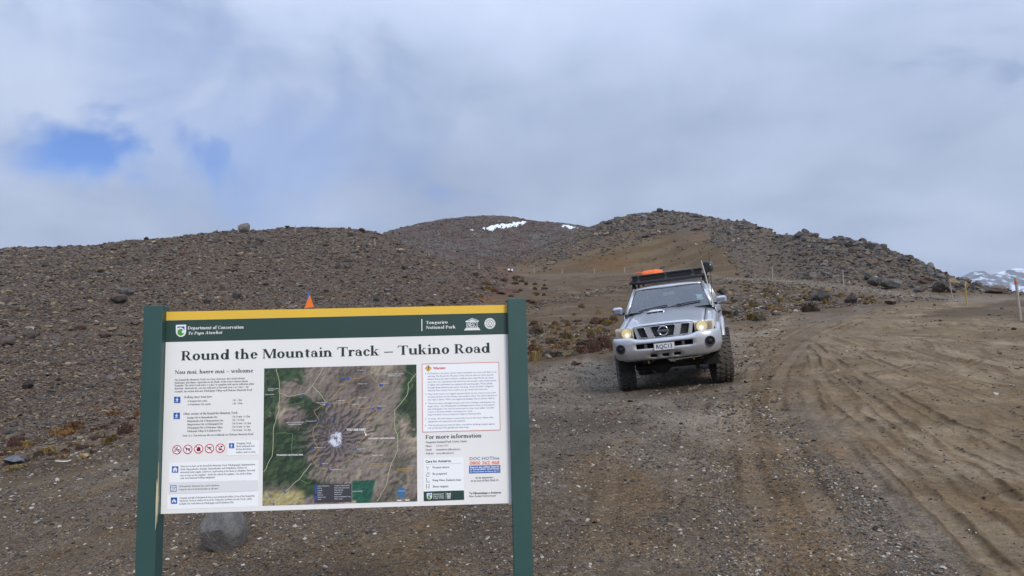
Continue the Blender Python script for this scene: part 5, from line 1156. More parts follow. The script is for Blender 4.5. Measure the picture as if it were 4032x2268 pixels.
# ---- right column
fr_ = [Z5(145, 78), Z5(850, 61), Z5(863, 684), Z5(151, 704)]
flat('warning_ground', fr_[::-1], .0007, W2_print)
ink = Ink(.0012); ink.ribbon([fr_[0], fr_[1]], .0022).ribbon([fr_[1], fr_[2]], .0022).ribbon([fr_[2], fr_[3]], .0022).ribbon([fr_[3], fr_[0]], .0022)
sans(ink, 'Warning', Z5(246, 127), Z5(362, 124), cap5(23), .03); ink.build('warning_frame', RD)
ink = Ink(.0013); q = lambda x, y: Z5(202 + x, 117 + y); ink.poly([q(0, -29), q(-29, 0), q(0, 29), q(29, 0)]); ink.build('warning_diamond', mat('print_amber', srgb(226, 178, 56), .5))
ink = Ink(.0018); ink.poly([q(-5, -17), q(-3, 6), q(3, 6), q(5, -17)]); ink.disc(q(0, 14), cap5(4), 8)
for a_, b_ in (((0, -29), (-29, 0)), ((-29, 0), (0, 29)), ((0, 29), (29, 0)), ((29, 0), (0, -29))): ink.ribbon([q(*a_), q(*b_)], .0009)
ink.build('warning_mark', BK)
ink = Ink(.0012)
for s_, xa, xb, ya in (('Mt Ruapehu is an active volcano where eruptions can occur with little or no', 196, 828, 171), ('warning. The Round the Mountain Track huts are well out of the Summit', 196, 802, 197), ('Hazard Zone, but lahars (volcanic mudflows like a flash flood) can travel', 196, 800, 223), ('down the river catchments that drain from the summit. Lahar hazard zones', 196, 827, 250),
                       ('in higher risk catchments are marked with warning signs. Move quickly', 196, 793, 276), ('through these marked areas and do not stop. Check the DOC Tongariro', 196, 803, 302), ("National Park website 'Know before you go' section for more info.", 197, 750, 328), ('Most of the track is on rugged, exposed alpine terrain, there are just a few', 200, 824, 361), ('forested sections on the western and southern sides. The lowest altitude of', 198, 832, 387), ('the track is about 1100 m, the highest (at Rangipo Hut) is almost 1600 m.', 198, 815, 413),
                       ('There are some unbridged streams and river crossings, including the two', 201, 818, 447), ('larger rivers - the Whakapapaiti and Mangaturuturu rivers on the western', 198, 813, 473), ('side of Ruapehu. You need to know how to cross rivers safely. Consider', 198, 810, 499), ('recent or forecast rainfall in choosing your route.', 198, 609, 525), ('https://weather.niwa.co.nz/parks/Tongariro National Park', 199, 686, 551), ('In winter, the main hazard is snow and/or ice on the track. Alpine skills,', 203, 803, 588), ('equipment and experience are essential.', 201, 543, 613), ('We recommend you treat all water sourced for drinking to guard against', 203, 814, 648), ('risk of infection from giardia and other bugs.', 201, 576, 673)):
    sans(ink, s_, Z5(xa, ya), Z5(xb, ya - (xb - xa) * .023), cap5(14))
for y_ in (166, 356, 442, 582, 643): ink.disc(Z5(178, y_), cap5(4), 8)
ink.build('warning_lettering', WB)
ink = Ink(.0010); serif(ink, 'For more information', Z5(176, 767), Z5(692, 752), cap5(36)); ink.build('information_heading', DG)
ink = Ink(.0012); serif(ink, 'Tongariro National Park Visitor Centre', Z5(177, 806), Z5(558, 795), cap5(18))
for s_, s2, xb, ya in (('Phone:', '07 892 3729', 386, 840), ('Email:', 'tongarirovc@doc.govt.nz', 497, 874), ('Website:', 'www.doc.govt.nz', 437, 908)): serif(ink, s_, Z5(178, ya), Z5(178 + len(s_) * 9.6, ya - 1), cap5(16)); serif(ink, s2, Z5(276, ya - 2), Z5(xb, ya - 7), cap5(16))
serif(ink, 'In an emergency', Z5(637, 1132), Z5(803, 1127), cap5(18)); serif(ink, 'or in case of fire: Dial 111', Z5(594, 1160), Z5(848, 1153), cap5(18)); ink.build('contact_lettering', NV)
flat('care_ground', [Z5(160, 945), Z5(526, 935), Z5(532, 1240), Z5(156, 1250)][::-1], .0008, W2_print)
ink = Ink(.0012); sans(ink, 'Care for Aotearoa', Z5(177, 985), Z5(410, 978), cap5(22), .025)
for s_, xb, ya in (('Protect nature', 393, 1038), ('Be prepared', 371, 1097), ('Keep New Zealand clean', 504, 1155), ('Show respect', 388, 1214)): sans(ink, s_, Z5(243, ya), Z5(xb, ya - 4), cap5(19), .012)
sans(ink, 'Te K\u0101wanatanga o Aotearoa', Z5(579, 1275), Z5(871, 1266), cap5(18), .02); sans(ink, 'New Zealand Government', Z5(579, 1302), Z5(826, 1295), cap5(17), 0)
ink.ribbon([Z5(176, 1001), Z5(506, 992)], .0006)
for pts in ([(197, 1055), (197, 1035), (182, 1020)], [(197, 1035), (210, 1018)], [(180, 1112), (214, 1110)], [(180, 1108), (190, 1090), (205, 1085)], [(188, 1080), (212, 1074), (208, 1098)], [(186, 1140), (186, 1170)], [(197, 1152), (198, 1170), (210, 1170), (211, 1152)], [(184, 1195), (184, 1228)], [(210, 1195), (210, 1228)], [(184, 1205), (197, 1212), (210, 1205)]): ink.ribbon([Z5(*a_) for a_ in pts], .0016)
ink.disc(Z5(186, 1134), cap5(5), 8); ink.disc(Z5(185, 1188), cap5(5), 8); ink.disc(Z5(210, 1188), cap5(5), 8); ink.build('care_lettering', DN)
flat('small_logo_ground', [Z5(159, 1252), Z5(530, 1238), Z5(532, 1327), Z5(160, 1340)][::-1], .0008, G_print); shield(Z5, 188, 1266, .4, .0012)
ink = Ink(.0013); serif(ink, 'Department of', Z5(246, 1281), Z5(343, 1278), cap5(13)); serif(ink, 'Conservation', Z5(246, 1299), Z5(345, 1296), cap5(13)); serif(ink, 'Te Papa Atawhai', Z5(246, 1317), Z5(344, 1313), cap5(12), .2); ink.rect(Z5(358, 1258), Z5(360, 1320))
for k_ in range(3): ink.poly([Z5(370, 1262 + k_ * 13), Z5(390, 1270 + k_ * 13), Z5(410, 1261 + k_ * 13), Z5(410, 1267 + k_ * 13), Z5(390, 1277 + k_ * 13), Z5(370, 1268 + k_ * 13)][::-1])
sans(ink, 'tiaki', Z5(373, 1316), Z5(407, 1315), cap5(14), .02); ink.build('small_logo_lettering', WT)
ink = Ink(.0010); sans(ink, 'DOC HOTline', Z5(583, 962), Z5(855, 955), cap5(28), 0); ink.build('hotline_lettering', BLU2)
ink = Ink(.0010); sans(ink, '0800 362 468', Z5(584, 1004), Z5(856, 998), cap5(31), .02); ink.build('hotline_number', OR)
flat('hotline_ground', [Z5(576, 1013), Z5(864, 1006), Z5(865, 1077), Z5(577, 1085)][::-1], .0008, BL)
ink = Ink(.0013); sans(ink, 'Report any safety hazards', Z5(585, 1036), Z5(856, 1027), cap5(17), .03); sans(ink, 'or conservation emergencies', Z5(585, 1055), Z5(856, 1046), cap5(16), .03); sans(ink, 'For Fire and Search and Rescue Call 111', Z5(586, 1076), Z5(856, 1068), cap5(14), .02); ink.build('hotline_notice_lettering', WT)

# ---- the printed map
NX, NY = 190, 170
ss, tt = np.meshgrid(np.linspace(0, 1, NX), np.linspace(0, 1, NY), indexing='ij')
zx = 95 + ss * 1400 - tt * 17 * (1 - ss) + tt * ss * 8; zy = 118 - ss * 36 + tt * (1265 - 5 * ss)
n1, n2, n3 = fbm(ss * 9, tt * 9, 5, 71, .6), fbm(ss * 26, tt * 26, 4, 72, .6), fbm(ss * 5, tt * 5, 4, 73)
cx_, cy_ = ss - .475, tt - .53; rad = np.hypot(cx_, cy_ * .9); ang = np.arctan2(cy_, cx_)
ridge = np.abs(fbm(ang * 6 + 20, rad * 5 + n1 * 1.2, 4, 74, .6) - .5) * 2; ridge = ridge + .6 * np.abs(np.sin(ang * 8 + 9 * n1 + 9 * n3)) 
H = n1 * .5 + n2 * .16 + np.exp(-(rad / .24) ** 2) * (.5 + .55 * ridge * sstep(.01, .06, rad)) + np.exp(-(np.hypot(ss - .65, tt - .14) / .1) ** 2) * .45
gx, gy = np.gradient(H); shade = np.clip(1 + (-(gx) * 11 - gy * 11), .4, 1.5)
brown = np.array(srgb(124, 115, 107)); pale = np.array(srgb(150, 140, 124)); green = np.array(srgb(60, 78, 56)); dgreen = np.array(srgb(46, 64, 48)); grey = np.array(srgb(112, 104, 102)); teal = np.array(srgb(40, 88, 74))
def mx(a, b_, k): return a * (1 - k[..., None]) + b_ * k[..., None]
cm = mx(np.broadcast_to(brown, ss.shape + (3,)), pale, sstep(.5, .62, n3))
forest = np.clip(sstep(.40, .25, ss) * sstep(.36, .46, tt) * sstep(.92, .8, tt) + sstep(.11, .06, ss) * sstep(.7, .5, tt) + sstep(.85, .9, ss + (tt - .3) * .2) * sstep(.5, .3, tt) + sstep(.8, .86, tt - (ss - .3) * .12) * sstep(.55, .45, ss) * sstep(.97, .9, tt) * sstep(.2, .26, ss) + sstep(.3, .22, ss) * sstep(.3, .2, tt) * sstep(.45, .5, n3) + sstep(.12, .2, ss) * sstep(.42, .36, ss) * sstep(.18, .24, tt) * sstep(.45, .4, tt), 0, 1)
forest = forest * sstep(.36, .46, n1 + .18 * forest)
cm = mx(cm, green, forest); cm = mx(cm, dgreen, forest * sstep(.5, .6, n2))
cm = mx(cm, dgreen, sstep(.92, .98, ss) * sstep(.62, .5, tt) * .9 * sstep(.4, .5, n1) + sstep(.56, .6, n1) * sstep(.6, .8, ss) * sstep(.6, .72, tt) * .5)
hk = np.exp(-(np.hypot(ss - .2, tt - .36) / .075) ** 4); cm = mx(cm, np.array(srgb(128, 116, 114)), hk)
cm = mx(cm, np.array(srgb(96, 88, 90)), np.exp(-(rad / .21) ** 4) * .85); cm = mx(cm, np.array(srgb(74, 68, 70)), np.exp(-(np.hypot((ss - .66) / 1, tt - .16) / .075) ** 2) * .85)
cm = mx(cm, teal, (sstep(.575, .58, ss) * sstep(.72, .715, ss + (tt - .9) * .2) * sstep(.83, .84, tt)) * sstep(.35, .38, n1)); cm = mx(cm, np.array(srgb(170, 160, 110)), sstep(.88, .92, tt) * sstep(.3, .24, np.abs(ss - .13) * 2) * sstep(.45, .5, n1) * .8)
cm = cm * shade[..., None]
snow = sstep(.056, .034, np.hypot(cx_ * 1.1 + .01, cy_ * .75) * (.35 + 1.5 * fbm(ss * 22, tt * 22, 3, 75))) * sstep(.36, .5, ridge * .25 + n2 * .8); cm = mx(cm, np.array(srgb(214, 222, 240)), np.clip(snow, 0, 1))
lake = sstep(.030, .022, np.hypot(ss - .895, (tt - .93) * .62) * (.7 + n1 * .6)); cm = mx(cm, np.array(srgb(60, 112, 158)), np.clip(lake, 0, 1))
uv = [Z4(a_, b_) for a_, b_ in zip(zx.ravel(), zy.ravel())]
me = bpy.data.meshes.new('map'); ii, jj = np.meshgrid(np.arange(NX - 1), np.arange(NY - 1), indexing='ij'); fq = np.stack([ii * NY + jj, ii * NY + jj + 1, (ii + 1) * NY + jj + 1, (ii + 1) * NY + jj], -1).reshape(-1, 4)
me.from_pydata([P3(u, v, .0008) for u, v in uv], [], fq.tolist()); ca = me.attributes.new('Col', 'FLOAT_COLOR', 'POINT'); ca.data.foreach_set('color', np.concatenate([np.clip(cm, .01, .9), np.ones(ss.shape + (1,))], -1).astype(np.float32).ravel())
mm = bpy.data.materials.new('print_map'); mm.use_nodes = True; t = mm.node_tree; pb = t.nodes['Principled BSDF']; pb.inputs['Roughness'].default_value = .4
t.links.new(N(t, 'ShaderNodeAttribute', attribute_name='Col').outputs['Color'], pb.inputs['Base Color'])
mapo = link('map', me, sign, mm); mapo['label'] = 'printed aerial map of a snow-capped volcano with roads and tracks'
def roads(name, m, wd, lines_, w):
    i_ = Ink(w)
    for ln in lines_:
        P = np.array(ln, float); k_ = np.linspace(0, len(P) - 1, len(P) * 4); P = np.stack([np.interp(k_, np.arange(len(P)), P[:, a_]) for a_ in (0, 1)], 1)
        P[1:-1] += rng.normal(0, 3.2, P[1:-1].shape); i_.ribbon([Z4(*a_) for a_ in P], wd)
    i_.build(name, m, mapo)
roads('map_roads', mat('print_road', srgb(186, 190, 150), .5), .0024, [[(205, 120), (235, 240), (235, 350), (230, 500), (185, 640), (175, 900), (90, 1070)], [(640, 112), (540, 280), (460, 350), (320, 375), (235, 345)], [(1490, 165), (1420, 260), (1410, 365), (1300, 500), (1290, 640), (1325, 780), (1320, 870), (1260, 1000), (1220, 1180), (1132, 1340)], [(540, 285), (610, 355), (670, 440)], [(100, 1260), (180, 1360), (250, 1290), (420, 1130), (530, 990)]], .0013)
roads('map_tracks', mat('print_track', srgb(190, 150, 98), .5), .0020, [[(670, 440), (545, 510), (600, 600), (540, 680), (560, 800), (600, 860), (540, 960), (590, 1030), (700, 1040), (840, 990), (920, 920), (950, 820), (1030, 740), (1060, 580), (1120, 520), (1130, 470), (950, 490), (870, 430), (690, 440)], [(690, 420), (800, 300), (860, 210), (960, 210), (1060, 175), (1140, 250), (1160, 330), (1110, 400), (1140, 440)], [(870, 430), (940, 380)]], .0017)
roads('map_boundaries', mat('print_boundary', srgb(112, 148, 84), .5), .0018, [[(215, 440), (280, 470), (460, 425)], [(205, 715), (360, 715), (350, 890)], [(1340, 95), (1480, 190)], [(1255, 330), (1260, 410), (1400, 410)], [(1190, 500), (1090, 690), (1200, 680), (1330, 630), (1330, 770)], [(590, 1040), (750, 1130), (880, 940), (1010, 830), (1200, 810), (1320, 850)], [(415, 1140), (515, 1185), (590, 1050)], [(1420, 330), (1470, 262)]], .0021)
flat('map_legend', [Z4(555, 1186), Z4(898, 1178), Z4(899, 1345), Z4(557, 1354)][::-1], .0025, mat('print_legend', srgb(62, 62, 72), .5), mapo)
ink = Ink(.0029)
for s_, a_, b_, cz_, bo in (('YOU ARE HERE', (850, 692), (1030, 690), 20, .03), ('TONGARIRO NATIONAL PARK', (207, 922), (455, 918), 13, .03), ('TONGARIRO NATIONAL PARK', (1050, 770), (1298, 765), 13, .03), ('NATIONAL PARK', (130, 311), (228, 309), 10, 0), ('VILLAGE', (130, 325), (180, 324), 10, 0), ('ERUA FOREST', (104, 364), (189, 362), 10, 0), ('WHAKAPAPA', (578, 440), (655, 438), 10, 0), ('VILLAGE', (606, 455), (655, 454), 10, 0), ('HAUHUNGATAHI REMOTE', (300, 622), (454, 618), 10, 0), ('EXPERIENCE ZONE', (320, 640), (438, 637), 10, 0), ('TE TATAU POUNAMU REMOTE', (1200, 178), (1378, 173), 10, 0), ('EXPERIENCE ZONE', (1233, 192), (1350, 189), 10, 0), ('RANGIPO DESERT', (1088, 924), (1194, 920), 10, 0), ('KARIOI FOREST', (910, 1255), (1002, 1252), 10, 0), ('Mt Ngauruhoe', (960, 264), (1042, 261), 9, 0), ('Mt Tongariro', (953, 140), (1026, 137), 9, 0), ('Upper Tama', (960, 390), (1032, 387), 9, 0), ('Lower Tama', (905, 454), (976, 451), 9, 0), ('Taranaki Falls', (756, 420), (832, 416), 9, 0), ('Waihohonu Hut', (1132, 470), (1218, 467), 9, 0), ('Oturere Hut', (1166, 261), (1238, 258), 9, 0), ('Rangipo Hut', (948, 864), (1022, 861), 9, 0), ('Blyth Hut', (626, 997), (680, 995), 9, 0), ('Mangaehuehu Hut', (704, 1053), (808, 1049), 9, 0), ('Mangaturuturu Hut', (556, 850), (662, 845), 9, 0), ('Whakapapaiti Hut', (478, 608), (578, 604), 9, 0), ('Lake Moawhango', (1325, 1250), (1390, 1247), 8, 0), ('Ohakune', (104, 1380), (160, 1378), 9, 0)):
    sans(ink, s_, Z4(*a_), Z4(*b_), cz_ * .4279 * MPX, bo)
ink.ribbon([Z4(1015, 697), Z4(1029, 722)], .003); ink.disc(Z4(1030, 727), .0046, 14); ink.rect(Z4(1318, 1328), Z4(1356, 1336)); ink.rect(Z4(1394, 1325), Z4(1432, 1333))
for k_, (s_, s2) in enumerate((('Visitor information', 'Tongariro National Park'), ('DOC hut', 'Remote Experience Zone'), ('Campsite', 'State highway'), ('Shelter', 'Sealed road'), ('Other hut', 'Other road'), ('Historic site', 'Round the Mountain Track'), ('Toilet', 'Other tracks'))):
    sans(ink, s_, Z4(586, 1204 + k_ * 20.6), Z4(586 + len(s_) * 5.6, 1203 + k_ * 20.6), 10 * .4279 * MPX, 0); sans(ink, s2, Z4(742, 1201 + k_ * 20.4), Z4(742 + len(s2) * 6.2, 1199 + k_ * 20.4), 10 * .4279 * MPX, 0)
ink.build('map_lettering', WT, mapo)
ink = Ink(.0034)
for x_, y_ in ((570, 1199), (570, 1219), (570, 1240), (570, 1260), (570, 1301), (569, 1322), (812, 214), (855, 210), (873, 210), (454, 369), (668, 445), (684, 443), (600, 600), (726, 594), (1098, 488), (1140, 482), (1158, 482), (1162, 271), (1180, 271), (936, 858), (615, 992), (690, 1043), (541, 848), (283, 1250), (182, 1365)): ink = Ink(.0034); ink.rect(Z4(x_ - 8, y_ - 8), Z4(x_ + 8, y_ + 8)); ink.build('map_symbol', BL, mapo)
ink = Ink(.0030); sans(ink, 'ARMY TRAINING AREA', Z4(1075, 1003), Z4(1206, 998), 10 * .4279 * MPX, .02); sans(ink, 'unauthorised entry prohibited', Z4(1064, 1016), Z4(1224, 1011), 8 * .4279 * MPX, .01); sans(ink, 'ARMY TRAINING AREA', Z4(1314, 1049), Z4(1452, 1044), 10 * .4279 * MPX, .02); sans(ink, 'unauthorised entry prohibited', Z4(1302, 1063), Z4(1464, 1057), 8 * .4279 * MPX, .01); ink.build('map_army_lettering', mat('print_ochre', srgb(190, 160, 62), .5), mapo)

# ------------------------------------------------------------------ the car
pL, pR = CAR_L, CAR_R
yaw_ = R_(17.2)
bdir = Vector((math.sin(yaw_), math.cos(yaw_), 0))
mid = (pL + pR) / 2 + bdir * .06
hz = lambda v: float(height(np.array([v.x]), np.array([v.y]))[0])
side_ = Vector((math.cos(yaw_), -math.sin(yaw_), 0))
fl, frr = mid - side_ * .86, mid + side_ * .86; rl, rr2 = fl + bdir * 2.97, frr + bdir * 2.97
for v in (fl, frr, rl, rr2): v.z = hz(v)
xa = ((frr - fl) + (rr2 - rl)).normalized(); xa = (frr - fl).normalized()
ya = ((rl - fl) + (rr2 - frr)).normalized(); za = xa.cross(ya).normalized(); ya = za.cross(xa).normalized()
org = (fl + frr) / 2
car = empty('car'); car.matrix_world = Matrix.Translation(org - za * .015) @ Matrix((xa, ya, za)).transposed().to_4x4()
tag(car, 'silver four-wheel drive car with lit headlights facing the viewer on the gravel', 'car')
DIRT = srgb(112, 98, 82)
PAINT = mat('silver_paint', srgb(206, 208, 212), .28, .65, coat=.4, var=.06, vscale=5, dust=(DIRT, .35, 1.25, .55))
BPAINT = mat('bumper_silver', srgb(198, 199, 202), .32, .65, coat=.2, var=.08, vscale=7, dust=(srgb(96, 88, 80), .45, .92, .75))
CHROME = mat('chrome', srgb(205, 208, 212), .16, 1.0); BLKP = mat('black_plastic', srgb(30, 30, 32), .7, bump=.1, bscale=90); BLK = mat('black_void', srgb(10, 10, 11), .9)
RUB = mat('tyre_rubber', srgb(66, 64, 61), .85, var=.25, vscale=14, bump=.2, bscale=60, dust=(srgb(92, 82, 70), -.6, .25, .55)); DGM = mat('dark_metal', srgb(40, 40, 42), .6, .4, dust=(srgb(74, 66, 58), .2, .8, .5))
RIMM = mat('rim_alloy', srgb(150, 150, 152), .4, .8); YEL = mat('yellow_paint', srgb(214, 178, 40), .5); INT = mat('interior_grey', srgb(58, 60, 62), .85); TRIM = mat('interior_beige', srgb(150, 144, 128), .8)
PLATE = mat('plate_white', srgb(214, 214, 222), .35); PLK = mat('plate_black', srgb(24, 24, 30), .5); SEAM = mat('panel_gap', srgb(22, 22, 24), .9)
LAMPH = mat('lamp_housing', srgb(226, 218, 194), .35, 0); LAMP = mat('lamp_lit', srgb(255, 232, 180), .3, emit=(1.0, .88, .62), estr=.22, var=.4, vscale=45); BULB = mat('lamp_bulb', srgb(255, 244, 220), .3, emit=(1.0, .92, .72), estr=1.1); IND = mat('indicator_lens', srgb(228, 208, 194), .3)
def glass_mat(name, tint, refl, dustv):
    m = bpy.data.materials.new(name); m.use_nodes = True; t = m.node_tree; t.nodes.clear()
    tr = N(t, 'ShaderNodeBsdfTransparent'); tr.inputs[0].default_value = (*tint, 1); gl = N(t, 'ShaderNodeBsdfGlossy'); gl.inputs['Roughness'].default_value = .03; gl.inputs[0].default_value = (.95, .97, 1, 1)
    df = N(t, 'ShaderNodeBsdfDiffuse'); df.inputs[0].default_value = (*srgb(150, 146, 138), 1); fr = N(t, 'ShaderNodeFresnel'); fr.inputs[0].default_value = 1.52
    m1, m2 = N(t, 'ShaderNodeMixShader'), N(t, 'ShaderNodeMixShader'); out = N(t, 'ShaderNodeOutputMaterial'); co = N(t, 'ShaderNodeTexCoord').outputs['Object']
    t.links.new(M_(t, 'ADD', fr.outputs[0], refl, clamp=True), m1.inputs[0]); t.links.new(tr.outputs[0], m1.inputs[1]); t.links.new(gl.outputs[0], m1.inputs[2])
    t.links.new(M_(t, 'MULTIPLY', ramp(t, noise(t, co, 6, 6, .6).outputs[0], [(.35, .4), (.7, 1.0)], 'LINEAR'), dustv), m2.inputs[0]); t.links.new(m1.outputs[0], m2.inputs[1]); t.links.new(df.outputs[0], m2.inputs[2])
    t.links.new(m2.outputs[0], out.inputs[0]); return m
GLASS = glass_mat('windscreen_glass', (.52, .58, .60), .10, .05); DGLASS = glass_mat('side_glass', (.16, .18, .19), .04, .06); LENS = glass_mat('lamp_glass', (.97, .97, .94), .0, .02)
def yf(x): return -.80 + .16 * (abs(x) / .9) ** 2.2
def hz_(v, x): return float(np.interp(v, [0, .04, .12, .3, .65, 1], [1.168, 1.188, 1.205, 1.245, 1.335, 1.400])) - .045 * (abs(x) / .72) ** 3 + .02 * float(sstep(.56, .46, np.array(abs(x))))
vs_ = [0, .03, .07, .12, .2, .32, .45, .6, .75, .88, 1]
b = MB(); hx = [-.715, -.66, -.6, -.55, -.5, -.45, -.3, -.15, 0, .15, .3, .45, .5, .55, .6, .66, .715]
b.grid([[(x, yf(x) * (1 - v) + .72 * v, hz_(v, x)) for v in vs_] for x in hx]); hood = b.build('bonnet', PAINT, car, thick=.02)
# scoop on the bonnet
b = MB(); sx, sw = -.22, .19
def scp(x, v, up): y = yf(x) * (1 - v) + .72 * v; return Vector((x, y, hz_(v, x) + up))
b.grid([[scp(sx + u * sw, .70 + .02 * u * u, -.01), scp(sx + u * sw * .98, .71, .045 * (1 - u ** 4)), scp(sx + u * sw * .95, .78, .055 * (1 - u ** 4)), scp(sx + u * sw * .8, .90, .008)] for u in [i / 8 - 1 for i in range(17)]]); sc = b.build('scoop', PAINT, hood, thick=.012)
b = MB(); b.grid([[scp(sx + u * sw * .82, .695, .006) + Vector((0, -.012, 0)), scp(sx + u * sw * .82, .704, .034) + Vector((0, -.012, 0))] for u in (-1, -.5, 0, .5, 1)], smooth=False); b.build('scoop_slot', BLK, hood)
b = MB()
for u in (-.3, .3): b.box(scp(sx + u * sw, .697, .02) + Vector((0, -.018, 0)), (.008, .01, .032))
b.build('scoop_bars', PAINT, hood)
def arch(y, c, base): return max(base, .47 + math.sqrt(max(.53 ** 2 - (y - c) ** 2, 0))) if abs(y - c) < .53 else base
for s in (-1, 1):
    b = MB(); rows = []
    for v in [0, .04, .1, .18, .27, .34, .42, .5, .58, .66, .74, .82, .9, 1]:
        col = []
        for x, dz_ in ((.728, -.047), (.78, -.055), (.83, -.072), (.868, -.10), (.892, -.145), (.904, -.21)):
            col.append((s * x, yf(x) * (1 - v) + .735 * v, hz_(v, .715) + .045 + dz_))
        y_ = yf(.904) * (1 - v) + .735 * v; zt = col[-1][2]; zb = arch(y_, 0, .945 if y_ < -.3 else .62)
        zb = min(zb, zt - .02)
        for k_ in (.33, .66, 1.0): col.append((s * (.906 + .004 * k_), y_, zt + (zb - zt) * k_))
        rows.append(col)
    b.grid(rows); b.build('front_wing', PAINT, car, thick=.012)
    b = MB(); fl_ = []
    for a_ in np.linspace(24, 205, 24):
        ca_, sa_ = math.cos(R_(a_)), math.sin(R_(a_))
        fl_.append([(s * x, -ca_ * r_, .47 + sa_ * r_) for x, r_ in ((.885, .525), (.958, .53), (.968, .555), (.95, .60), (.905, .625))])
    b.grid(fl_); b.build('wheel_arch_flare', PAINT, car, thick=.008)
    b = MB(); fl_ = []
    for a_ in np.linspace(-15, 195, 22):
        ca_, sa_ = math.cos(R_(a_)), math.sin(R_(a_))
        fl_.append([(s * x, 2.97 - ca_ * r_, .47 + sa_ * r_) for x, r_ in ((.885, .525), (.958, .53), (.968, .555), (.95, .60), (.905, .625))])
    b.grid(fl_); b.build('wheel_arch_flare', PAINT, car, thick=.008)
    def sidex(z): return float(np.interp(z, [.55, .8, 1.1, 1.25, 1.39], [.885, .908, .912, .905, .885]))
    for nm, y0_, y1_ in (('front_door', .745, 1.75), ('rear_door', 1.762, 2.60), ('rear_quarter', 2.612, 4.05)):
        b = MB(); G = []
        for y_ in np.linspace(y0_, y1_, 15):
            zb = arch(y_, 2.97, .60); G.append([(s * sidex(z_), y_, z_) for z_ in np.linspace(1.385, zb, 8)])
        b.grid(G); d_ = b.build(nm, PAINT, car, thick=.014)
        if nm.endswith('door'):
            b = MB(); b.box((s * .925, y1_ - .16, 1.22), (.03, .2, .035)); b.build('handle', BLKP, d_, bevel=.01)
            b = MB(); b.box((s * .918, (y0_ + y1_) / 2, .86), (.018, y1_ - y0_ - .02, .07)); b.build('side_moulding', PAINT, d_, bevel=.006)
    b = MB(); b.box((s * .93, 1.5, .52), (.14, 1.75, .05)); b.build('side_step', DGM, car, bevel=.015)
    # pillars and side glass
    def edge_(y_, t_): return Vector((s * (.882 + (.700 - .882) * t_), y_, 1.385 + (1.860 - 1.385) * t_))
    A0, A1 = Vector((s * .868, .74, 1.392)), Vector((s * .700, 1.21, 1.860))
    b = MB(); b.grid([[A0 + Vector((s * .012, .07, -.01)), A1 + Vector((s * .012, .06, -.01))], [A0 + Vector((s * .018, .02, 0)), A1 + Vector((s * .016, .02, 0))], [A0 + Vector((s * .002, -.03, .0)), A1 + Vector((s * .0, -.02, .005))], [A0 + Vector((s * -.055, -.055, 0)), A1 + Vector((s * -.05, -.045, .008))]]); b.build('windscreen_pillar', PAINT, car, thick=.02)
    b = MB(); b.grid([[A0 + Vector((s * -.075, .06, 0)), A1 + Vector((s * -.06, .03, -.03))], [A0 + Vector((s * -.02, .10, 0)), A1 + Vector((s * -.02, .07, -.03))]]); b.build('pillar_trim', TRIM, car, thick=.02)
    for y_, w_ in ((1.70, .1), (2.56, .1), (3.86, .2)):
        b = MB(); b.grid([[edge_(y_, 0), edge_(y_, 1)], [edge_(y_ + w_, 0), edge_(y_ + w_, 1)]]); b.build('side_pillar', PAINT, car, thick=.03)
    for ya_, yb_, ta, tb in ((.86, 1.70, 1.26, 1.70), (1.80, 2.56, 1.80, 2.56), (2.66, 3.86, 2.66, 3.86)):
        P = [edge_(ya_, 0), edge_(yb_, 0), edge_(tb, .96), edge_(ta, .96)]; P = [p_ + Vector((-s * .006, 0, 0)) for p_ in P]
        b = MB(); b.add(P, [(0, 1, 2, 3)]); b.build('side_window', DGLASS, car)
    b = MB(); b.tube([(s * .700, 1.2, 1.87), (s * .705, 2.4, 1.90), (s * .70, 4.0, 1.885)], .022, 8); b.build('roof_gutter', PAINT, car)
# roof, windscreen
b = MB(); b.grid([[(x, y_, float(np.interp(y_, [1.10, 1.18, 1.4, 2.2, 3.4, 4.03], [1.850, 1.912, 1.938, 1.948, 1.940, 1.895])) - .055 * (abs(x) / .7) ** 3.2 + (.0)) for y_ in ([1.10 + .06 * (x / .7) ** 2] + [1.18 + .05 * (x / .7) ** 2, 1.3, 1.6, 2.2, 2.8, 3.4, 4.03])] for x in np.linspace(-.70, .70, 15)]); b.build('roof', PAINT, car, thick=.025)
def ws(u, t_):            # u -1..1 across, t 0 bottom..1 top
    w_ = .812 + (.652 - .812) * t_; return Vector((u * w_, .665 + (1.115 - .665) * t_ + .07 * u * u * (1 - .3 * t_), 1.392 + (1.853 - 1.392) * t_ + .012 * math.sin(math.pi * t_)))
us = [i / 8 - 1 for i in range(17)]; ts = [i / 8 for i in range(9)]
b = MB(); b.grid([[ws(u, t_) for t_ in ts] for u in us]); wsc = b.build('windscreen', GLASS, car)
b = MB(); ring_ = [ws(u, 0) for u in us] + [ws(1, t_) for t_ in ts[1:]] + [ws(u, 1) for u in us[::-1][1:]] + [ws(-1, t_) for t_ in ts[::-1][1:]]; b.tube(ring_, .011, 6, cap=False); b.build('windscreen_seal', SEAM, wsc)
up_ = Vector((0, -.02, .015))
for pts in ([(-.72, .03), (-.55, .07), (-.3, .13), (-.02, .16)], [(.0, .06), (.25, .13), (.5, .17), (.8, .19)]):
    b = MB(); b.tube([ws(u, t_) + up_ for u, t_ in pts], .012, 6); b.box(ws(*pts[1]) + up_ * 1.2, (.06, .02, .03)); b.build('wiper', BLKP, car)
b = MB(); b.grid([[ws(u, .50) + Vector((0, .01, 0)), ws(u, .26) + Vector((0, .01, 0))] for u in (.74, .90)]); b.build('windscreen_sticker', mat('sticker_pale', srgb(170, 208, 206), .5), wsc)
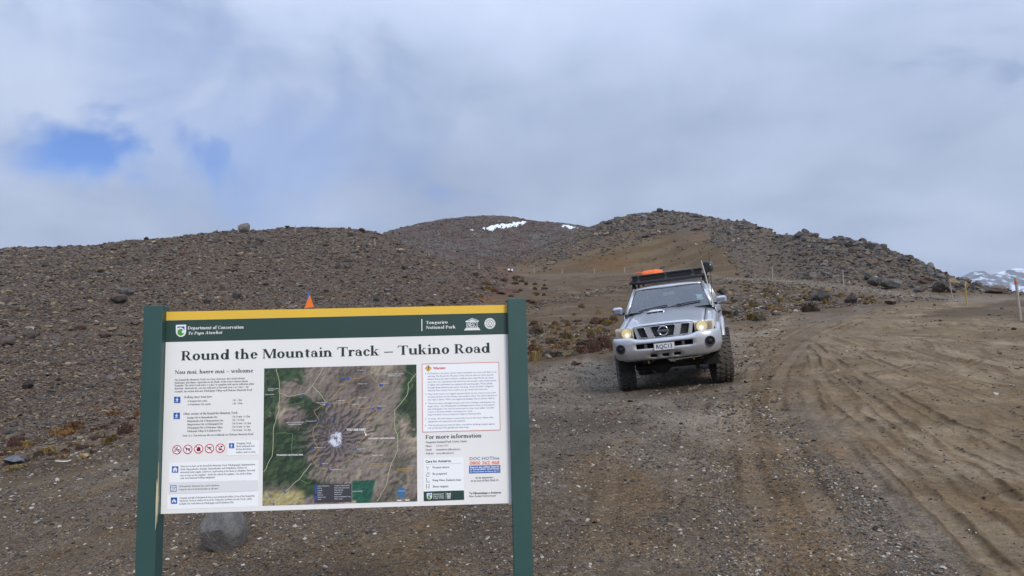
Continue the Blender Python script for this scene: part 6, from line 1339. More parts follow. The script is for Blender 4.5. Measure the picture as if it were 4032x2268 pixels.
b = MB(); b.grid([[ws(u, .43) + Vector((0, .004, .002)), ws(u, .37) + Vector((0, .004, .002))] for u in (.76, .86)]); b.build('sticker_print', mat('sticker_white', srgb(225, 232, 232), .5), wsc)
b = MB(); b.grid([[(x, .62 + .05 * (x / .8) ** 2, 1.375 - .03 * (x / .8) ** 2), (x, .76 + .05 * (x / .8) ** 2, 1.385)] for x in np.linspace(-.8, .8, 9)]); b.build('cowl', BLKP, car, thick=.01)
b = MB(); b.box((0, 1.14, 1.715), (.24, .025, .07)); rm = b.build('rear_view_mirror', mat('mirror_back', srgb(176, 182, 172), .5), car, bevel=.02); b = MB(); b.tube([(0, 1.13, 1.74), (0, 1.10, 1.79)], .012, 6); b.build('mirror_stem', BLKP, rm)
# cabin
b = MB(); b.box((0, 2.35, .93), (1.70, 3.3, .82)); b.build('cabin_floor', INT, car)
b = MB(); b.grid([[(x, .74, 1.36), (x, .95, 1.41), (x, 1.12, 1.39), (x, 1.16, 1.2)] for x in np.linspace(-.8, .8, 9)]); b.build('dashboard', INT, car, thick=.02)
b = MB(); b.tube([(-.38 + .19 * math.cos(k_ * .4189), 1.25 + .07 * math.sin(k_ * .4189), 1.46 + .17 * math.sin(k_ * .4189)) for k_ in range(16)], .016, 6, cap=False); b.build('steering_wheel', BLKP, car)
for x in (-.38, .38):
    b = MB(); b.box((x, 1.85, 1.42), (.50, .16, .46), Matrix.Rotation(R_(-12), 3, 'X')); st_ = b.build('seat', INT, car, bevel=.06, seg=3); b = MB(); b.box((x, 1.93, 1.68), (.27, .1, .16)); b.build('headrest', INT, st_, bevel=.04, seg=3)
b = MB(); b.tube([(-.70, 1.02, 1.66), (-.66, 1.02, 1.60), (-.68, .98, 1.54)], .012, 6); b.build('grab_handle', TRIM, car)
b = MB(); b.add([(-.70, 4.04, 1.87), (.70, 4.04, 1.87), (.86, 4.06, 1.39), (-.86, 4.06, 1.39)], [(0, 1, 2, 3)]); b.build('rear_window', DGLASS, car)
b = MB(); b.box((0, 4.05, .98), (1.76, .04, .82)); b.build('tailgate', PAINT, car, bevel=.02)
b = MB(); b.box((0, 4.12, .68), (1.84, .16, .22)); b.build('rear_bumper', BPAINT, car, bevel=.03)
# engine bay and chassis seen under the nose
b = MB(); b.box((0, -.12, .95), (1.50, 1.05, .28)); b.build('engine_bay', BLK, car)
b = MB(); b.box((0, -.50, .58), (1.0, .18, .07)); b.box((-.42, .2, .60), (.09, 1.4, .13)); b.box((.42, .2, .60), (.09, 1.4, .13)); b.build('chassis_rail', DGM, car, bevel=.01)
b = MB(); b.tube([(-.68, 0, .43), (.68, 0, .43)], .055, 10); b.tube([(-.36, 0, .43), (-.30, -.02, .43), (-.20, -.03, .43), (-.08, -.02, .43), (-.02, 0, .43)], [.06, .12, .15, .12, .06], 12); b.build('front_axle', DGM, car)
b = MB(); b.tube([(-.6, -.22, .44), (.62, -.22, .46)], .018, 8); b.tube([(.1, -.28, .50), (.6, -.24, .53)], .022, 8); b.build('steering_rod', DGM, car)
b = MB(); b.tube([(.06, -.20, .485), (.30, -.20, .515)], .011, 8); b.tube([(.30, -.20, .515), (.34, -.20, .52)], .018, 8); b.build('steering_damper', YEL, car)
for x in (-.34, .46): b = MB(); b.tube([(x, -.68, .58), (x, -.72, .53), (x + .004, -.70, .49), (x + .004, -.66, .50)], .014, 8); b.build('tow_hook', YEL, car)
for x in (-.5, .5): b = MB(); b.tube([(x + .075 * math.cos(k_ * .7), .05 + .075 * math.sin(k_ * .7), .48 + .012 * k_) for k_ in range(36)], .011, 5); b.build('coil_spring', DGM, car)
for x in (-.5, .48): b = MB(); b.box((x, -.1, .40), (.07, .1, .16)); b.build('suspension_arm', DGM, car, bevel=.01)
for s in (-1, 1):
    for yc_ in (0, 2.97):
        b = MB(); G = [[(s * .62, yc_ - .56 * math.cos(R_(a_)), .47 + .56 * math.sin(R_(a_))), (s * .89, yc_ - .56 * math.cos(R_(a_)), .47 + .56 * math.sin(R_(a_)))] for a_ in np.linspace(-5, 185, 14)]; b.grid(G); b.build('wheel_well', BLK, car)
b = MB(); b.tube([(-.68, 2.97, .43), (.68, 2.97, .43)], .06, 10); b.build('rear_axle', DGM, car)
# ---- grille
def gp(u, v, d): return (u, yf(u) + d, v)
gr = MB()
gr.prism([(-.535, 1.150), (-.535, 1.178), (-.27, 1.186), (0, 1.188), (.27, 1.186), (.535, 1.178), (.535, 1.150), (.27, 1.155), (0, 1.155), (-.27, 1.155)], gp, -.03, .03)
gr.prism([(-.50, .945), (-.49, .968), (-.2, .955), (0, .953), (.2, .955), (.49, .968), (.50, .945), (.2, .925), (0, .92), (-.2, .925)], gp, -.032, .03)
for s in (-1, 1):
    for pl in ([(.535, 1.1498), (.475, 1.1508), (.425, .9652), (.49, .9682)], [(.335, 1.1538), (.225, 1.1548), (.165, .9545), (.28, .9585)]): gr.prism([(s * u, v) for u, v in pl], gp, -.034, .03)
grille = gr.build('grille', PAINT, car, bevel=.006)
b = MB(); b.grid([[gp(u, .94, .05), gp(u, 1.17, .05)] for u in np.linspace(-.52, .52, 11)]); b.build('grille_backing', BLK, grille)
def clip(p, q_, poly):
    t0, t1 = 0., 1.; dx, dy = q_[0] - p[0], q_[1] - p[1]; n = len(poly); ar = sum(poly[i][0] * poly[(i + 1) % n][1] - poly[(i + 1) % n][0] * poly[i][1] for i in range(n))
    for i in range(n):
        a_, c_ = poly[i], poly[(i + 1) % n]; ex, ey = c_[0] - a_[0], c_[1] - a_[1]; nx, ny = (ey, -ex) if ar > 0 else (-ey, ex)
        den_ = nx * dx + ny * dy; num = nx * (a_[0] - p[0]) + ny * (a_[1] - p[1])
        if abs(den_) < 1e-12:
            if num < 0: return None
        elif den_ > 0: t1 = min(t1, num / den_)
        else: t0 = max(t0, num / den_)
    return None if t0 >= t1 else ((p[0] + dx * t0, p[1] + dy * t0), (p[0] + dx * t1, p[1] + dy * t1))
GM = mat('grille_mesh', srgb(96, 98, 102), .35, .7)
for pl in ([(-.475, 1.149), (-.335, 1.152), (-.28, .960), (-.425, .966)], [(-.225, 1.153), (.225, 1.153), (.165, .956), (-.165, .956)], [(.335, 1.152), (.475, 1.149), (.425, .966), (.28, .960)]):
    b = MB()
    for k_ in range(-24, 25):
        for sg_ in (-1, 1):
            c_ = clip((k_ * .048 - .4, 1.06 - sg_ * .3), (k_ * .048 + .4, 1.06 + sg_ * .3), pl)
            if c_: b.tube([gp(*c_[0], .02), gp(*c_[1], .02)], .0038, 4, cap=False)
    b.build('grille_mesh', GM, grille)
    b = MB(); q_ = pl + [pl[0]]; pp = []
    for i in range(4):
        for k_ in range(5): pp.append(gp(q_[i][0] + (q_[i + 1][0] - q_[i][0]) * k_ / 5, q_[i][1] + (q_[i + 1][1] - q_[i][1]) * k_ / 5, -.034))
    b.tube(pp + [pp[0]], .007, 5, cap=False); b.build('grille_surround', CHROME, grille)
b = MB(); b.tube([(.083 * math.cos(k_ * .2618), -.848, 1.06 + .083 * math.sin(k_ * .2618)) for k_ in range(25)], .011, 8, cap=False); bad = b.build('badge', CHROME, grille)
b = MB(); b.box((0, -.86, 1.06), (.205, .012, .038)); b.build('badge_bar', CHROME, bad, bevel=.003)
def letters(name, s_, u0, u1, v0, h_, y_, m, parent, bold=.01):
    V, Fc = sans_mesh(s_, bold); x0, x1 = min(v[0] for v in V), max(v[0] for v in V); b = MB(); b.add([(u0 + (v[0] - x0) / (x1 - x0) * (u1 - u0), y_, v0 + v[1] / .70 * h_) for v in V], Fc); return b.build(name, m, parent, recalc=False)
letters('badge_lettering', 'NISSAN', -.088, .088, 1.048, .024, -.8675, PLK, bad)
# ---- headlights
for s in (-1, 1):
    hp = lambda u, v, d: (s * u, yf(u) + d - .035, v)
    b = MB(); b.prism([(.545, .962), (.70, .972), (.868, .988), (.885, 1.08), (.878, 1.165), (.70, 1.166), (.543, 1.158)], hp, .05, .02); hl_ = b.build('headlight', LAMPH, car, bevel=.004)
    def disc_(name, u, v, r_, d, m, n=24, dish=0.0):
        b = MB(); rows = []
        for k_ in range(4): rows.append([hp(u + r_ * k_ / 3 * math.cos(6.2832 * j / n), v + r_ * k_ / 3 * math.sin(6.2832 * j / n), d + dish * (1 - (k_ / 3) ** 2)) for j in range(n + 1)])
        b.grid(rows); return b.build(name, m, hl_)
    disc_('reflector', .672, 1.068, .094, .006, LAMP, dish=.01); disc_('bulb', .665, 1.04, .03, -.002, BULB, 12)
    b = MB(); b.tube([hp(.672 + .1 * math.cos(k_ * .2618), 1.068 + .1 * math.sin(k_ * .2618), .006) for k_ in range(25)], .008, 6, cap=False); b.build('lamp_ring', CHROME, hl_)
    b = MB(); b.prism([(.80, 1.01), (.855, 1.015), (.862, 1.08), (.856, 1.14), (.80, 1.14)], hp, .018, .008); b.build('indicator', IND, hl_)
    disc_('side_lamp', .573, .995, .026, .01, mat('side_lamp_grey', srgb(150, 148, 136), .3), 12)
    b = MB(); b.grid([[hp(u, v, -.016) for v in (np.interp(u, [.545, .868], [.962, .988]), np.interp(u, [.543, .878], [1.158, 1.165]))] for u in np.linspace(.545, .872, 6)]); b.build('lamp_cover', LENS, hl_)
# ---- bumper
bxs = [-.66, -.58, -.50, -.36, -.27, -.21, -.15, -.06, .06, .15, .21, .27, .36, .50, .58, .66]
plan = [(-.972, -.36), (-.972, -.50), (-.958, -.62), (-.925, -.72), (-.875, -.80), (-.78, -.865)] + [(x, float(np.interp(abs(x), [0, .3, .5, .66, .78], [-.955, -.945, -.925, -.898, -.865]))) for x in bxs] + [(.78, -.865), (.875, -.80), (.925, -.72), (.958, -.62), (.972, -.50), (.972, -.36)]
prof = [(.975, .10), (.985, .05), (.972, .018), (.94, .004), (.865, .0), (.82, .0), (.775, .0), (.735, .0), (.668, .03), (.635, .045), (.605, .06), (.58, .08), (.565, .14)]
G = []
for i, (x, y_) in enumerate(plan):
    a_, c_ = plan[max(i - 1, 0)], plan[min(i + 1, len(plan) - 1)]; tx, ty = c_[0] - a_[0], c_[1] - a_[1]; L = math.hypot(tx, ty); nx, ny = -ty / L, tx / L      # inward
    G.append([(x + nx * ins, y_ + ny * ins, z_ + (.02 if abs(x) > .8 and z_ < .6 else 0) - (.05 * float(sstep(.62, .45, np.array(abs(x)))) if z_ > .93 else 0)) for z_, ins in prof])
o0 = 6
def skipf(i, j):
    if not (o0 <= i < o0 + len(bxs) - 1): return False
    x0_, x1_ = bxs[i - o0], bxs[i - o0 + 1]; zt, zb = prof[j][0], prof[j + 1][0]; xm = (x0_ + x1_) / 2
    if abs(xm) < .5 and zt <= .866 and zb >= .774: return True
    return zt <= .669 and zb >= .604 and (abs(xm) < .06 or .15 < abs(xm) < .27)
b = MB(); b.grid(G, skip=skipf); bum = b.build('front_bumper', BPAINT, car, thick=.022)
b = MB(); b.box((0, -.78, .72), (1.1, .12, .34)); b.build('bumper_backing', BLK, bum)
for x in (-.33, .33): b = MB(); b.box((x, -.925, .82), (.05, .02, .088)); b.build('bumper_bar', mat('bumper_grey', srgb(70, 70, 74), .6), bum)
for x in (-.485, .485): b = MB(); b.tube([(x, -.928, .772), (x, -.928, .735), (x, -.898, .668), (x, -.868, .605)], .005, 5); b.build('bumper_seam', SEAM, bum)
for s in (-1, 1):
    c0 = Vector((s * .785, -.862, .80)); ax = Vector((s * .32, -1, 0)).normalized(); ux = Vector((ax.y, -ax.x, 0)).normalized(); uz = Vector((0, 0, 1))
    for nm, ro, ri, d_, m_ in (('fog_lamp', .088, .066, .034, BLKP), ('fog_lamp_lens', .068, .0, .024, BLK), ('fog_lamp_centre', .038, .0, .030, BLKP)):
        b = MB(); n = 22; rows = []
        for r2, dd in ((ro, -.02), (ro, d_), (max(ri, .001), d_)) + (((ri, -.03),) if ri else ()): rows.append([c0 + ax * dd + (ux * math.cos(6.2832 * k_ / n) + uz * math.sin(6.2832 * k_ / n)) * r2 for k_ in range(n + 1)])
        b.grid(rows); fo_ = b.build(nm, m_, bum if nm == 'fog_lamp' else fo_)  if nm == 'fog_lamp' else b.build(nm, m_, bum)
b = MB(); b.box((0, -.985, .79), (.365, .008, .128)); npl = b.build('number_plate', PLATE, car, bevel=.003)
letters('plate_lettering', 'RQC13', -.14, .14, .755, .075, -.9905, PLK, npl, .02)
b = MB()
for c_, d_ in (((0, -.9898, .850), (.35, .001, .004)), ((0, -.9898, .730), (.35, .001, .004)), ((-.178, -.9898, .79), (.004, .001, .116)), ((.178, -.9898, .79), (.004, .001, .116))): b.box(c_, d_)
b.build('plate_border', PLK, npl)
# ---- wheels
def tyre():
    b = MB(); n = 48; prf = [(-.115, .235), (-.142, .28), (-.152, .335), (-.148, .385), (-.128, .415), (-.09, .425), (0, .43), (.09, .425), (.128, .415), (.148, .385), (.152, .335), (.142, .28), (.115, .235)]
    b.grid([[(x, r_ * math.cos(6.2832 * k_ / n), r_ * math.sin(6.2832 * k_ / n)) for x, r_ in prf] for k_ in range(n)], closed_u=True)
    NL = 26
    for k_ in range(NL):
        for x, off, ln, wd, sk in ((-.122, 0, .062, .064, .22), (.122, .5, .062, .064, -.22), (-.045, .25, .05, .062, .5), (.045, .75, .05, .062, -.5)):
            an = 6.2832 * (k_ + off) / NL; R0 = .43 - (.012 if abs(x) > .1 else 0); Rm = Matrix.Rotation(an, 3, 'X') @ Matrix.Rotation(sk, 3, 'Z')
            b.box(Rm @ Vector((0, 0, R0 + .008)) + Vector((x, 0, 0)), (wd, ln, .026), Rm)
        an = 6.2832 * (k_ + .25) / NL; Rm = Matrix.Rotation(an, 3, 'X')
        for x in (-.151, .151): b.box(Rm @ Vector((0, 0, .395)) + Vector((x, 0, 0)), (.014, .05, .05), Rm)
    return b
def rim(s):
    b = MB(); n = 32; prf = [(.10, .235), (.125, .238), (.13, .225), (.10, .215), (.075, .12), (.085, .06), (.085, .0)]
    b.grid([[(s * x, r_ * math.cos(6.2832 * k_ / n), r_ * math.sin(6.2832 * k_ / n)) for x, r_ in prf] for k_ in range(n)], closed_u=True)
    b.grid([[(-s * .115, .235 * math.cos(6.2832 * k_ / n), .235 * math.sin(6.2832 * k_ / n)), (s * .1, .235 * math.cos(6.2832 * k_ / n), .235 * math.sin(6.2832 * k_ / n))] for k_ in range(n)], closed_u=True)
    for k_ in range(6): Rm = Matrix.Rotation(k_ * 1.0472, 3, 'X'); b.box(Rm @ Vector((0, 0, .15)) + Vector((s * .095, 0, 0)), (.03, .06, .15), Rm)
    return b
ty_me = tyre().mesh('wheel'); ty_me.materials.append(RUB)
rims = {s: rim(s).mesh('rim') for s in (-1, 1)}
for s in (-1, 1):
    rims[s].materials.append(RIMM)
    for yc_, steer in ((0, 12.5), (2.97, 0)):
        w_ = link('wheel', ty_me, car); w_.location = (s * .885, yc_, .44); w_.rotation_euler = (random.uniform(0, 6), 0, R_(steer)); link('rim', rims[s], w_)
        b = MB(); b.tube([(-s * .02, 0, 0), (-s * .14, 0, 0)], .14, 16); b.build('brake_drum', DGM, w_)
# ---- mirrors
for s in (-1, 1):
    b = MB(); b.box((s * 1.025, .82, 1.47), (.205, .11, .165)); mo_ = b.build('door_mirror', mat('mirror_chrome', srgb(196, 200, 208), .18, .9, var=.1, vscale=9), car, bevel=.05, seg=5)
    b = MB(); b.box((s * .90, .85, 1.415), (.10, .07, .05)); b.build('mirror_arm', BLKP, mo_, bevel=.015)
# ---- roof rack
b = MB()
for x in (-.74, .74): b.tube([(x, 1.20, 1.985), (x, 3.3, 1.985)], .022, 8)
for y_ in np.linspace(1.20, 3.3, 9): b.box((0, y_, 1.985), (1.50, .05, .022))
rack = b.build('roof_rack', BLKP, car)
b = MB(); b.grid([[(x, 1.14 + .03 * (x / .76) ** 2, 1.970), (x, 1.22, 2.015), (x, 1.30, 2.000)] for x in np.linspace(-.775, .775, 9)]); b.build('rack_fairing', BLKP, rack, thick=.015)
for s in (-1, 1):
    for y_ in (1.32, 1.50, 2.2, 3.1):
        b = MB(); b.prism([(.735, 1.980), (.70, 1.980), (.685, 1.90), (.715, 1.81), (.75, 1.81), (.74, 1.89)], lambda u, v, d: (s * u, d, v), y_ - .04, y_ + .04); b.build('rack_leg', BLKP, rack, bevel=.006)
b = MB(); b.box((.80, 1.36, 2.140), (.12, .16, .22)); wl = b.build('work_light', mat('black_cover', srgb(34, 34, 36), .4), car, bevel=.03, seg=3)
b = MB(); b.grid([[(.86 + .085 * math.sin(p1), 1.36 + .1 * math.cos(p1) * math.cos(p2), 2.135 + .115 * math.cos(p1) * math.sin(p2)) for p2 in np.linspace(0, 6.2832, 17)] for p1 in np.linspace(0, 1.5, 7)]); b.build('light_cover', mat('clear_cover', srgb(62, 64, 66), .2, coat=.3), wl)
b = MB(); b.tube([(.80, 1.36, 2.030), (.76, 1.36, 1.980)], .018, 6); b.build('light_bracket', BLKP, wl)
# ---- aerials
b = MB(); b.tube([(.86, .60, 1.35), (.845, .60, 1.55), (.79, .62, 2.0), (.745, .63, 2.28)], [.017, .014, .010, .009], 8); b.build('whip_aerial', mat('aerial_pale', srgb(190, 188, 182), .4), car)
b = MB(); b.tube([(.835, .66, 1.42), (.87, .66, 1.7), (.895, .66, 2.1), (.91, .66, 2.43)], [.011, .007, .005, .004], 6); b.build('thin_aerial', BLKP, car)
# suspension lift: everything but wheels and axles sits higher
LOW = ('wheel', 'front_axle', 'rear_axle', 'steering_rod', 'steering_damper', 'suspension_arm', 'wheel_well')
for ch in car.children:
    nm_ = ch.name.split('.')[0]
    if nm_ in LOW: continue
    ch.location.z += .055 + (.022 if nm_ in ('roof_rack', 'work_light') else 0)
# ---- things carried on the rack
def ride(name, loc): e = empty(name); e.matrix_world = car.matrix_world @ Matrix.Translation(loc); return e
case = ride('storage_case', (0, 1.47, 2.092)); tag(case, 'long flat black storage case strapped across the front of the roof rack', 'case')
CASE = mat('case_black', srgb(34, 36, 40), .42, .2, var=.1, vscale=8)
b = MB(); b.box((-.01, 0, .045), (1.41, .46, .085)); b.build('case_body', CASE, case, bevel=.012)
b = MB(); b.box((-.01, 0, .108), (1.43, .48, .034)); b.build('case_lid', CASE, case, bevel=.012)
b = MB(); b.box((-.01, -.005, .086), (1.425, .47, .008)); b.build('case_seam', SEAM, case)
for x in (-.58, -.02, .52):
    b = MB(); b.box((x, -.245, .06), (.05, .012, .11)); la = b.build('case_bracket', BLKP, case, bevel=.003); b = MB()
    for dx in (-.012, .012):
        for dz_ in (.03, .095): b.box((x + dx, -.253, dz_), (.011, .006, .011))
    b.build('bracket_bolts', CHROME, la); b = MB(); b.box((x, -.25, .0), (.075, .03, .012)); b.build('bracket_foot', CHROME, la)
bag = ride('bag', (-.36, 1.88, 2.085)); tag(bag, 'bright orange dry bag lying on the roof rack behind the black case', 'bag')
b = MB(); rows = []
for i, u in enumerate(np.linspace(-1, 1, 17)):
    w_ = (1 - abs(u) ** 3.5) ** .5 if abs(u) < 1 else 0.02; rows.append([(u * .25, .16 * w_ * math.cos(a_), .02 + max(0, .10 + (.115 if math.sin(a_) > 0 else .10) * w_ ** .7 * math.copysign(abs(math.sin(a_)) ** .7, math.sin(a_)) + .007 * math.sin(13 * u + 2 * a_) + .005 * math.sin(29 * u + 5 * a_))) for a_ in np.linspace(0, 6.2832, 19)])
b.grid(rows); b.build('bag_body', mat('orange_fabric', srgb(242, 112, 40), .55, var=.2, vscale=14, bump=.3, bscale=25), bag)
b = MB(); b.tube([(-.2, -.05, .2), (-.3, -.06, .215), (-.36, -.06, .19)], .012, 6); b.build('bag_strap', mat('orange_strap', srgb(226, 104, 44), .6), bag)

# ------------------------------------------------------------------ marker posts
WOOD = mat('post_grey_wood', srgb(158, 150, 138), .8, var=.25, vscale=30, bump=.2, bscale=50); WOODY = mat('post_yellow_wood', srgb(160, 140, 86), .8, var=.25, vscale=30); ORED = mat('marker_red', srgb(206, 78, 58), .6); OYEL = mat('marker_yellow', srgb(214, 172, 60), .6)
def marker(px, pyb, pyt, lab, wd=.09, m=WOOD, band=None, lean=0.0, grp=None):
    p_, r_ = hit1(px, pyb); dep = p_.y; h_ = (pyb - pyt) / F_PX * dep * 1.0
    e = empty('marker_post', p_, (0, R_(lean), 0)); tag(e, lab, 'post', grp); w_ = max(wd, r_ * .0011)
    b = MB(); n = 8; rows = []
    for z_, k_ in ((-.3, 1.06), (0, 1.05), (h_ * .5, 1), (h_ * .985, .96), (h_, .8)): rows.append([(w_ / 2 * k_ * math.cos(6.2832 * j / n + .39), w_ / 2 * k_ * math.sin(6.2832 * j / n + .39), z_) for j in range(n)])
    b.grid([[rows[i][j] for i in range(5)] for j in range(n)], closed_u=True, smooth=False); b.add(rows[-1], [tuple(range(n))]); b.build('pole', m, e)
    if band:
        z0, z1, bm_ = band; b = MB(); b.grid([[(w_ * .53 * math.cos(6.2832 * j / n + .39), w_ * .53 * math.sin(6.2832 * j / n + .39), z_ * h_) for z_ in (z0, z1)] for j in range(n)], closed_u=True, smooth=False); b.build('reflector_band', bm_, e)
    return e
marker(4019, 1263, 1092, 'tall grey marker post with a red band, nearest the right picture edge', band=(.855, .91, ORED), lean=-2.5)
marker(3807, 1204, 1110, 'yellowish marker post on the mound between the roads', m=WOODY, band=(.86, .93, OYEL))
marker(3750, 1169, 1098, 'leaning grey post with a red top beside the dark cube-like boulder', band=(.86, .95, ORED), lean=-7)
marker(3322, 1127, 1062, 'pale marker post on the far side of the upper road, right of the car')
marker(3042, 1098, 1050, 'pale marker post on the upper road nearest the car roof')
for px, yb, yt, lb in ((2104, 1076, 1057, 'farthest left'), (2213, 1077, 1058, 'second from left'), (2340, 1075, 1055, 'third from left'), (2460, 1073, 1052, 'closest to the car roof')):
    marker(px, yb, yt, f'thin pale post on the distant terrace road, {lb} of four')
marker(1476, 964, 939, 'uppermost thin post on the flank above the middle of the sign'); marker(1689, 1016, 990, 'middle thin post on the slope left of the gully'); marker(1887, 1060, 1034, 'lowest thin post, standing at the gully bottom'); marker(1162, 914, 886, 'thin post on the left skyline right of the tall boulder'); marker(937, 912, 886, 'hair-thin post left of the tall skyline boulder', wd=.05)
# orange trail marker behind the sign
p_, r_ = hit1(1218, 1640); dd = 12.0; tp = ray_at(1214, 1150, dd); bt = ray_at(1216, 1640, dd); gz = float(height(np.array([bt.x]), np.array([bt.y]))[0])
e = empty('trail_marker', (tp.x, tp.y, gz)); tag(e, 'orange triangle trail marker on a blue pole rising behind the sign', 'marker'); H_ = tp.z - gz
b = MB(); b.tube([(0.01, 0, -.3), (0.01, 0, H_ * .6), (0, 0, H_)], .014, 6); b.box((.02, .004, H_ * .5), (.028, .012, H_ * .86)); b.build('pole', mat('pole_blue', srgb(70, 112, 176), .5), e)
b = MB(); b.prism([(-.055, -.255), (.095, -.245), (.03, -.045)], lambda u, v, d: (u, d, H_ + v), -.022, -.016); b.build('triangle_plate', mat('marker_orange', srgb(240, 120, 40), .5), e)
# distant white boards at the gully head
p_, r_ = hit1(2008, 1072); e = empty('notice_boards', p_); tag(e, 'pair of small white boards standing far off beside the terrace road', 'sign'); k_ = r_ / F_PX
for x, z_, w_, h_ in ((-4.5, 11, 8, 6.5), (9, 9.5, 6, 8)):
    b = MB(); b.box((x * k_, 0, z_ * k_), (w_ * k_, .06, h_ * k_)); b.build('board', mat('board_white', srgb(232, 234, 236), .5), e)
    b = MB(); b.box((x * k_, .08, z_ * k_ * .5 - .2), (.12, .1, z_ * k_ + .4)); b.build('board_post', BLKP_ if 'BLKP_' in globals() else mat('board_post', srgb(40, 40, 42), .8), e)
b = MB(); b.box((1 * k_, .3, 4 * k_), (16 * k_, .3, 7 * k_)); b.build('board_base', mat('board_base', srgb(38, 40, 40), .8), e, bevel=.05)
# white stick and dead stump by the left foot
p_, r_ = hit1(250, 1822); e = empty('stick', p_ + Vector((0, 0, .03))); tag(e, 'bleached white stick lying on bare soil at left', 'stick'); k_ = r_ / F_PX
b = MB(); b.tube([(-28 * k_, 0, .01), (-18 * k_, .02, 0), (0, 0, -.005), (16 * k_, -.02, .0), (26 * k_, 0, .03)], [.008, .014, .018, .016, .008], 6); b.build('branch', mat('bleached_wood', srgb(214, 208, 198), .8, var=.2, vscale=20), e)
p_, r_ = hit1(412, 1735); e = empty('dead_stump', p_); tag(e, 'small black dead stump standing among stones at left', 'stump'); k_ = r_ / F_PX
for x, h_, a_ in ((-5, 20, .02), (0, 26, -.01), (5, 17, .03)): b = MB(); b.tube([(x * k_, 0, -.05), (x * k_ + a_, .01, h_ * k_ * .6), (x * k_ + a_ * 1.6, 0, h_ * k_)], [4 * k_, 3.2 * k_, 1.4 * k_], 6); b.build('stem', mat('charred_wood', srgb(44, 40, 38), .9), e)

# ------------------------------------------------------------------ old snow on the far hill
SNOW = mat('snow', srgb(230, 234, 240), .7, var=.22, vscale=.4, bump=.3, bscale=1.5)
def patch_of_snow(poly, lab, seed):
    P = np.array(poly, float); x0, y0 = P.min(0); x1, y1 = P.max(0); nx, ny = 70, 26
    gx_, gy_ = np.meshgrid(np.linspace(x0 - 6, x1 + 6, nx), np.linspace(y0 - 4, y1 + 4, ny), indexing='ij')
    def sd(px, py):
        ins = np.zeros(px.shape, bool); dmin = np.full(px.shape, 1e9); n = len(P)
        for i in range(n):
            ax, ay = P[i]; bx, by = P[(i + 1) % n]; c_ = ((ay > py) != (by > py)) & (px < (bx - ax) * (py - ay) / (by - ay + 1e-12) + ax); ins ^= c_
            vx, vy = bx - ax, by - ay; t_ = np.clip(((px - ax) * vx + (py - ay) * vy) / (vx * vx + vy * vy), 0, 1); dmin = np.minimum(dmin, np.hypot(px - ax - t_ * vx, py - ay - t_ * vy))
        return np.where(ins, dmin, -dmin)
    d_ = sd(gx_, gy_) + (fbm(gx_ / 6 + seed, gy_ / 3, 4, seed) - .5) * 15
    x, y, z, r, ok = hits(gx_.ravel(), gy_.ravel()); keep = (d_.ravel() > 0) & ok & (r > 200)
    bot = np.stack([x, y, z], 1); top = bot + np.array([0, -.2, 0]) * 0; top[:, 2] += np.clip(d_.ravel() * .16, -.3, .75)
    k_ = keep.reshape(nx, ny); b = MB(); V = [tuple(v) for v in top]; Fc = []
    for i in range(nx - 1):
        for j in range(ny - 1):
            if k_[i, j] and k_[i + 1, j] and k_[i, j + 1] and k_[i + 1, j + 1]: Fc.append((i * ny + j, i * ny + j + 1, (i + 1) * ny + j + 1, (i + 1) * ny + j))
    if not Fc: return
    used = sorted({q_ for f_ in Fc for q_ in f_}); mp_ = {u: i for i, u in enumerate(used)}
    b.add([V[u] for u in used], [tuple(mp_[q_] for q_ in f_) for f_ in Fc], True); o = b.build('snow_patch', SNOW, None); tag(o, lab, 'snow', 'old snow on the far hill')
def q2(x, y): return 1300 + x * .4658, 780 + y * .4658
patch_of_snow([q2(*a) for a in ((1262, 262), (1330, 250), (1362, 235), (1420, 222), (1500, 222), (1560, 205), (1640, 198), (1684, 212), (1640, 228), (1590, 242), (1510, 256), (1400, 262), (1400, 275), (1370, 290), (1330, 280))], 'long white snow patch high on the far hill', 5)
patch_of_snow([q2(*a) for a in ((1925, 228), (1985, 230), (2060, 246), (2095, 256), (2040, 265), (1985, 252))], 'small white snow strip right of the long patch', 9)
patch_of_snow([q2(*a) for a in ((1185, 272), (1215, 270), (1216, 284), (1188, 284))], 'tiny snow fleck left of the long patch', 12)

# ------------------------------------------------------------------ snowy mountain far behind
DM = 2400.0
prof_m = [(3300, 1250), (3560, 1180), (3700, 1130), (3780, 1092), (3830, 1072), (3872, 1066), (3900, 1080), (3930, 1070), (3970, 1060), (4010, 1057), (4060, 1058), (4200, 1040), (4400, 1090), (4800, 1200)]
pm = np.array(prof_m, float); NXm, NYm = 220, 90
pxm = np.linspace(3300, 4800, NXm); tops = np.interp(pxm, pm[:, 0], pm[:, 1])
V = []; Fc = []
for i, px in enumerate(pxm):
    T_ = ray_at(px, tops[i], DM); 
    for j in range(NYm):
        s_ = j / (NYm - 1); y_ = DM - 900 + 900 * s_ if s_ <= 1 else 0
        base = 20; x_ = T_.x * (y_ / DM) ; h_ = base + (T_.z - base) * s_ ** 1.15
        V.append((x_, y_, h_))
Va = np.array(V); f1 = fbm(Va[:, 0] / 130, Va[:, 1] / 130, 5, 91, .55); f2 = np.abs(fbm(Va[:, 0] / 60, Va[:, 1] / 90, 4, 92) - .5)
env = np.clip((Va[:, 2] - 20) / 120, 0, 1) * np.tile(np.sin(np.linspace(0, math.pi, NYm)) * .8 + .2, NXm)
Va[:, 2] += ((f1 - .5) * 70 - f2 * 40) * env
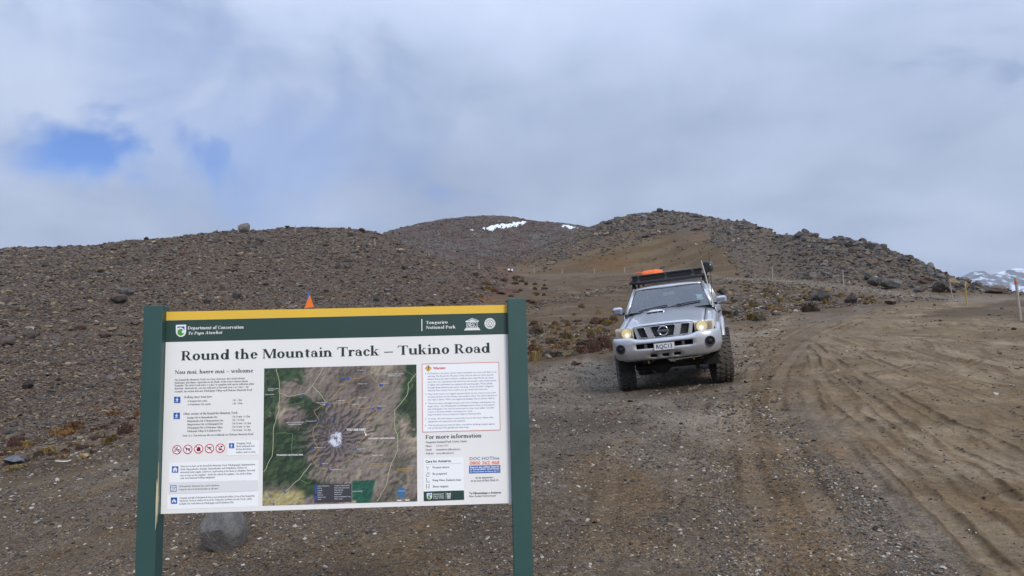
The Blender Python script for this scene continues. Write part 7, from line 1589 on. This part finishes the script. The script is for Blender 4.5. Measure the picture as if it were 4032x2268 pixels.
for i in range(NXm - 1):
    for j in range(NYm - 1): Fc.append((i * NYm + j, (i + 1) * NYm + j, (i + 1) * NYm + j + 1, i * NYm + j + 1))
me = bpy.data.meshes.new('mountain'); me.from_pydata(Va.tolist(), [], Fc); me.polygons.foreach_set('use_smooth', [True] * len(Fc))
mmt = bpy.data.materials.new('mountain_snow_rock'); mmt.use_nodes = True; t = mmt.node_tree; p = t.nodes['Principled BSDF']; p.inputs['Roughness'].default_value = .85; p.inputs['Specular IOR Level'].default_value = .1
co = N(t, 'ShaderNodeTexCoord').outputs['Object']; mp = N(t, 'ShaderNodeMapping'); mp.inputs['Scale'].default_value = (1, .5, 1.6); t.links.new(co, mp.inputs[0])
geo = N(t, 'ShaderNodeNewGeometry'); sp = N(t, 'ShaderNodeSeparateXYZ'); t.links.new(geo.outputs['Normal'], sp.inputs[0])
n_ = M_(t, 'ADD', noise(t, mp.outputs[0], .012, 8, .62, .4).outputs[0], M_(t, 'MULTIPLY', noise(t, mp.outputs[0], .05, 6, .6).outputs[0], .45))
fac = ramp(t, M_(t, 'ADD', n_, M_(t, 'MULTIPLY', sp.outputs[2], .10)), [(.80, 0.), (.87, 1.)], 'LINEAR')
t.links.new(mixc(t, fac, srgb(82, 82, 90), srgb(206, 215, 230)), p.inputs['Base Color'])
mo = link('mountain', me, None, mmt); tag(mo, kind='structure')

# ------------------------------------------------------------------ the thin mountain air between here and the far ridge
b = MB(); b.box((790, 865, 130), (3040, 3190, 352)); hz_o = b.build('haze', None, None)
hm_ = bpy.data.materials.new('haze_air'); hm_.use_nodes = True; t = hm_.node_tree; t.nodes.clear()
pv = N(t, 'ShaderNodeVolumePrincipled'); pv.inputs['Color'].default_value = (.93, .96, 1, 1); pv.inputs['Density'].default_value = .00016; pv.inputs['Anisotropy'].default_value = .2
om = N(t, 'ShaderNodeOutputMaterial'); t.links.new(pv.outputs[0], om.inputs['Volume']); hz_o.data.materials.append(hm_); tag(hz_o, 'thin pale haze filling the mountain air', 'haze', kind='stuff')
